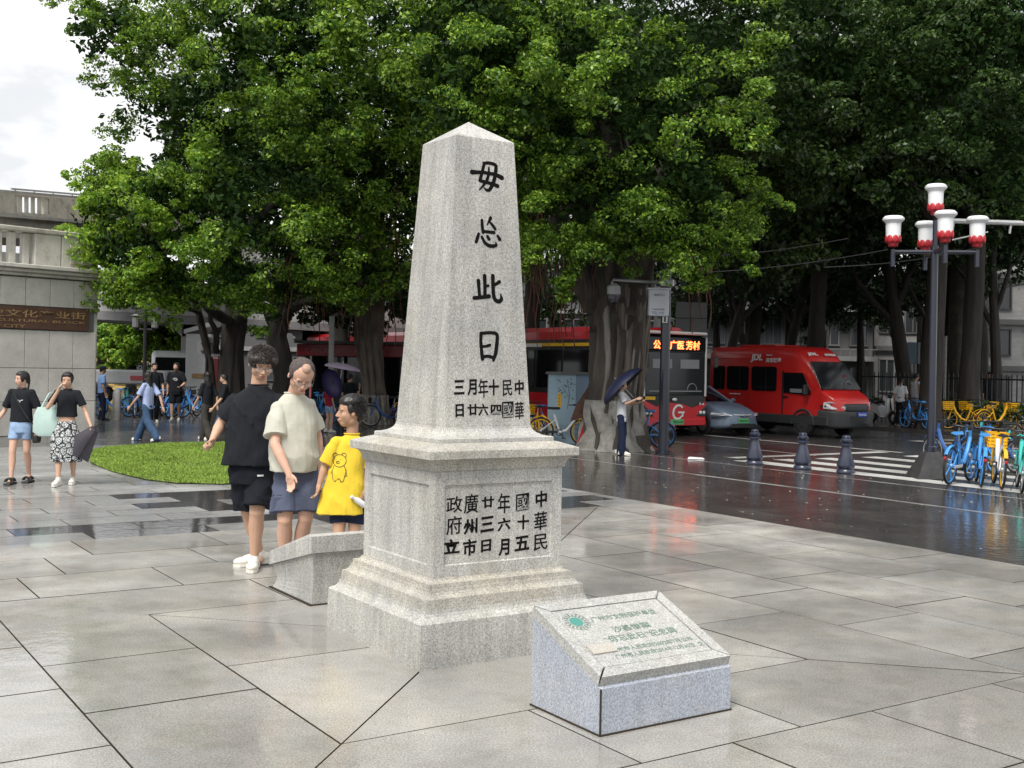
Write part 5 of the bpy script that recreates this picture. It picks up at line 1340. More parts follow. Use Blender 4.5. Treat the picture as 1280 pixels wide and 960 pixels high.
# cctv pole
cp_ = G(829, 567); cc = thing('cctv_pole', 'dark blue pole carrying a dome camera and a white control box', 'cctv pole', cp_, 0)
def cz(py, px=832): return W(px, py, cp_.y).z
mb = MB(); mb.lathe([(.15, 0), (.15, .03), (.105, .05), (.090, cz(250))], n=14); mb.build('pole', M_pole, cc, smooth=True)
ppm = F / cp_.y
za = cz(354); xw = lambda px, py: W(px, py, cp_.y - .02).x - cp_.x
mb = MB(); mb.tube([(0, -.05, za), (xw(765, 352), -.25, za + .03), (xw(764, 352), -.25, za - .05)], .032, 8); mb.box((0, 0, za), (.26, .26, .16), bevel=.02); mb.build('bracket_arm', M_alu, cc)
dc = MB(); dc.lathe([(.05, za - .04), (.13, za - .10), (.135, za - .24), (.125, za - .26)], (xw(766, 365), -.25, 0), n=18); d_ = dc.build('camera_housing', mat('grey housing', (.42, .43, .45), .4), cc, smooth=True)
dd = MB(); dd.lathe([(.123, za - .26), (.118, za - .34), (.09, za - .42), (.03, za - .46)], (xw(766, 365), -.25, 0), n=18); dd.build('camera_dome', mat('dark dome glass', (.012, .012, .03), .08, spec=.9), d_, smooth=True)
bx_ = MB(); x0, x1 = xw(809, 380), xw(834, 380); z0, z1 = cz(396), cz(363)
bx_.box(((x0 + x1) / 2, -.20, (z0 + z1) / 2), (x1 - x0, .20, z1 - z0), bevel=.015); bx_.box(((x0 + x1) / 2, -.21, z1 + .01), (x1 - x0 + .06, .26, .03)); b_ = bx_.build('control_box', M_pale_, cc)
mb = MB(); cx_ = (x0 + x1) / 2
text_on(mb, '高清卡口', (cx_, -.303, z1 - .11), (1, 0, 0), (0, 0, 1), width=.20, extrude=.01, depth=.002)
text_on(mb, '广州公安交警', (cx_ - .02, -.303, z0 + .13), (1, 0, 0), (0, 0, 1), width=.26, extrude=.01, depth=.002); text_on(mb, 'TEL 110', (cx_ - .02, -.303, z0 + .06), (1, 0, 0), (0, 0, 1), width=.24, extrude=.01, depth=.002)
mb.build('printed_text', mat('blue grey print', (.12, .14, .25), .6), b_)
mb = MB(); mb.tube([(x1 - .1, -.2, z0), (x1 - .1, -.2, z0 - .12), (x1 - .03, -.2, z0 - .12), (x1 - .03, -.2, z0)], .018, 6); mb.build('conduit', M_white, b_)
# bollards
BL_ = [(943, 580, 'left-hand dark cast bollard, nearest the bus'), (1003, 586, 'middle one of the three dark cast bollards'), (1057, 591, 'right-hand dark cast bollard, nearest the street lamp')]
M_boll = paint('glossy dark blue bollard', (.028, .034, .06))
bol = thing('bollard', BL_[0][2], 'bollard', G(943, 580), 0, 'dark cast bollards along the kerb')
mb = MB(); mb.lathe([(.15, 0), (.155, .03), (.13, .06), (.12, .07), (.145, .10), (.15, .13), (.10, .30), (.075, .40), (.068, .44)], n=16); mb.build('post', M_boll, bol, smooth=True, angle=50)
mb = MB(); mb.lathe([(.068, .44), (.10, .45), (.105, .475), (.085, .49), (.06, .50), (.095, .525), (.10, .55), (.07, .575), (.06, .585), (.07, .60), (.055, .625), (.02, .635)], n=16); mb.build('finial', M_boll, bol, smooth=True, angle=50)
for px, py, lab in BL_[1:]: dup(bol, G(px, py), random.uniform(0, 3), lab)
bw = thing('bollard', 'short grey bollard by the parked blue bikes on the left', 'bollard', G(146, 502 + 5)); bw.location = (W(146, 500, 31).x, 31, 0)
mb = MB(); mb.lathe([(.11, 0), (.11, .75), (.08, .82), (.02, .84)], n=12); mb.build('post', M_conc, bw, smooth=True)
# black lamp post left
ll = thing('street_lamp', 'black double-armed lamp post in front of the flyover on the left', 'street lamp', (W(180, 500, 31).x, 31, 0), 0)
zt_ = W(180, 382, 31).z; zarm = W(180, 412, 31).z
mb = MB(); mb.lathe([(.10, 0), (.10, .4), (.055, .45), (.05, zt_)], n=10); mb.build('pole', M_blk, ll)
for s in (-1, 1):
    mb = MB(); mb.tube([(0, 0, zarm), (s * .26, 0, zarm)], .03, 6); mb.build('lamp_arm', M_blk, ll)
    mb = MB(); mb.lathe([(.05, zarm + .02), (.10, zarm + .06), (.10, zarm + .34), (.14, zarm + .37), (.04, zarm + .42)], (s * .26, 0, 0), n=10); mb.build('lamp_shade', mat('dim lamp shade', (.18, .18, .19), .5), ll)
# grey pole behind the umbrella people
gp_ = thing('grey_pole', 'plain grey steel pole behind the lilac umbrella', 'pole', (W(413, 500, 29).x, 29, 0)); mb = MB(); mb.lathe([(.07, 0), (.07, W(413, 395, 29).z)], n=10); mb.build('shaft', M_conc, gp_)
# utility cabinet
uc0 = G(712, 566); ucY = 25.2
ca_ = W(686, 470, ucY); cb_ = W(737, 470, ucY)
cab_ = thing('utility_cabinet', 'pale blue utility cabinet painted with a plant, yellow warning sticker on its front', 'cabinet', (ca_.x, ucY, 0), 0)
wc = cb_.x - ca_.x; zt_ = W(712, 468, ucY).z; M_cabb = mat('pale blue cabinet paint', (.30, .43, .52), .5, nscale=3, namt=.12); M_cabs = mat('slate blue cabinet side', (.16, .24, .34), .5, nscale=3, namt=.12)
f1 = wc * .66
mb = MB(); mb.rings([[(0, 0, 0), (f1, -.12, 0), (f1, .6, 0), (0, .6, 0)], [(0, 0, zt_), (f1, -.12, zt_), (f1, .6, zt_), (0, .6, zt_)]]); mb.build('body', M_cabb, cab_)
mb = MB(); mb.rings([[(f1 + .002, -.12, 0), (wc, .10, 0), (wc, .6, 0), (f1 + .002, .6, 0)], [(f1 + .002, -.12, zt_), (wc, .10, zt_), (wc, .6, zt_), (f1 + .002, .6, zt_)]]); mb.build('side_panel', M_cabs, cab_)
mb = MB(); mb.rings([[(-.06, -.06, zt_), (f1, -.2, zt_), (wc + .06, .06, zt_), (wc + .06, .66, zt_), (-.06, .66, zt_)], [(-.04, -.04, zt_ + .05), (f1, -.18, zt_ + .06), (wc + .04, .08, zt_ + .05), (wc + .04, .64, zt_ + .05), (-.04, .64, zt_ + .05)]]); mb.build('lid', mat('dark lid', (.10, .10, .10), .6), cab_)
mb = MB()
def onf(x, z): return (x, -.004 - .12 * x / f1, z)
mb.tube([onf(.42, zt_ - .75), onf(.46, zt_ - .45), onf(.40, zt_ - .1)], .006, 4); mb.tube([onf(.44, zt_ - .5), onf(.3, zt_ - .25)], .005, 4)
for k in range(26):
    a = random.uniform(.3, 2.8); c_ = (random.uniform(.18, .56), zt_ - random.uniform(.12, .55)); L_ = .06
    p0 = onf(*c_); d_ = (math.cos(a) * L_, math.sin(a) * L_)
    mb.add([p0, onf(c_[0] + d_[0] * .5 - d_[1] * .18, c_[1] + d_[1] * .5 + d_[0] * .18), onf(c_[0] + d_[0], c_[1] + d_[1]), onf(c_[0] + d_[0] * .5 + d_[1] * .18, c_[1] + d_[1] * .5 - d_[0] * .18)], [(0, 1, 2, 3)])
mb.build('painted_plant', mat('dark green paint', (.03, .08, .07), .6), cab_)
mb = MB(); mb.rings([[onf(.20, zt_ - .72), onf(.28, zt_ - .72), onf(.28, zt_ - .42), onf(.20, zt_ - .42)], [(p[0], p[1] - .006, p[2]) for p in (onf(.20, zt_ - .72), onf(.28, zt_ - .72), onf(.28, zt_ - .42), onf(.20, zt_ - .42))]]); st_ = mb.build('warning_sticker', mat('orange yellow sticker', (.75, .45, .03), .5), cab_)
mb = MB()
for k, ch in enumerate('有电危险'): text_on(mb, ch, Vector(onf(.24, zt_ - .46 - k * .07)) + Vector((0, -.008, 0)), (1, 0, 0), (0, 0, 1), height=.045, extrude=.01, depth=.001)
mb.build('sticker_text', M_blk, st_)
# red folded parasol / barrier leaning on the banyan
rd2 = thing('red_round_board', 'red curved plastic board leaning against the banyan trunk', 'board', (W(737, 520, 24.0).x, 23.7, 0), 0)
mb = MB(); P_ = [(.30, 0.25), (.12, .55), (.0, .9), (-.02, 1.05)]
mb.rings([[(-.26, y_, .12), (.02, y_, .05), (.16, y_, .30), (.28, y_, .72), (.30, y_, 1.02), (.20, y_, 1.10), (.06, y_, 1.02), (-.10, y_, .66)] for y_ in (0, .05)]); mb.build('panel', mat('bright red plastic', (.5, .02, .03), .35), rd2)
mb = MB(); mb.rings([[(-.42, y_, .55), (-.10, y_, .66), (.06, y_, 1.04), (.10, y_, 1.4), (-.06, y_, 1.28), (-.3, y_, .9)] for y_ in (.06, .09)]); mb.build('rusty_back_panel', mat('rusty brown sheet', (.10, .05, .035), .7, nscale=5, namt=.4), rd2)
# bus shelter fascia with white lettering, seen left of the obelisk
bs = thing('bus_shelter', 'bus shelter with a long dark red fascia and pale lettering, behind the umbrella people', 'bus shelter', (W(371, 470, 33).x, 33, 0), 0)
x1_ = W(508, 470, 33).x - bs.location.x; zf0, zf1 = W(440, 446, 33).z, W(440, 431, 33).z
mb = MB(); mb.box((x1_ / 2, 0, (zf0 + zf1) / 2), (x1_, .25, zf1 - zf0), bevel=.02); fs_ = mb.build('fascia', mat('dark red fascia', (.22, .012, .02), .4), bs)
mb = MB(); text_on(mb, '广州公交沙面', (.75, -.13, (zf0 + zf1) / 2), (1, 0, 0), (0, 0, 1), height=.14, width=1.0, extrude=.01, depth=.004); text_on(mb, '六二三路站', (2.1, -.13, (zf0 + zf1) / 2), (1, 0, 0), (0, 0, 1), height=.14, width=.9, extrude=.01, depth=.004); mb.build('fascia_lettering', mat('dim pink lettering', (.35, .16, .17), .6), fs_)
mb = MB(); mb.box((x1_ / 2, .7, zf1 + .06), (x1_ + .1, 1.9, .08)); mb.build('roof', M_blk, bs)
for i in range(4):
    mb = MB(); mb.box((.2 + i * (x1_ - .4) / 3, .6, zf1 / 2), (.10, .10, zf1)); mb.build('post', M_blk, bs)
mb = MB(); mb.box((x1_ / 2, 1.3, 1.1), (x1_ - .4, .05, 1.7)); mb.build('back_panel', M_gl, bs)
mb = MB(); mb.box((x1_ * .6, 1.2, 2.75), (.35, .1, .22), bevel=.02); mb.build('yellow_sign', M_yelp, bs)
# signal board, far sign poles, traffic-light arm, cables
sb = thing('signal_board', 'dark rectangular signal board above the bus', 'road sign', (W(862, 470, 33).x, 33, 0), 0)
z0, z1 = W(862, 418, 33).z, W(862, 378, 33).z; mb = MB(); mb.lathe([(.07, 0), (.06, z1)], n=8); mb.build('pole', M_blk, sb)
mb = MB(); mb.box((0, -.08, (z0 + z1) / 2), (.9, .08, z1 - z0), bevel=.01); mb.build('board', mat('dim grey board', (.10, .105, .11), .5), sb)
mb = MB(); mb.box((-.02, -.13, (z0 + z1) / 2), (.03, .02, z1 - z0)); mb.box((0, -.13, (z0 + z1) / 2), (.9, .02, .03)); mb.build('batten', M_blk, sb)
for px, yt, yb, Y, lab in ((1181, 420, 540, 36, 'thin pale grey sign pole left of the limewashed tree'), (1033, 412, 436, 40, 'thin pale pole rising behind the van roof')):
    o = thing('sign_pole', lab, 'pole', (W(px, 470, Y).x, Y, 0)); mb = MB(); mb.lathe([(.05, 0), (.05, W(px, yt, Y).z)], n=8); mb.build('shaft', M_conc, o)
ta = thing('traffic_light_arm', 'white tubular traffic signal arm reaching in above the street lamp from the right', 'traffic light', (W(1330, 500, 27).x, 27, 0), 0)
A_ = W(1186, 276, 27) - ta.location; B_ = W(1335, 281, 27) - ta.location; A2 = W(1186, 300, 27) - ta.location; B2 = W(1335, 262, 27) - ta.location
mb = MB(); mb.tube([A_, B_], .06, 8); mb.tube([(0, 0, 0), (0, 0, B_.z + .6)], .12, 10); mb.build('arm', M_white, ta)
mb = MB(); mb.tube([W(1190, 300, 27) - ta.location, W(1235, 290, 27) - ta.location], .02, 5)
for x in (1192, 1264): mb.tube([W(x, 278, 27) - ta.location, W(x - 2, 292, 27) - ta.location], .03, 5)
mb.build('bracket', M_white, ta)
def cable(label, pts, r=.012, name='overhead_cable'):
    mb = MB(); P = []
    for i in range(len(pts) - 1):
        a, b = W(*pts[i]), W(*pts[i + 1])
        for k in range(8): t = k / 8; P.append(a.lerp(b, t) - Vector((0, 0, .10 * math.sin(PI * t))))
    P.append(W(*pts[-1])); mb.tube(P, r, 4); o = mb.build(name, mat('dark cable', (.05, .05, .052), .6), None); tag(o, label, 'cable', 'overhead cables')
cable('upper overhead cable, running from the great banyan towards the lamp', [(840, 322, 27), (1060, 298, 27)])
cable('overhead cable just above the roof line of the van, left half', [(850, 342, 27), (1110, 312, 27)])
cable('overhead cable sloping to the street lamp arm', [(1030, 334, 26), (1230, 308, 26)])
cable('taut thin cable rising to the top right corner', [(1215, 265, 24), (1300, 208, 24)], .008)
cable('thick dark cable crossing the pale building', [(1180, 362, 40), (1300, 352, 40)], .03)
# fence and hoarding at the back right
fe = thing('railing_fence', 'dark vertical-bar fence along the far pavement behind the yellow bikes', 'fence', AB(28.0, 20.0), math.atan2(-V.y, -V.x))
n_ = 110
for k in range(n_):
    if k == 0:
        mb = MB(); mb.box((0, 0, .85), (.03, .03, 1.7)); b0 = mb.build('fence_bar', M_blk, fe)
    else:
        b = b0.copy(); COL.objects.link(b); b.location = (k * .17, 0, 0)
mb = MB(); mb.box((n_ * .085, 0, .25), (n_ * .17, .05, .05)); mb.box((n_ * .085, 0, 1.55), (n_ * .17, .05, .05)); mb.build('fence_rail', M_blk, fe)
ho = thing('wall_poster', 'pale blue and white poster board on the wall behind the two people in white', 'poster', (W(1121, 470, 44).x, 44, 0), 0)
wd_, z0, z1 = W(1182, 470, 44).x - W(1121, 470, 44).x, W(1150, 455, 44).z, W(1150, 428, 44).z
for fr0, fr1, mm, nm in ((0, .4, mat('pale blue print', (.25, .36, .45), .6), 'poster_panel'), (.41, .78, mat('off white print', (.42, .42, .42), .6), 'poster_panel'), (.79, 1.0, M_conc, 'poster_panel')):
    mb = MB(); mb.box((wd_ * (fr0 + fr1) / 2, 0, (z0 + z1) / 2), (wd_ * (fr1 - fr0) - .02, .06, z1 - z0)); mb.build(nm, mm, ho)
mb = MB()
for x in (.05, wd_ - .05): mb.box((x, .06, z1 / 2), (.06, .06, z1))
mb.box((wd_ * .12, -.035, z0 + .12), (.4, .01, .06)); mb.build('frame', mat('dull red paint', (.2, .02, .02), .5), ho)
# drain covers / tactile details, litter
lit = MB(); c_ = G(870, 574); lit.rings([[(c_.x - .16, c_.y, .004), (c_.x + .16, c_.y - .05, .004), (c_.x + .15, c_.y + .05, .004), (c_.x - .12, c_.y + .08, .004)], [(c_.x - .14, c_.y + .01, .035), (c_.x + .13, c_.y - .03, .02), (c_.x + .13, c_.y + .04, .03), (c_.x - .10, c_.y + .07, .04)]])
o = lit.build('crumpled_bag', M_white); tag(o, 'crumpled white plastic bag lying on the wet paving before the car', 'litter')
# ================================================================== BICYCLES, SCOOTER
M_tyre = mat('bike tyre', (.02, .02, .022), .8)
def make_bike(label, fcol, accent, basket, rimcol, solid_frame=False, fender=True, group=None, scale=.88):
    """shared bicycle; x forward, origin on the ground at mid wheelbase"""
    t = thing('shared_bicycle', label, 'bicycle', (0, 0, 0), 0, group); t.scale = (scale,) * 3
    R, WB = .33, .53
    for x in (-WB, WB):
        mb = MB(); mb.torus((x, 0, R), R - .02, .021, 'y', n=28, m=6); w = mb.build('wheel', M_tyre, t, smooth=True)
        mb = MB(); mb.torus((x, 0, R), R - .052, .014, 'y', n=28, m=5); mb.build('rim', rimcol, w, smooth=True)
        mb = MB()
        for k in range(10 if not solid_frame else 5):
            a = k * 2 * PI / (10 if not solid_frame else 5)
            mb.tube([(x, 0, R), (x + (R - .05) * math.cos(a), 0, R + (R - .05) * math.sin(a))], .004 if not solid_frame else .014, 4)
        mb.ell((x, 0, R), (.045, .05, .045), nu=8, nv=5); mb.build('spokes', M_alu if not solid_frame else rimcol, w)
        if fender:
            mb = MB(); a0, a1 = (.15, 2.5) if x < 0 else (.9, 2.7); rs = []
            for k in range(12):
                a = a0 + (a1 - a0) * k / 11; rs.append([(x + rr * math.cos(a), yy, R + rr * math.sin(a)) for rr, yy in ((R + .025, -.03), (R + .04, 0), (R + .025, .03), (R + .03, 0))])
            mb.rings(rs); mb.build('mudguard', accent, t)
    f = MB(); bb = (-.05, 0, .30)
    f.tube([(.38, 0, .80), (.30, 0, .58), (.12, 0, .36), bb], [.036, .040, .040, .036], 8)
    f.tube([bb, (-.16, 0, .62), (-.20, 0, .74)], .026, 8); f.tube([(-WB, .05, R), (-.3, .04, .31), bb], .018, 6); f.tube([(-WB, -.05, R), (-.3, -.04, .31), bb], .018, 6)
    f.tube([(-WB, .05, R), (-.18, .0, .60)], .014, 6); f.tube([(-WB, -.05, R), (-.18, 0, .60)], .014, 6)
    f.build('frame', fcol, t, smooth=True)
    f = MB(); f.tube([(.36, 0, .92), (.38, 0, .80), (.42, 0, .68)], .028, 8); f.tube([(.42, .0, .68), (.44, .06, .62), (WB, .06, R)], .016, 6); f.tube([(.42, .0, .68), (.44, -.06, .62), (WB, -.06, R)], .016, 6); f.build('fork', accent, t, smooth=True)
    f = MB(); f.tube([(-.20, 0, .74), (-.225, 0, .86)], .016, 6); f.build('seat_post', M_alu, t)
    f = MB(); f.rings([[(x, y * w_, z) for y, z in ((-1, .885), (-.6, .915), (0, .925), (.6, .915), (1, .885), (0, .86))] for x, w_ in ((-.36, .10), (-.28, .105), (-.18, .07), (-.06, .025))]); f.build('saddle', M_blk if not solid_frame else accent, t, smooth=True)
    f = MB(); f.tube([(.36, 0, .92), (.34, 0, .98)], .016, 6); f.tube([(.22, -.29, .99), (.30, -.25, .99), (.34, -.12, .98), (.34, .12, .98), (.30, .25, .99), (.22, .29, .99)], .013, 6); f.build('handlebar', M_blk, t)
    f = MB(); f.tube([(-.05, -.05, .30), (.06, -.06, .18)], .012, 5); f.tube([(-.05, .05, .30), (-.16, .06, .42)], .012, 5); f.box((.07, -.10, .17), (.09, .08, .02)); f.box((-.17, .10, .43), (.09, .08, .02)); f.torus((-.05, -.045, .30), .075, .008, 'y', n=14, m=4); f.build('crank', M_blk, t)
    f = MB(); f.box((-.30, -.055, .315), (.42, .02, .06), bevel=.01); f.build('chain_guard', M_white if solid_frame else M_blk, t)
    f = MB(); f.box((-WB - .30, 0, .48), (.03, .05, .05), bevel=.008); f.build('rear_reflector', M_redp, t)
    f = MB(); f.tube([(-.36, .07, .33), (-.42, .16, .02)], .009, 5); f.build('kickstand', M_blk, t)
    if basket:
        f = MB(); x0, x1, z0, z1 = .42, .70, .66, .90
        for z in (z0, z0 + .06, z0 + .12, z0 + .18, z1):
            k = (z - z0) / (z1 - z0) * .03
            for a, b in (((x0 - k, -.15 - k), (x1 + k, -.15 - k)), ((x1 + k, -.15 - k), (x1 + k, .15 + k)), ((x1 + k, .15 + k), (x0 - k, .15 + k)), ((x0 - k, .15 + k), (x0 - k, -.15 - k))):
                f.box(((a[0] + b[0]) / 2, (a[1] + b[1]) / 2, z), (abs(a[0] - b[0]) + .02, abs(a[1] - b[1]) + .02, .030))
        for x in (x0, (x0 + x1) / 2, x1):
            for y in (-.155, .155): f.box((x, y, (z0 + z1) / 2), (.03, .015, z1 - z0))
        for y in (-.08, 0, .08):
            for x in (x0, x1): f.box((x, y, (z0 + z1) / 2), (.015, .03, z1 - z0))
        f.box(((x0 + x1) / 2, 0, z0), (x1 - x0, .30, .02)); f.build('basket', basket, t)
    else:
        f = MB(); f.box((.47, 0, .72), (.20, .24, .02)); f.box((.56, 0, .80), (.02, .26, .16)); f.build('basket', M_blk, t)
    return t
M_bb = paint('sky blue bike paint', (.06, .30, .72)); M_yb = paint('yellow bike paint', (.85, .47, .01)); M_tb = paint('teal bike paint', (.05, .50, .45)); M_wb = paint('white bike paint', (.72, .74, .76))
M_db = paint('deep blue bike paint', (.02, .10, .34))
def gp(px, py): v = G(px, py); return v
protos = {
 'blue': make_bike('x', M_bb, M_bb, None, M_bb, True), 'yellow': make_bike('x', M_yb, M_yb, M_yb, M_yb), 'teal': make_bike('x', M_tb, M_tb, None, M_alu),
 'whiteyellow': make_bike('x', M_wb, M_yb, M_yb, M_yb), 'deepblue': make_bike('x', M_db, M_db, None, M_alu)}
used = set()
def bike(kind, loc, rz, label, group=None, tilt=0.0):
    p = protos[kind]
    if kind in used: o = copy_tree(p)
    else: o = p; used.add(kind)
    o.location = loc; o.rotation_euler = (tilt, 0, rz); o['label'] = label
    if group: o['group'] = group
    elif 'group' in o: del o['group']
    return o
D = math.radians
gR = 'shared bicycles parked in a row at the right edge'
def fr(px, py, ang, k=.47):       # place by the near (rear) wheel's contact point
    q = G(px, py); return q + Vector((math.cos(ang), math.sin(ang), 0)) * k
a1 = D(68)
bike('blue', fr(1186, 606, D(50)), D(50), 'nearest sky blue bicycle standing right beside the street lamp base', gR, .06)
bike('blue', fr(1226, 609, D(72)), D(72), 'second sky blue bicycle, just right of the first', gR, .08)
bike('whiteyellow', fr(1252, 612, D(74)), D(74), 'white and yellow bicycle squeezed between the blue and teal ones', gR, .05)
bike('teal', fr(1277, 617, D(70)), D(70), 'teal bicycle cut by the right edge of the picture', gR, .07)
bike('deepblue', fr(1212, 590, D(110)), D(110), 'dark blue bicycle standing behind the sky blue pair', gR)
bike('blue', fr(1245, 594, D(105)), D(105), 'sky blue bicycle with only its handlebar showing above the yellow one', gR)
bike('teal', fr(1283, 583, D(150)), D(150), 'teal bicycle behind the row, its basket at the right edge', gR)
bike('deepblue', fr(1268, 592, D(98)), D(98), 'dark blue bicycle behind the teal one at the right edge', gR)
gRR = 'bicycles on the far pavement at the right'
for px, py, k, a, lab in ((1206, 541, 'yellow', 170, 'yellow bicycle before the limewashed tree foot'), (1224, 540, 'yellow', 200, 'yellow bicycle right of the limewashed tree'), (1246, 543, 'yellow', 20, 'yellow bicycle leaning left of the teal basket'),
                          (1262, 541, 'whiteyellow', 150, 'white and yellow bicycle at the back of the far row'), (1145, 540, 'blue', 110, 'blue bicycle in front of the person in the white vest'), (1160, 537, 'whiteyellow', 70, 'white and yellow bicycle left of the lamp pole'),
                          (1178, 536, 'yellow', 190, 'yellow bicycle just behind the lamp pole'), (1134, 538, 'deepblue', 80, 'dark blue bicycle beside the parked scooter')):
    q = G(px, py); bike(k, (q.x, q.y, .09), D(a), lab, gRR)
gL = 'bicycles parked behind the obelisk and the boy'
for px, py, k, a, lab in ((484, 534, 'deepblue', 168, 'dark blue bicycle side-on just left of the obelisk'), (462, 529, 'yellow', 120, 'yellow bicycle standing behind the boy'), (503, 530, 'yellow', 75, 'yellow bicycle touching the outline of the obelisk'),
                          (475, 524, 'teal', 100, 'teal bicycle at the foot of the pale banyan'), (495, 523, 'blue', 60, 'blue bicycle behind the dark blue one'), (404, 530, 'blue', 65, 'blue bicycle behind the grey shirt, nearer one'), (399, 524, 'blue', 80, 'blue bicycle behind the grey shirt, farther one'), (446, 521, 'whiteyellow', 110, 'white and yellow bicycle beneath the lilac umbrella')):
    q = G(px, py); bike(k, q, D(a), lab, gL)
gC = 'bicycles around the great banyan'
for px, py, k, a, lab in ((702, 556, 'whiteyellow', -14, 'white and yellow bicycle with a yellow basket, before the pale cabinet'), (684, 550, 'blue', 35, 'blue and white bicycle half hidden by the obelisk'), (668, 551, 'yellow', 110, 'yellow bicycle whose basket peeps past the obelisk'),
                          (722, 549, 'deepblue', 75, 'dark blue bicycle between the cabinet and the trunk'), (800, 560, 'blue', 165, 'sky blue bicycle behind the woman with the umbrella')):
    q = G(px, py); bike(k, q, D(a), lab, gC)
gF = 'bicycles parked under the flyover on the left'
seq = ['blue', 'teal', 'deepblue', 'teal', 'blue', 'deepblue', 'blue', 'deepblue', 'blue', 'deepblue', 'teal', 'blue']
names = ['leftmost teal-side bicycle near the policeman', 'bicycle just right of the grey bollard', 'dark bicycle behind the grey bollard', 'teal bicycle in the middle of the left row', 'blue bicycle left of the black lamp post', 'dark bicycle right of the black lamp post', 'blue bicycle behind the striped shirt',
         'dark bicycle behind the man in the black tee', 'blue bicycle right of the man in the black tee', 'dark blue bicycle before the round sign pole', 'teal bicycle at the foot of the dark banyan', 'blue bicycle at the right end of the left row']
for i, k in enumerate(seq):
    px = 143 + i * 12.5 + (i % 3) * 2; Y = 33 + (i % 2) * 1.3; q = W(px, 500, Y); q.z = 0
    bike(k, q, D(75 + (i * 37) % 40 - 10 if i % 4 else 170), names[i], gF)
# parked white scooter
sc_ = G(1103, 533); sco = thing('motor_scooter', 'white motor scooter parked right of the red van', 'scooter', (sc_.x, sc_.y, .09), D(-75)); sco.scale = (.88,) * 3
for x in (-.62, .62):
    mb = MB(); mb.torus((x, 0, .24), .19, .055, 'y', n=20, m=8); w = mb.build('wheel', M_tyre, sco, smooth=True); mb = MB(); mb.ell((x, 0, .24), (.13, .03, .13), nu=12, nv=5); mb.build('rim', M_alu, w)
mb = MB(); mb.rings([[(x, y * w_, z) for y, z in ((-1, z0), (-.9, z1), (0, z1 + .04), (.9, z1), (1, z0), (0, z0 - .05))] for x, w_, z0, z1 in ((-.75, .10, .50, .62), (-.45, .17, .42, .70), (-.1, .16, .34, .62), (.05, .15, .24, .30), (.32, .15, .24, .30))]); mb.build('body', M_wb, sco, smooth=True)
mb = MB(); mb.rings([[(x, y * w_, z) for y in (-1, 1)] + [(x + .05, y * w_ * .7, z) for y in (1, -1)] for x, w_, z in ((.36, .17, .28), (.42, .20, .55), (.40, .17, .85), (.36, .10, 1.0))]); mb.build('front_shield', M_wb, sco, smooth=True)
mb = MB(); mb.tube([(.62, 0, .24), (.50, 0, .6), (.38, 0, 1.02)], .03, 6); mb.tube([(.3, -.32, 1.05), (.38, 0, 1.02), (.3, .32, 1.05)], .018, 6); mb.ell((.44, 0, .98), (.07, .10, .07), nu=10, nv=6); mb.build('handlebar', M_blk, sco)
mb = MB(); mb.ell((-.32, 0, .76), (.36, .13, .06), nu=12, nv=6); mb.build('seat', M_blk, sco, smooth=True)
mb = MB(); mb.box((.52, 0, .40), (.04, .16, .10), bevel=.02); mb.build('orange_reflector', mat('orange red plastic', (.7, .09, .03), .4), sco)
# ================================================================== PEOPLE
def skin(name, c): return mat(name, c, .5, nscale=12, namt=.06, spec=.35)
SK1 = skin('light skin', (.56, .35, .245)); SK2 = skin('tan skin', (.46, .275, .185)); SK3 = skin('rosy skin', (.60, .37, .275))
def cloth(name, c, n=.10, **k): return mat(name, c, .88, nscale=7, namt=n, bump=.25, bscale=130, spec=.2, **k)
C_blk = cloth('black cotton', (.014, .016, .021)); C_blk2 = cloth('black nylon', (.011, .013, .019)); C_grey = cloth('pale grey green cotton', (.50, .50, .435)); C_yel = cloth('yellow cotton', (.72, .52, .045), .05)
C_slate = cloth('slate blue twill', (.085, .10, .155)); C_denim = cloth('light denim', (.27, .38, .56), .22); C_denimd = cloth('mid blue denim', (.045, .085, .16), .3); C_brown = cloth('brown polo', (.25, .185, .16)); C_dkgrey = cloth('dark grey trousers', (.05, .047, .042))
C_police = cloth('light blue uniform shirt', (.22, .36, .66)); C_navy = cloth('navy trousers', (.015, .022, .05)); C_stripe = cloth('pale blue stripe', (.36, .43, .68), .25, stretch=(9, 9, .3)); C_white = cloth('white cotton', (.68, .70, .73)); C_red = cloth('dark red cotton', (.30, .02, .04)); C_mint = cloth('mint canvas', (.50, .66, .62))
S_white = mat('white trainer', (.74, .72, .66), .6, nscale=14, namt=.08); S_sole = mat('tan sole', (.35, .17, .07), .7); S_blk = mat('black shoe', (.015, .015, .016), .5)
H_blk = mat('black hair', (.010, .008, .008), .45, nscale=60, namt=.4, stretch=(1, 1, .2)); H_brn = mat('dark brown hair', (.030, .022, .020), .5, nscale=60, namt=.4); H_scalp = mat('close-cropped scalp', (.15, .10, .085), .65, nscale=90, namt=.3)
M_eyew = mat('eye white', (.62, .60, .57), .3); M_iris = mat('dark iris', (.012, .008, .006), .15); M_lip = mat('lips', (.40, .14, .12), .5); M_wire = mat('dark spectacle wire', (.03, .028, .03), .3, metal=.5); M_lens = mat('spectacle lens', (.85, .88, .9), .05, alpha=.10); M_lens.node_tree.nodes['Principled BSDF'].inputs['IOR'].default_value = 1.08
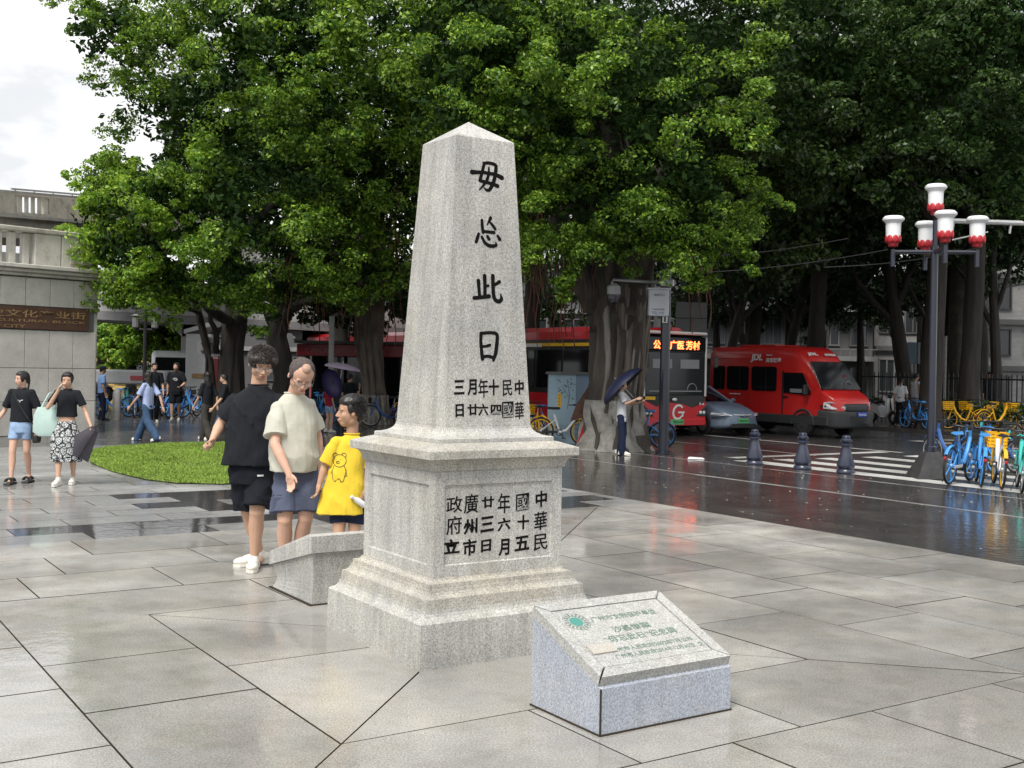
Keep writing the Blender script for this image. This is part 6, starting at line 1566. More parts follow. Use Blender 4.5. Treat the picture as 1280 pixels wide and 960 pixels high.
def patt_skirt():
    m = bpy.data.materials.new('black and white floral cotton'); m.use_nodes = True; N = m.node_tree.nodes; L = m.node_tree.links; b = N['Principled BSDF']; b.inputs['Roughness'].default_value = .85
    tc = N.new('ShaderNodeTexCoord'); mp = N.new('ShaderNodeMapping'); mp.inputs['Rotation'].default_value = (0, PI / 4, 0); mp.inputs['Scale'].default_value = (9, 9, 9); L.new(tc.outputs['Object'], mp.inputs[0])
    v = N.new('ShaderNodeTexVoronoi'); v.feature = 'DISTANCE_TO_EDGE'; v.inputs['Scale'].default_value = 1.25; L.new(mp.outputs[0], v.inputs['Vector'])
    v2 = N.new('ShaderNodeTexVoronoi'); v2.feature = 'DISTANCE_TO_EDGE'; v2.inputs['Scale'].default_value = 4.2; L.new(mp.outputs[0], v2.inputs['Vector'])
    r = N.new('ShaderNodeMath'); r.operation = 'GREATER_THAN'; r.inputs[1].default_value = .07; L.new(v.outputs['Distance'], r.inputs[0])
    r2 = N.new('ShaderNodeMath'); r2.operation = 'GREATER_THAN'; r2.inputs[1].default_value = .09; L.new(v2.outputs['Distance'], r2.inputs[0])
    mu = N.new('ShaderNodeMath'); mu.operation = 'MULTIPLY'; L.new(r.outputs[0], mu.inputs[0]); L.new(r2.outputs[0], mu.inputs[1])
    mx = N.new('ShaderNodeMixRGB'); mx.inputs[1].default_value = (.012, .013, .015, 1); mx.inputs[2].default_value = (.62, .65, .66, 1); L.new(mu.outputs[0], mx.inputs[0]); L.new(mx.outputs[0], b.inputs['Base Color'])
    return m
C_skirt = patt_skirt()

def head_matrix(c, hh, yaw, pitch, roll, hw=1.0): return Matrix.Translation(c) @ Matrix.Rotation(yaw, 4, 'Z') @ Matrix.Rotation(pitch, 4, 'X') @ Matrix.Rotation(roll, 4, 'Y') @ Matrix.Diagonal((hh * hw, hh, hh, 1))
def head_shapes(wide=1.0):
    m = MB()
    m.ell((0, .06, .12), (.335 * wide, .41, .375), nu=24, nv=14); m.ell((0, -.08, -.12), (.285 * wide, .27, .33), nu=20, nv=12)
    m.ell((0, -.15, -.36), (.165 * wide, .155, .125)); m.ell((.16 * wide, .02, -.26), (.10, .16, .15)); m.ell((-.16 * wide, .02, -.26), (.10, .16, .15))
    for s in (-1, 1):
        m.ell((s * .155 * wide, -.20, -.13), (.115, .11, .13)); m.ell((s * .125, -.315, .055), (.11, .045, .035)); m.ell((s * .345 * wide, .04, -.04), (.035, .07, .105))
        m.ell((s * .045, -.385, -.165), (.034, .04, .032))
    m.cap((0, -.33, .02), (0, -.415, -.145), .032, .047); m.ell((0, -.335, -.275), (.095, .05, .045)); m.ell((0, -.30, -.33), (.08, .05, .04))
    return m
def xf(mb, M): mb.v = [tuple(M @ Vector(p)) for p in mb.v]; return mb
def hand(mb, w, d, side, s=1.0, curl=.5, fr_=1.0):
    d = Vector(d).normalized(); side = (Vector(side) - d * Vector(side).dot(d)).normalized(); n = d.cross(side)
    R = Matrix((side, d, n)).transposed()
    mb.ell(Vector(w) + d * .048 * s, (.040 * s, .052 * s, .018 * s), rot=R, nu=12, nv=8); mb.cap(w, Vector(w) + d * .03 * s, .026 * s, .028 * s)
    for i, L in enumerate((.78, .92, 1.0, .88)):
        p = Vector(w) + d * (.088 - .006 * abs(i - 2)) * s + side * (1.5 - i) * -.0195 * s; c = 0
        for k, l_ in enumerate((.036, .026, .022)):
            c += curl * (.7 + .2 * i / 3) * (1.0 if k else .7); dd = d * math.cos(c) + n * math.sin(c); q = p + dd * l_ * L * s; mb.cap(p, q, (.0095 - .0008 * k) * s * fr_, (.0088 - .0008 * k) * s * fr_, n=7); p = q
    p = Vector(w) + d * .025 * s + side * .030 * s; q = p + (d * .75 + side * .55 + n * .25 * curl).normalized() * .038 * s; mb.cap(p, q, .0125 * s * fr_, .011 * s * fr_, n=7); q2 = q + (d * .9 + side * .15 + n * .4 * curl).normalized() * .030 * s; mb.cap(q, q2, .0105 * s * fr_, .009 * s * fr_, n=7)
def shoe(par, an, toe, m, sole, H, voxel):
    an, toe = Vector(an), Vector(toe); f = Vector((toe.x - an.x, toe.y - an.y, 0)); L = .15 * H * .98; f.normalize(); sd = f.cross(Vector((0, 0, 1)))
    R = Matrix((sd, f, Vector((0, 0, 1)))).transposed(); z = max(an.z - .065 * H / 1.75, 0); hl = Vector((an.x, an.y, z)) - f * .045; k = H / 1.75
    lift = (toe.z - z) / max(.15, (toe - hl).length)
    up = lambda t: Vector((0, 0, lift * t))
    mb = MB(); mb.ell(hl + Vector((0, 0, .045 * k)), (.040 * k, .048 * k, .045 * k), rot=R); mb.ell(hl + f * .10 * k + Vector((0, 0, .045 * k)) + up(.1), (.043 * k, .10 * k, .042 * k), rot=R); mb.ell(hl + f * .185 * k + Vector((0, 0, .036 * k)) + up(.18), (.048 * k, .075 * k, .034 * k), rot=R)
    mb.cap(hl + f * .035 * k + Vector((0, 0, .05 * k)), hl + f * .045 * k + Vector((0, 0, .085 * k)), .042 * k, .040 * k)
    me = remesh(mb, voxel, 2, 'shoe', .5); s = link('shoe', me, m, par)
    mb = MB(); out = []
    for t, w in ((-.05, .018), (-.035, .036), (0, .040), (.08, .037), (.16, .047), (.22, .042), (.255, .018)): out.append((t * k, w * k))
    ring = [hl + f * t + sd * w + up(t) for t, w in out] + [hl + f * t - sd * w + up(t) for t, w in out[::-1]]
    mb.rings([[p + Vector((0, 0, .0)) for p in ring], [p + Vector((0, 0, .022 * k)) for p in ring]]); mb.build('sole', sole, s)
    return s
def oval(c, R_, F_, w, d, n=20, p=2.3):
    out = []
    for i in range(n):
        a = 2 * PI * i / n; ca, sa = math.cos(a), math.sin(a)
        out.append(c + R_ * (w * math.copysign(abs(ca) ** (2 / p), ca)) + F_ * (d * math.copysign(abs(sa) ** (2 / p), sa)))
    return out
def wrinkle(me, amp, scale=(6, 6, 14), seed=0.0, folds=()):
    def fn(co, no):
        d = np.empty(len(co))
        for i, c in enumerate(co):
            wx = .05 * noise.noise(Vector((c[0] * 4, c[1] * 4, c[2] * 4 + seed)))
            x, z = c[0] + wx, c[2] + wx
            v = noise.noise(Vector(((x * .8 + z * .6) * scale[0] * 1.1 + seed, c[1] * 3, (z * .8 - x * .6) * 2.2)))
            v2 = noise.noise(Vector(((x * .8 - z * .6) * scale[0] * 1.8 + seed * 2, c[1] * 3, (z * .8 + x * .6) * 3.4)))
            d[i] = amp * (max(0, 1 - abs(v) * 3.2) ** 1.5 * .9 + v2 * 1.3 - .2)
        return d
    displace(me, fn)
def tufts(mb, M, n, L, spread, cond=None, r0=.012, seed=0, rad=(.37, .44, .40), cen=(0, .08, .15), down=.0, back=.0):
    rs_ = random.Random(seed)
    for _ in range(n):
        d = Vector((rs_.gauss(0, 1), rs_.gauss(0, 1), rs_.gauss(.2, 1))).normalized()
        if cond and not cond(d): continue
        p = Vector((cen[0] + d.x * rad[0] * .93, cen[1] + d.y * rad[1] * .93, cen[2] + d.z * rad[2] * .93))
        t = (d + Vector((rs_.gauss(0, spread), rs_.gauss(0, spread), rs_.gauss(0, spread))) + Vector((0, back, -down))).normalized()
        q1 = p + t * L * .5; q2 = p + (t + Vector((rs_.gauss(0, spread), rs_.gauss(0, spread), rs_.gauss(0, spread) - down * .6)) * .6).normalized() * L
        mb.tube([M @ p, M @ q1, M @ q2], [r0 * M.to_scale()[0] / .24, r0 * .8 * M.to_scale()[0] / .24, .001], 4, cap=False)
def hair(kind, M, m, par, voxel, bdir=None, seed=1):
    mb = MB()
    if kind in ('short', 'fluffy', 'boy', 'long', 'pony', 'bun'):
        mb.ell((0, .115, .16), (.37, .40, .375), nu=22, nv=12); mb.ell((0, .02, .27), (.33, .36, .27), nu=20, nv=10)
        for s in (-1, 1): mb.ell((s * .31, .04, .10), (.075, .20, .17))
        mb.ell((0, .30, -.08), (.26, .17, .24))
    if kind == 'fluffy':
        mb.ell((0, .04, .27), (.405, .42, .32), nu=22, nv=12); mb.ell((0, -.25, .27), (.32, .15, .16)); 
        for s in (-1, 1): mb.ell((s * .33, .02, .20), (.12, .28, .20)); mb.ell((s * .2, -.26, .27), (.15, .12, .12))
    if kind == 'boy': mb.ell((0, -.20, .30), (.29, .17, .15)); mb.ell((0, .05, .30), (.36, .38, .27))
    if kind == 'short': mb.ell((0, -.20, .33), (.28, .14, .12))
    if kind in ('long', 'pony', 'bun'):
        mb.ell((0, -.17, .30), (.30, .18, .17))
        for s in (-1, 1): mb.ell((s * .30, -.08, .05), (.075, .15, .27))
    if kind == 'long':
        for k in range(7):
            z = -.1 - k * .17; mb.ell((0, .27 + .02 * k, z), (.34 + .02 * k - .01 * k * k * .4, .15, .20))
        for s in (-1, 1):
            for k in range(5): mb.ell((s * (.31 + .01 * k), .04 + .03 * k, -.1 - k * .17), (.08, .14, .16))
    if kind == 'pony':
        for k in range(7): mb.ell((.0, .46 + .06 * math.sin(k * .6), .16 - k * .15), (.10 - .008 * k, .10 - .007 * k, .14))
    if kind == 'bun': mb.ell((0, .48, .22), (.17, .16, .16))
    if kind == 'crop':
        mb.ell((0, .085, .115), (.352, .405, .365), nu=22, nv=12)
    xf(mb, M)
    me = remesh(mb, voxel, 2, 'hair', .7)
    sc = M.to_scale()[0]
    if kind != 'crop':
        displace(me, lambda co, no: np.array([(.004 if voxel < .009 else .010) * noise.noise(Vector((c[0] * 45, c[1] * 45, c[2] * 14 + seed))) for c in co]))
    o = link('hair', me, m, par)
    if kind in ('fluffy', 'boy', 'short', 'bun', 'pony', 'long') and voxel < .009:
        tb_ = MB()
        if kind == 'fluffy': tufts(tb_, M, 3400, .075, .38, lambda d: d.y > -.72 or d.z > .0, .0042, seed, rad=(.405, .44, .41), cen=(0, .04, .21), down=.5)
        if kind == 'boy': tufts(tb_, M, 2200, .06, .22, lambda d: (d.y > -.35 and d.z > -.55) or d.z > .45, .006, seed, rad=(.37, .41, .38), cen=(0, .09, .17), back=-.1)
        if kind == 'short': tufts(tb_, M, 600, .13, .3, lambda d: (d.y > -.3 and d.z > -.5) or d.z > .5, .012, seed)
        if tb_.v: tb_.build('hair_strands', m, o)
    return o
def face(M, par, detail=1, glasses=False, shut=.0, hairm=None):
    sc = M.to_scale()[0]
    e = MB(); i_ = MB(); br = MB(); lp_ = MB()
    for s in (-1, 1):
        shut = .45; e.ell((s * .125, -.318, -.012), (.050, .025, .020 * (1 - shut)), nu=10, nv=6); i_.ell((s * .125, -.334, -.014), (.024, .014, .020 * (1 - shut * .6)), nu=8, nv=6)
        br.tube([(s * .055, -.372, .075), (s * .125, -.368, .092), (s * .20, -.318, .078)], [.007, .009, .004], 5)
    lp_.ell((0, -.372, -.268), (.080, .022, .017), nu=12, nv=6); lp_.ell((0, -.364, -.297), (.066, .024, .018), nu=12, nv=6)
    xf(br, M).build('eyebrows', hairm or H_blk, par)
    if detail:
        ee = xf(e, M).build('eye_whites', M_eyew, par, smooth=True); xf(i_, M).build('irises', M_iris, ee, smooth=True)
    else: xf(i_, M).build('eyes', M_iris, par)
    xf(lp_, M).build('lips', M_lip, par, smooth=True)
    if glasses:
        g = MB(); ln = MB(); z = -.03
        for s in (-1, 1):
            ring = [(s * .145 + .115 * math.cos(q * PI / 12), -.405 + .02 * abs(math.cos(q * PI / 12)), z + .085 * math.sin(q * PI / 12)) for q in range(25)]
            g.tube(ring, .0042, 5, cap=False); ln.rings([[(s * .145 + .11 * math.cos(q * PI / 12), yy, z + .08 * math.sin(q * PI / 12)) for q in range(24)] for yy in (-.404, -.400)])
            g.tube([(s * .26, -.38, z + .03), (s * .345, -.1, z + .04), (s * .36, .05, z + .0)], .009, 5)
        g.tube([(-.035, -.41, z + .02), (0, -.42, z + .035), (.035, -.41, z + .02)], .008, 5)
        go = xf(g, M).build('spectacles', M_wire, par); xf(ln, M).build('lens', M_lens, go)

def figure(root, J, H, yaw, skinm, top, bottom, shoes, hairk, hairm=H_blk, voxel=.011, build=1.0, head=(0, 0, 0), hh=None, glasses=False, curls=(.5, .5), torso=None, sleeve=.52, sleeve_r=1.0,
           bot='shorts', bot_to=.5, wr=.004, sole=S_white, palms=None, leg_r=1.0, detail=0, cap_hair=None, no_face=False, neckline=True, hem=None, leg_flare=1.0, seed=0.0, hw=1.0):
    """J: joints (local vectors); index 0 is the picture-left side when facing the camera"""
    J = {k: (tuple(Vector(q) for q in v) if isinstance(v[0], (tuple, Vector, list)) else Vector(v)) for k, v in J.items()}
    R_ = Vector((math.cos(yaw), math.sin(yaw), 0)); F_ = Vector((math.sin(yaw), -math.cos(yaw), 0)); k = H / 1.75; b_ = build
    hh = hh or H / 7.6
    MH = head_matrix(J['head'], hh, head[0], head[1], head[2], hw)
    body = head_shapes(); xf(body, MH)
    nk = J['neck']; body.cap(nk - Vector((0, 0, .03 * k)), MH @ Vector((0, .10, -.22)), .060 * k * b_ ** .5, .055 * k * b_ ** .5)
    hipc = (J['hip'][0] + J['hip'][1]) / 2
    shc = (J['sh'][0] + J['sh'][1]) / 2
    # trunk core
    body.rings([oval(hipc.lerp(nk, t), R_, F_, w * k * b_, d * k * b_) for t, w, d in ((-.10, .13, .09), (.1, .15, .10), (.35, .13, .095), (.6, .145, .10), (.85, .15, .08), (.97, .07, .055))])
    for i in (0, 1):
        sh, el, wr_, hp, kn, an = J['sh'][i], J['el'][i], J['wr'][i], J['hip'][i], J['kn'][i], J['an'][i]
        body.cap(sh, el, .047 * k * b_, .037 * k * b_); m1 = el.lerp(wr_, .35); body.cap(el, m1, .038 * k * b_, .039 * k * b_); body.cap(m1, wr_, .038 * k * b_, .025 * k * b_ ** .5)
        hd = J['hd'][i] - wr_ if 'hd' in J else wr_ - el
        pn = (palms[i] if palms else F_)
        hand(body, wr_, hd, pn, k * .98, curls[i], 1.0 if voxel < .008 else 1.25)
        body.cap(hp, kn, .082 * k * leg_r, .056 * k * leg_r); body.cap(kn, kn.lerp(an, .32) + F_ * -.016 * k, .052 * k * leg_r, .058 * k * leg_r); body.cap(kn.lerp(an, .32) + F_ * -.016 * k, kn.lerp(an, .72) + F_ * -.004 * k, .058 * k * leg_r, .040 * k * leg_r); body.cap(kn.lerp(an, .72) + F_ * -.004 * k, an, .040 * k * leg_r, .032 * k * leg_r ** .5)
        body.cap(an, an - Vector((0, 0, .04 * k)) + F_ * .03, .034 * k, .034 * k)
    me = remesh(body, voxel, 4, 'body', .42 if voxel > .009 else .6); bo = link('body', me, skinm, root)
    if not no_face: face(MH, bo, detail, glasses, hairm=hairm)
    elif glasses: pass
    hair(hairk, MH, hairm, root, max(voxel * .9, .006), seed=seed)
    # top garment
    T = MB(); hemc = hem if hem is not None else hipc + Vector((0, 0, -.02 * k))
    tor = torso or ((0, .178, .125), (.2, .168, .122), (.42, .165, .122), (.62, .172, .122), (.80, .165, .108), (.90, .140, .088), (.96, .090, .068), (1.0, .064, .058))
    ax_ = [Vector(hemc).lerp(nk - Vector((0, 0, .006 * k)), t) for t, w, d in tor]
    T.rings([oval(c, R_, F_, w * k * b_, d * k * b_) for c, (t, w, d) in zip(ax_, tor)])
    for i in (0, 1):
        sh, el, wr_ = J['sh'][i], J['el'][i], J['wr'][i]
        if sleeve <= .6: T.ell(sh, (.062 * k * b_ ** .7,) * 3); T.tube([sh, sh.lerp(el, sleeve / .6 * .5), sh.lerp(el, sleeve / .6 * .92)], [.058 * k * b_ ** .7, .064 * k * b_ ** .7 * sleeve_r, .069 * k * b_ ** .7 * sleeve_r], 16)
        else: T.cap(sh, el, .064 * k * b_ * sleeve_r, .056 * k * b_ * sleeve_r, n=14); T.cap(el, el.lerp(wr_, (sleeve - .6) / .4), .055 * k * b_ * sleeve_r, .046 * k * b_ * sleeve_r, n=14)
        T.cap(sh, nk.lerp(sh, .30) - Vector((0, 0, .030 * k)), .055 * k, .042 * k)
    me = remesh(T, voxel * (1.1 if voxel < .009 else 1), 2, 'shirt', .5)
    if wr: wrinkle(me, wr, seed=seed)
    st_ = link('shirt', me, top, root)
    if neckline:
        cb = MB(); n_ = 20; cb.tube([p for p in oval(nk + Vector((0, 0, .000 * k)), R_, F_, .074 * k * b_ ** .5, .068 * k * b_ ** .5, n_, 2)] + [oval(nk + Vector((0, 0, .000 * k)), R_, F_, .074 * k * b_ ** .5, .068 * k * b_ ** .5, n_, 2)[0]], .007 * k, 6, cap=False); cb.build('collar', top, st_)
    # bottom garment
    B = MB()
    if bot == 'skirt':
        kz = min(J['kn'][0].z, J['kn'][1].z); top_ = hipc + Vector((0, 0, .10 * k)); bz = bot_to
        rs_ = []
        for j in range(9):
            t = j / 8; c = top_.lerp(Vector((hipc.x, hipc.y, bz)), t); rs_.append([c + R_ * (w_ := (.13 + .10 * min(1, t * 2.2)) * k * (1 + .05 * math.sin(q * 5 / 24 * 2 * PI + t * 2))) * math.cos(2 * PI * q / 24) + F_ * w_ * .78 * math.sin(2 * PI * q / 24) for q in range(24)])
        B.rings(rs_); me = remesh(B, voxel, 1, 'skirt', .6); wrinkle(me, wr * 1.5, (9, 9, 2), seed + 3)
        link('skirt', me, bottom, root)
    else:
        B.rings([oval(hipc + Vector((0, 0, z * k)), R_, F_, w * k * b_, d * k * b_) for z, w, d in ((-.10, .165, .115), (0, .172, .122), (.10, .150, .108))])
        for i in (0, 1):
            hp, kn, an = J['hip'][i], J['kn'][i], J['an'][i]
            if bot == 'shorts': e_ = hp.lerp(kn, bot_to); B.tube([hp + Vector((0, 0, .05 * k)), hp.lerp(e_, .3), e_], [.085 * k * leg_r * b_ ** .5, .092 * k * leg_r * b_ ** .5, .086 * k * leg_r * leg_flare], 20)
            else: B.cap(hp, kn, .096 * k * b_ ** .5 * leg_r, .070 * k * leg_flare, n=16); B.cap(kn, an + Vector((0, 0, -.035 * k)), .070 * k * leg_flare, .062 * k * leg_flare ** 1.6, n=16)
        me = remesh(B, voxel * (1.1 if voxel < .009 else 1), 2, bot, .5)
        if wr: wrinkle(me, wr * 1.2, (7, 7, 8), seed + 7)
        link(bot, me, bottom, root)
    if shoes:
        for i in (0, 1): shoe(root, J['an'][i], J['toe'][i], shoes, sole, H, max(voxel * .8, .006))
    return dict(MH=MH, body=bo, shirt=st_, R=R_, F=F_, k=k, root=root, hh=hh)

from mathutils.bvhtree import BVHTree
def draw_on(obj, lines, r, m, name, y_from=-2.0, parent=None):
    """thin raised lines laid on the camera side of a garment; lines in local x,z"""
    me = obj.data; bvh = BVHTree.FromPolygons([v.co for v in me.vertices], [tuple(p.vertices) for p in me.polygons]); mb = MB()
    for ln in lines:
        P = []
        for i in range(len(ln) - 1):
            for q in range(6):
                t = q / 6; x = ln[i][0] * (1 - t) + ln[i + 1][0] * t; z = ln[i][1] * (1 - t) + ln[i + 1][1] * t
                h = bvh.ray_cast(Vector((x, y_from, z)), Vector((0, 1, 0)))
                if h[0]: P.append(h[0] - Vector((0, .0008, 0)))
        if len(P) > 1: mb.tube(P, r, 4)
    if mb.v: return mb.build(name, m, parent or obj)

# ---------------------------------------------------------------- the three in front
def pjoints(Y, root, spec):
    f = lambda q: W(q[0], q[1], Y + (q[2] if len(q) > 2 else 0)) - root
    return {k: (tuple(f(q) for q in v) if isinstance(v[0], tuple) else f(v)) for k, v in spec.items()}
Y = 9.30; rt = W(316, 712, Y); rt.z = 0
A = thing('person', 'tall man with fluffy dark hair and glasses in black t-shirt and black shorts', 'person', rt, 0, 'the three people beside the obelisk')
J = pjoints(Y, rt, dict(head=(327.5, 455, -.04), neck=(323, 481, .03), sh=((293, 503, .03), (347, 503, .03)), el=((276, 530, .02), (356, 540, .08)), wr=((266, 549, -.10), (353, 576, .0)), hd=((262, 560, -.16), (351, 590, -.02)), hip=((304, 588, .03), (328, 588, .03)),
                        kn=((311, 642, .10), (321, 640, -.06)), an=((325, 690, .20), (318, 690, .02)), toe=((296, 704, .10), (313, 713, -.24))))
J['an'] = tuple(Vector((p.x, p.y, .085)) for p in J['an']); J['toe'] = tuple(Vector((p.x, p.y, .0)) for p in J['toe'])
fA = figure(A, J, 1.82, .12, SK1, C_blk, C_blk2, S_white, 'fluffy', H_brn, voxel=.0058, build=1.12, head=(.42, .42, .06), hh=.250, hw=1.12, glasses=True, curls=(1.5, .5), detail=1, wr=.011, bot_to=.86, sole=S_white, sleeve=.50, sleeve_r=1.18, leg_flare=1.28, leg_r=1.06, palms=(Vector((.3, -1, 0)), Vector((0, -1, 0))),
            hem=W(309, 581, Y) - rt, torso=((0, .180, .135), (.2, .172, .132), (.42, .170, .130), (.62, .172, .126), (.78, .168, .112), (.88, .150, .095), (.95, .105, .080), (.985, .078, .072), (1.0, .066, .062)))
z_ = (W(330, 593, Y) - rt)
draw_on([o for o in A.children if o.name.startswith('shorts')][0], [[(z_.x - .03, z_.z), (z_.x + .02, z_.z)]], .010, C_white, 'white_tag')
Y = 8.95; rt = W(364, 722, Y); rt.z = 0
B_ = thing('person', 'balding man with glasses in pale grey t-shirt and slate shorts, looking down', 'person', rt, 0, 'the three people beside the obelisk')
J = pjoints(Y, rt, dict(head=(377, 470, -.10), neck=(368, 491, .03), sh=((347, 511, -.06), (385, 508, .10)), el=((344, 556, -.18), (397, 547, .16)), wr=((361, 592, -.26), (398, 574, .12)), hd=((365, 610, -.27), (397, 590, .10)), hip=((358, 595, .04), (383, 595, .06)),
                        kn=((356, 650, -.05), (382, 648, .0)), an=((356, 706, .05), (370, 712, .10)), toe=((358, 722, -.20), (380, 722, -.18))))
J['an'] = tuple(Vector((p.x, p.y, .085)) for p in J['an']); J['toe'] = tuple(Vector((p.x, p.y, .0)) for p in J['toe'])
fB = figure(B_, J, 1.72, .32, SK3, C_grey, C_slate, S_white, 'crop', H_scalp, voxel=.0058, build=1.08, head=(.42, .62, .10), hh=.258, hw=1.08, glasses=True, curls=(.55, .6), detail=1, wr=.011, bot_to=.84, sleeve=.50, sleeve_r=1.22, leg_flare=1.30, leg_r=1.08, palms=(Vector((1, -.3, .2)), Vector((0, -1, 0))), seed=4.0,
            hem=W(367, 589, Y) - rt, torso=((0, .176, .135), (.2, .178, .148), (.42, .174, .146), (.62, .168, .130), (.78, .160, .112), (.88, .142, .094), (.95, .100, .078), (.985, .076, .070), (1.0, .064, .060)))
# darker cropped hair at the sides and back
M_ = fB['MH']; hb = MB(); hb.ell((0, .105, .15), (.362, .405, .372), nu=22, nv=12)
for s in (-1, 1): hb.ell((s * .30, .02, .08), (.065, .17, .16))
xf(hb, M_); me = remesh(hb, .006, 2, 'side_hair'); sh_ = link('side_hair', me, mat('greying black stubble', (.040, .034, .034), .8, nscale=38, namt=.4, color2=(.11, .085, .078)), B_)
mb = MB(); mb.ell((.02, -.12, .345), (.155, .19, .160), nu=18, nv=10); xf(mb, M_).build('bald_patch', skin('thin-haired scalp', (.43, .27, .20)), sh_, smooth=True)
# cargo pocket
pk = MB(); c_ = W(347, 628, Y) - rt; pk.box(c_ + Vector((.02, -.10, 0)), (.10, .035, .14), rot=.25, bevel=.02); pk.build('cargo_pocket', C_slate, B_)
Y = 8.75; rt = W(434, 731, Y); rt.z = 0
Cc = thing('person', 'boy with short black hair in a long yellow t-shirt with a bear outline', 'person', rt, 0, 'the three people beside the obelisk')
J = pjoints(Y, rt, dict(head=(438, 514.5, 0), neck=(440, 542, .02), sh=((420, 554, .0), (452, 555, .05)), el=((406, 583, .0), (456, 590, .06)), wr=((399, 606, -.04), (455, 615, -.02)), hd=((396, 618, -.06), (451, 627, -.05)), hip=((426, 632, .03), (444, 633, .03)),
                        kn=((423, 668, -.03), (443, 669, .0)), an=((422, 715, .04), (441, 717, .06)), toe=((418, 729, -.2), (440, 730, -.18))))
J['an'] = tuple(Vector((p.x, p.y, .075)) for p in J['an']); J['toe'] = tuple(Vector((p.x, p.y, .0)) for p in J['toe'])
fC = figure(Cc, J, 1.40, -.12, SK2, C_yel, C_navy, S_white, 'boy', H_blk, voxel=.0055, build=1.0, head=(-1.25, -.05, .05), hh=.246, curls=(.6, 1.3), detail=1, wr=.009, bot_to=.6, sleeve=.56, sleeve_r=1.22, seed=9.0, leg_r=1.0, palms=(Vector((.4, -1, 0)), Vector((-.5, -1, 0))),
            hem=W(425, 642, Y) - rt, torso=((0, .232, .150), (.15, .215, .145), (.35, .188, .135), (.55, .165, .120), (.74, .152, .105), (.87, .145, .094), (.95, .105, .076), (.985, .076, .066), (1.0, .060, .056)))
# the outline of a plain toy bear on the shirt: scale 1/px
def bx(px, py): p = W(px, py, Y) - rt; return (p.x, p.z)
def circ(cx, cy, rx, ry, a0=0, a1=2 * PI, n=18): return [bx(cx + rx * math.cos(a0 + (a1 - a0) * i / n), cy + ry * math.sin(a0 + (a1 - a0) * i / n)) for i in range(n + 1)]
draw_on(fC['shirt'], [circ(426, 575, 8.6, 7.6), circ(420.5, 568.5, 3, 3, 2.0, 5.9, 8), circ(431.5, 568.5, 3, 3, 3.5, 7.4, 8), [bx(419, 581), bx(417, 588), bx(418, 598), bx(420.5, 601), bx(423, 598)], [bx(432, 581), bx(435, 587), bx(433, 594), bx(431.5, 600), bx(428.5, 601), bx(427, 597), bx(423, 597.5)],
                      [bx(417.5, 586), bx(415, 592)], [bx(434, 586), bx(436, 593), bx(433, 594)], circ(424, 577, 2.2, 1.6, n=8), [bx(421, 573), bx(421.6, 574)], [bx(427.5, 573), bx(428.1, 574)], [bx(423.5, 576.6), bx(424.5, 576.8)]], .0028, M_blk, 'bear_print')
bt = thing('water_bottle', 'small clear white drink bottle in the hand of the boy', 'bottle', W(450, 628, Y - .08), 0); mb = MB(); mb.lathe([(.02, -.05), (.024, -.045), (.024, .035), (.012, .06), (.012, .075)], n=12); mb.build('body', M_white, bt, smooth=True); bt.rotation_euler = (.5, -.9, 0)
mb = MB(); mb.lathe([(.014, .075), (.014, .09)], n=10); mb.build('cap', M_white, bt)

# ---------------------------------------------------------------- passers-by
def walker(label, px, py, top, yaw, topm, botm, shoes=S_white, hairk='short', stride=.35, bot='trousers', bot_to=.75, sk=SK1, sleeve=.5, arms=None, group=None, head=None, build=1.0, voxel=.0115, sex='m', Hm=None, leg_flare=1.0, neckline=True, wr=.004, phase=1, sole=S_white, hem=.50, seed=0.0, name='person', Yo=None, sleeve_r=1.0, hh=None, no_face=False, z0=0.0, skirt_z=.25):
    q = G(px, py); 
    if Yo: q = W(px, py, Yo); q.z = 0
    H_ = (py - top) / F * q.y; q.z = z0
    t = thing(name, label, 'person', q, yaw, group)
    w = .100 if sex == 'm' else .086; s = stride / 2 * H_ / 1.7 * phase
    L = dict(head=(0, -.01 * H_, .925 * H_), neck=(0, .01 * H_, .845 * H_), sh=((-w * H_, .01, .805 * H_), (w * H_, .01, .805 * H_)), hip=((-.050 * H_, 0, .505 * H_), (.050 * H_, 0, .505 * H_)),
             kn=((-.052 * H_, -s * .45 - .02, .28 * H_), (.052 * H_, s * .35 - .04, .285 * H_)), an=((-.045 * H_, -s, .050 * H_), (.045 * H_, s, .055 * H_ + abs(s) * .12)), toe=((-.055 * H_, -s - .2, 0), (.055 * H_, s - .2, 0 if abs(s) < .05 else -.0)))
    L['el'] = ((-(w + .035) * H_, s * .4 + .03, .63 * H_), ((w + .035) * H_, -s * .4 + .03, .63 * H_)); L['wr'] = ((-(w + .04) * H_, s * .8 - .04, .49 * H_), ((w + .04) * H_, -s * .8 - .04, .49 * H_))
    if arms:
        for i in (0, 1):
            if arms[i]:
                e, wv_ = arms[i]; L['el'] = tuple(Vector(e) * H_ if j == i else L['el'][j] for j in (0, 1)); L['wr'] = tuple(Vector(wv_) * H_ if j == i else L['wr'][j] for j in (0, 1))
    f = figure(t, L, H_, 0.0, sk, topm, botm, shoes, hairk, H_blk, voxel=voxel, build=build * (1.0 if sex == 'm' else .88), head=head or (0, .05, 0), hh=hh or H_ / 7.4, curls=(.6, .6), detail=0, wr=wr, bot=bot, bot_to=bot_to if bot != 'skirt' else skirt_z * H_, sleeve=sleeve, sleeve_r=sleeve_r,
               leg_flare=leg_flare, neckline=neckline, sole=sole, hem=Vector((0, 0, hem * H_)), seed=seed, no_face=no_face, leg_r=1.0 if sex == 'm' else .95)
    f['H'] = H_; f['t'] = t; return f
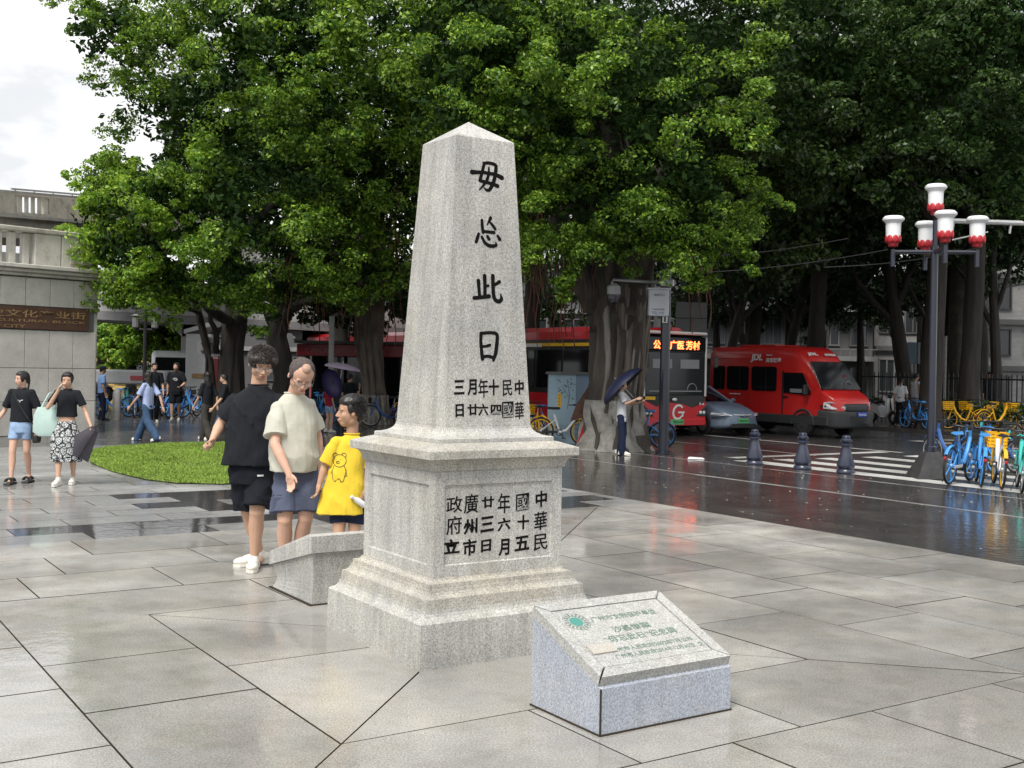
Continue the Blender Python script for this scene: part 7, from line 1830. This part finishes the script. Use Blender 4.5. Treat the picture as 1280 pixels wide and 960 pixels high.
w1 = walker('woman in black t-shirt and light denim shorts with a ponytail, leftmost walker', 25, 604, 463, .05, C_blk, C_denim, None, 'pony', .30, 'shorts', .52, SK3, .5, head=(-.75, 0, 0), sex='f', voxel=.0095, build=1.08, arms=((((-.155, .02, .635), (-.20, -.10, .52))), ((.15, .02, .63), (.165, -.04, .50))), hem=.545, seed=2)
for i, (x, y) in enumerate(((-.045 * w1['H'], -.15 * w1['H'] / 1.7), (.045 * w1['H'], .15 * w1['H'] / 1.7))):
    mb = MB()
    for yy, r_ in ((-.10, .045), (-.03, .047), (.05, .04)): mb.torus((x, y + yy, .035), r_, .012, 'y', n=14, m=5, a0=0, a1=PI)
    mb.box((x, y - .03, .012), (.10, .26, .024), bevel=.01); mb.build('sandal', S_blk, w1['t'])
Hh = w1['H']; mb = MB(); mb.tube([(-.05 * Hh, -.08 * Hh, .83 * Hh), (.0, -.085 * Hh, .72 * Hh), (.08 * Hh, -.07 * Hh, .58 * Hh), (.13 * Hh, 0, .50 * Hh)], .011, 6); mb.build('bag_strap', S_blk, w1['t'])
bg = thing('shoulder_bag', 'small black bag hanging at the hip of the woman in denim shorts', 'bag', w1['t'].matrix_basis @ Vector((.135 * Hh, .01, .44 * Hh)), 0); mb = MB(); mb.rings([[(x, y, z) for x, y in ((-.03 * s_, -.06 * s_), (.03 * s_, -.06 * s_), (.03 * s_, .06 * s_), (-.03 * s_, .06 * s_))] for s_, z in ((.9, -.12), (1.1, -.09), (1.1, .06), (.8, .10))]); mb.build('bag_body', S_blk, bg)
draw_on(w1['shirt'], [[(-.035, .745 * Hh), (.0, .735 * Hh), (.012, .72 * Hh), (.02, .735 * Hh), (.055, .74 * Hh)]], .005, C_white, 'print')
w2 = walker('woman in black top and patterned black and white skirt, hand to her mouth', 82, 606, 464, .12, C_blk, C_skirt, S_white, 'bun', .26, 'skirt', .25, SK1, .42, head=(.05, .1, 0), sex='f', voxel=.0095, arms=(((-.135, -.10, .68), (-.035, -.135, .845)), ((.16, .0, .64), (.22, -.06, .52))), hem=.60, seed=5, skirt_z=.205)
Hh = w2['H']
tb2 = thing('tote_bag', 'pale mint tote bag on the shoulder of the woman with the patterned skirt', 'bag', w2['t'].matrix_basis @ Vector((-.17 * Hh, .02, .60 * Hh)), .3)
mb = MB(); mb.rings([[(x * w_, y * d_, z) for x, y in ((-1, -1), (1, -1), (1, 1), (-1, 1))] for w_, d_, z in ((.10, .05, -.26), (.17, .07, -.20), (.16, .07, .02), (.12, .04, .12))]); mb.build('bag_body', C_mint, tb2, smooth=True, angle=60)
mb = MB(); mb.tube([(-.07, 0, .12), (.02, 0, .30), (.09, 0, .33), (.10, 0, .12)], .012, 5); mb.build('bag_strap', C_mint, tb2)
fu = thing('folded_umbrella', 'loosely folded dark umbrella with a pale lining, in the hand by the patterned skirt', 'umbrella', w2['t'].matrix_basis @ Vector((.24 * Hh, -.08 * Hh, .48 * Hh)), 0); fu.rotation_euler = (.2, .75, 0)
mb = MB()
rs_ = []
for j in range(7):
    t_ = j / 6; rs_.append([((.05 + .13 * t_) * (1 + .28 * math.cos(q * 5 * 2 * PI / 20)) * math.cos(2 * PI * q / 20), (.04 + .07 * t_) * math.sin(2 * PI * q / 20), .05 - .42 * t_) for q in range(20)])
mb.rings(rs_); mb.build('canopy', mat('charcoal umbrella cloth', (.05, .045, .06), .5, nscale=5, namt=.3), fu, smooth=True)
mb = MB(); mb.rings([[((.115 + .05 * t_) * math.cos(q), (.06 + .04 * t_) * math.sin(q), -.2 - .18 * t_) for q in (-1.9, -1.6, -1.2, -.9)] for t_ in (0, 1)]); mb.build('pale_lining', mat('dusty pink lining', (.36, .30, .34), .6), fu)
mb = MB(); mb.tube([(0, 0, -.05), (0, 0, .2)], .009, 6); mb.build('handle', S_blk, fu)
w3 = walker('man in brown polo shirt and dark grey trousers behind the women', 108, 538, 457, -.15, C_brown, C_dkgrey, S_blk, 'short', .35, 'trousers', 1, SK2, .5, head=(-.2, 0, 0), sole=S_blk, leg_flare=1.2, seed=1)
w4 = walker('security officer in light blue uniform shirt and navy trousers, seen from the side', 127, 526, 457, 2.2, C_police, C_navy, S_blk, 'short', .05, 'trousers', 1, SK2, .5, sole=S_blk, seed=3, no_face=True, arms=(None, ((.13, -.06, .64), (.08, -.16, .62))))
M4 = w4['MH']; mb = MB(); mb.ell((0, .06, .30), (.40, .45, .20), nu=18, nv=8); mb.ell((0, -.38, .20), (.28, .20, .03), nu=14, nv=5); xf(mb, M4).build('cap', C_navy, w4['t'], smooth=True)
w5 = walker('woman with long black hair in blue striped shirt and wide jeans, striding left', 184, 552, 464, -2.05, C_stripe, C_denimd, S_white, 'long', .80, 'trousers', 1, SK1, .52, sex='f', leg_flare=1.35, head=(.1, 0, 0), hem=.46, sleeve_r=1.15, seed=6, voxel=.010)
w6 = walker('man in black t-shirt with white emblem, black shorts and white shoes', 219, 527, 453, .15, C_blk, C_blk2, S_white, 'short', .30, 'shorts', .85, SK1, .52, head=(-.35, -.15, 0), build=1.12, leg_flare=1.2, sleeve_r=1.15, arms=(None, ((.15, -.02, .65), (.10, -.12, .60))), seed=8)
Hh = w6['H']; draw_on(w6['shirt'], [[(-.07, .715 * Hh), (-.03, .735 * Hh), (.02, .73 * Hh), (.05, .71 * Hh), (.02, .695 * Hh), (-.01, .70 * Hh), (-.03, .715 * Hh)]], .014, C_white, 'print')
w7 = walker('young man with tousled dark hair half hidden behind the striped shirt', 192, 529, 453, .4, C_blk, C_blk2, S_white, 'short', .2, 'trousers', 1, SK1, .52, head=(.2, -.1, 0), seed=2)
w8 = walker('person in black top and dark wide trousers with long hair, walking left by the grass', 258, 550, 464, -2.2, C_blk, C_dkgrey, S_white, 'long', .45, 'trousers', 1, SK1, .6, sex='f', leg_flare=1.35, seed=4, no_face=True)
w9 = walker('person in dark top and jeans partly hidden by the arm of the tall man', 279, 551, 467, -1.3, C_blk, C_denimd, S_white, 'short', .55, 'trousers', 1, SK1, .6, seed=5, no_face=False)
w13 = walker('woman in dark red top and light denim shorts under an umbrella, seen from behind', 411, 541, 476, 2.5, C_red, C_denim, S_white, 'bun', .08, 'shorts', .5, SK3, .5, sex='f', seed=3, no_face=True, voxel=.0115)
w14 = walker('person in black sheltering under the lilac umbrella', 436, 538, 467, 2.7, C_blk, C_blk2, S_blk, 'short', .05, 'trousers', 1, SK1, .5, seed=7, no_face=True, arms=(((-.15, -.05, .66), (-.12, -.13, .78)), None))
w15 = walker('woman in white t-shirt and black trousers with dark umbrella, by the banyan', 776, 569, 474, 1.25, C_white, C_navy, S_white, 'bun', .10, 'trousers', 1, SK1, .54, sex='f', leg_flare=1.15, hem=.44, arms=(((-.12, -.08, .68), (-.06, -.21, .745)), ((.12, -.10, .67), (.03, -.24, .70))), seed=5, voxel=.010, sleeve_r=1.15)
w16 = walker('person in white shirt with a ponytail standing behind the bikes', 1125, 537, 476, 2.8, C_white, C_blk2, S_blk, 'pony', .1, 'trousers', 1, SK1, .5, sex='f', seed=2, no_face=True, z0=.09)
w17 = walker('person in white sleeveless vest and denim shorts bending over a bike', 1144, 535, 470, 1.9, C_white, C_denim, S_blk, 'short', .1, 'shorts', .6, SK2, .1, seed=6, no_face=True, z0=.09)
w18 = walker('dim figure in dark clothes standing beside the limewashed tree', 1236, 528, 468, .1, C_blk, C_blk2, S_blk, 'short', .05, 'trousers', 1, SK2, .8, seed=6, z0=.09)
def umbrella(label, top, r, h, m, lining, tilt, shaft, scallop=.05):
    t = thing('umbrella', label, 'umbrella', top, 0); t.rotation_euler = tilt
    n_ = 32; o_ = MB(); rings_ = []
    for j in range(7):
        a = j / 6 * PI / 2 * .92; rr = r * math.sin(a) / math.sin(PI / 2 * .92); z = -h + h * math.cos(a) if False else h * (math.cos(a) - 1)
        rings_.append([(rr * (1 - scallop * (math.sin(4 * 2 * PI * q / n_) ** 2) * (j / 6) ** 2) * math.cos(2 * PI * q / n_), rr * (1 - scallop * (math.sin(4 * 2 * PI * q / n_) ** 2) * (j / 6) ** 2) * math.sin(2 * PI * q / n_), z) for q in range(n_)])
    rings_[0] = [(.01 * math.cos(2 * PI * q / n_), .01 * math.sin(2 * PI * q / n_), 0) for q in range(n_)]
    o_.rings(rings_, cap=False); cn_ = o_.build('canopy', m, t, smooth=True)
    i2 = MB(); i2.rings([[(x * .985, y * .985, z - .008) for x, y, z in rg] for rg in rings_], cap=False); i2.build('lining', lining, t, smooth=True)
    for q in range(8):
        k_ = q * 4; mb = MB(); mb.tube([(rg[k_][0] * .97, rg[k_][1] * .97, rg[k_][2] - .014) for rg in rings_], .004, 4); mb.build('rib', S_blk, t)
    mb = MB(); mb.tube([(0, 0, .05), (0, 0, -shaft)], .008, 6); mb.build('shaft', M_alu, t); mb = MB(); mb.tube([(0, 0, -shaft), (0, 0, -shaft - .10)], .014, 6); mb.build('handle', S_blk, t)
    return t
M_umn = mat('navy umbrella cloth', (.012, .016, .05), .5, trans=0); M_umk = mat('black umbrella cloth', (.012, .012, .014), .6); M_uml = mat('lilac umbrella cloth', (.60, .49, .66), .5, nscale=4, namt=.1)
p_ = w15['t'].location
umbrella('navy umbrella with pale print held by the woman by the banyan', W(770, 474, p_.y + .05), .50, .24, M_umn, M_umk, (-.15, -.78, 0), .55)
mb = MB(); 
umbrella('lilac umbrella held over two people by the parked bikes', W(429, 454, 27.3), .44, .15, M_uml, M_umn, (.0, .16, 0), .8)
umbrella('indigo umbrella hanging open behind the red top', W(416, 478, 27.0), .36, .2, mat('indigo umbrella cloth', (.035, .025, .10), .5), mat('indigo umbrella cloth', (.035, .025, .10), .5), (-1.45, -.3, 0), .5).scale = (.65, 1, 1)
# phone in hand of the woman by the tree
ph = thing('mobile_phone', 'mobile phone held up by the woman with the navy umbrella', 'phone', W(793, 496, p_.y - .05)); mb = MB(); mb.box((0, 0, 0), (.02, .08, .14), bevel=.006); mb.build('casing', S_blk, ph)
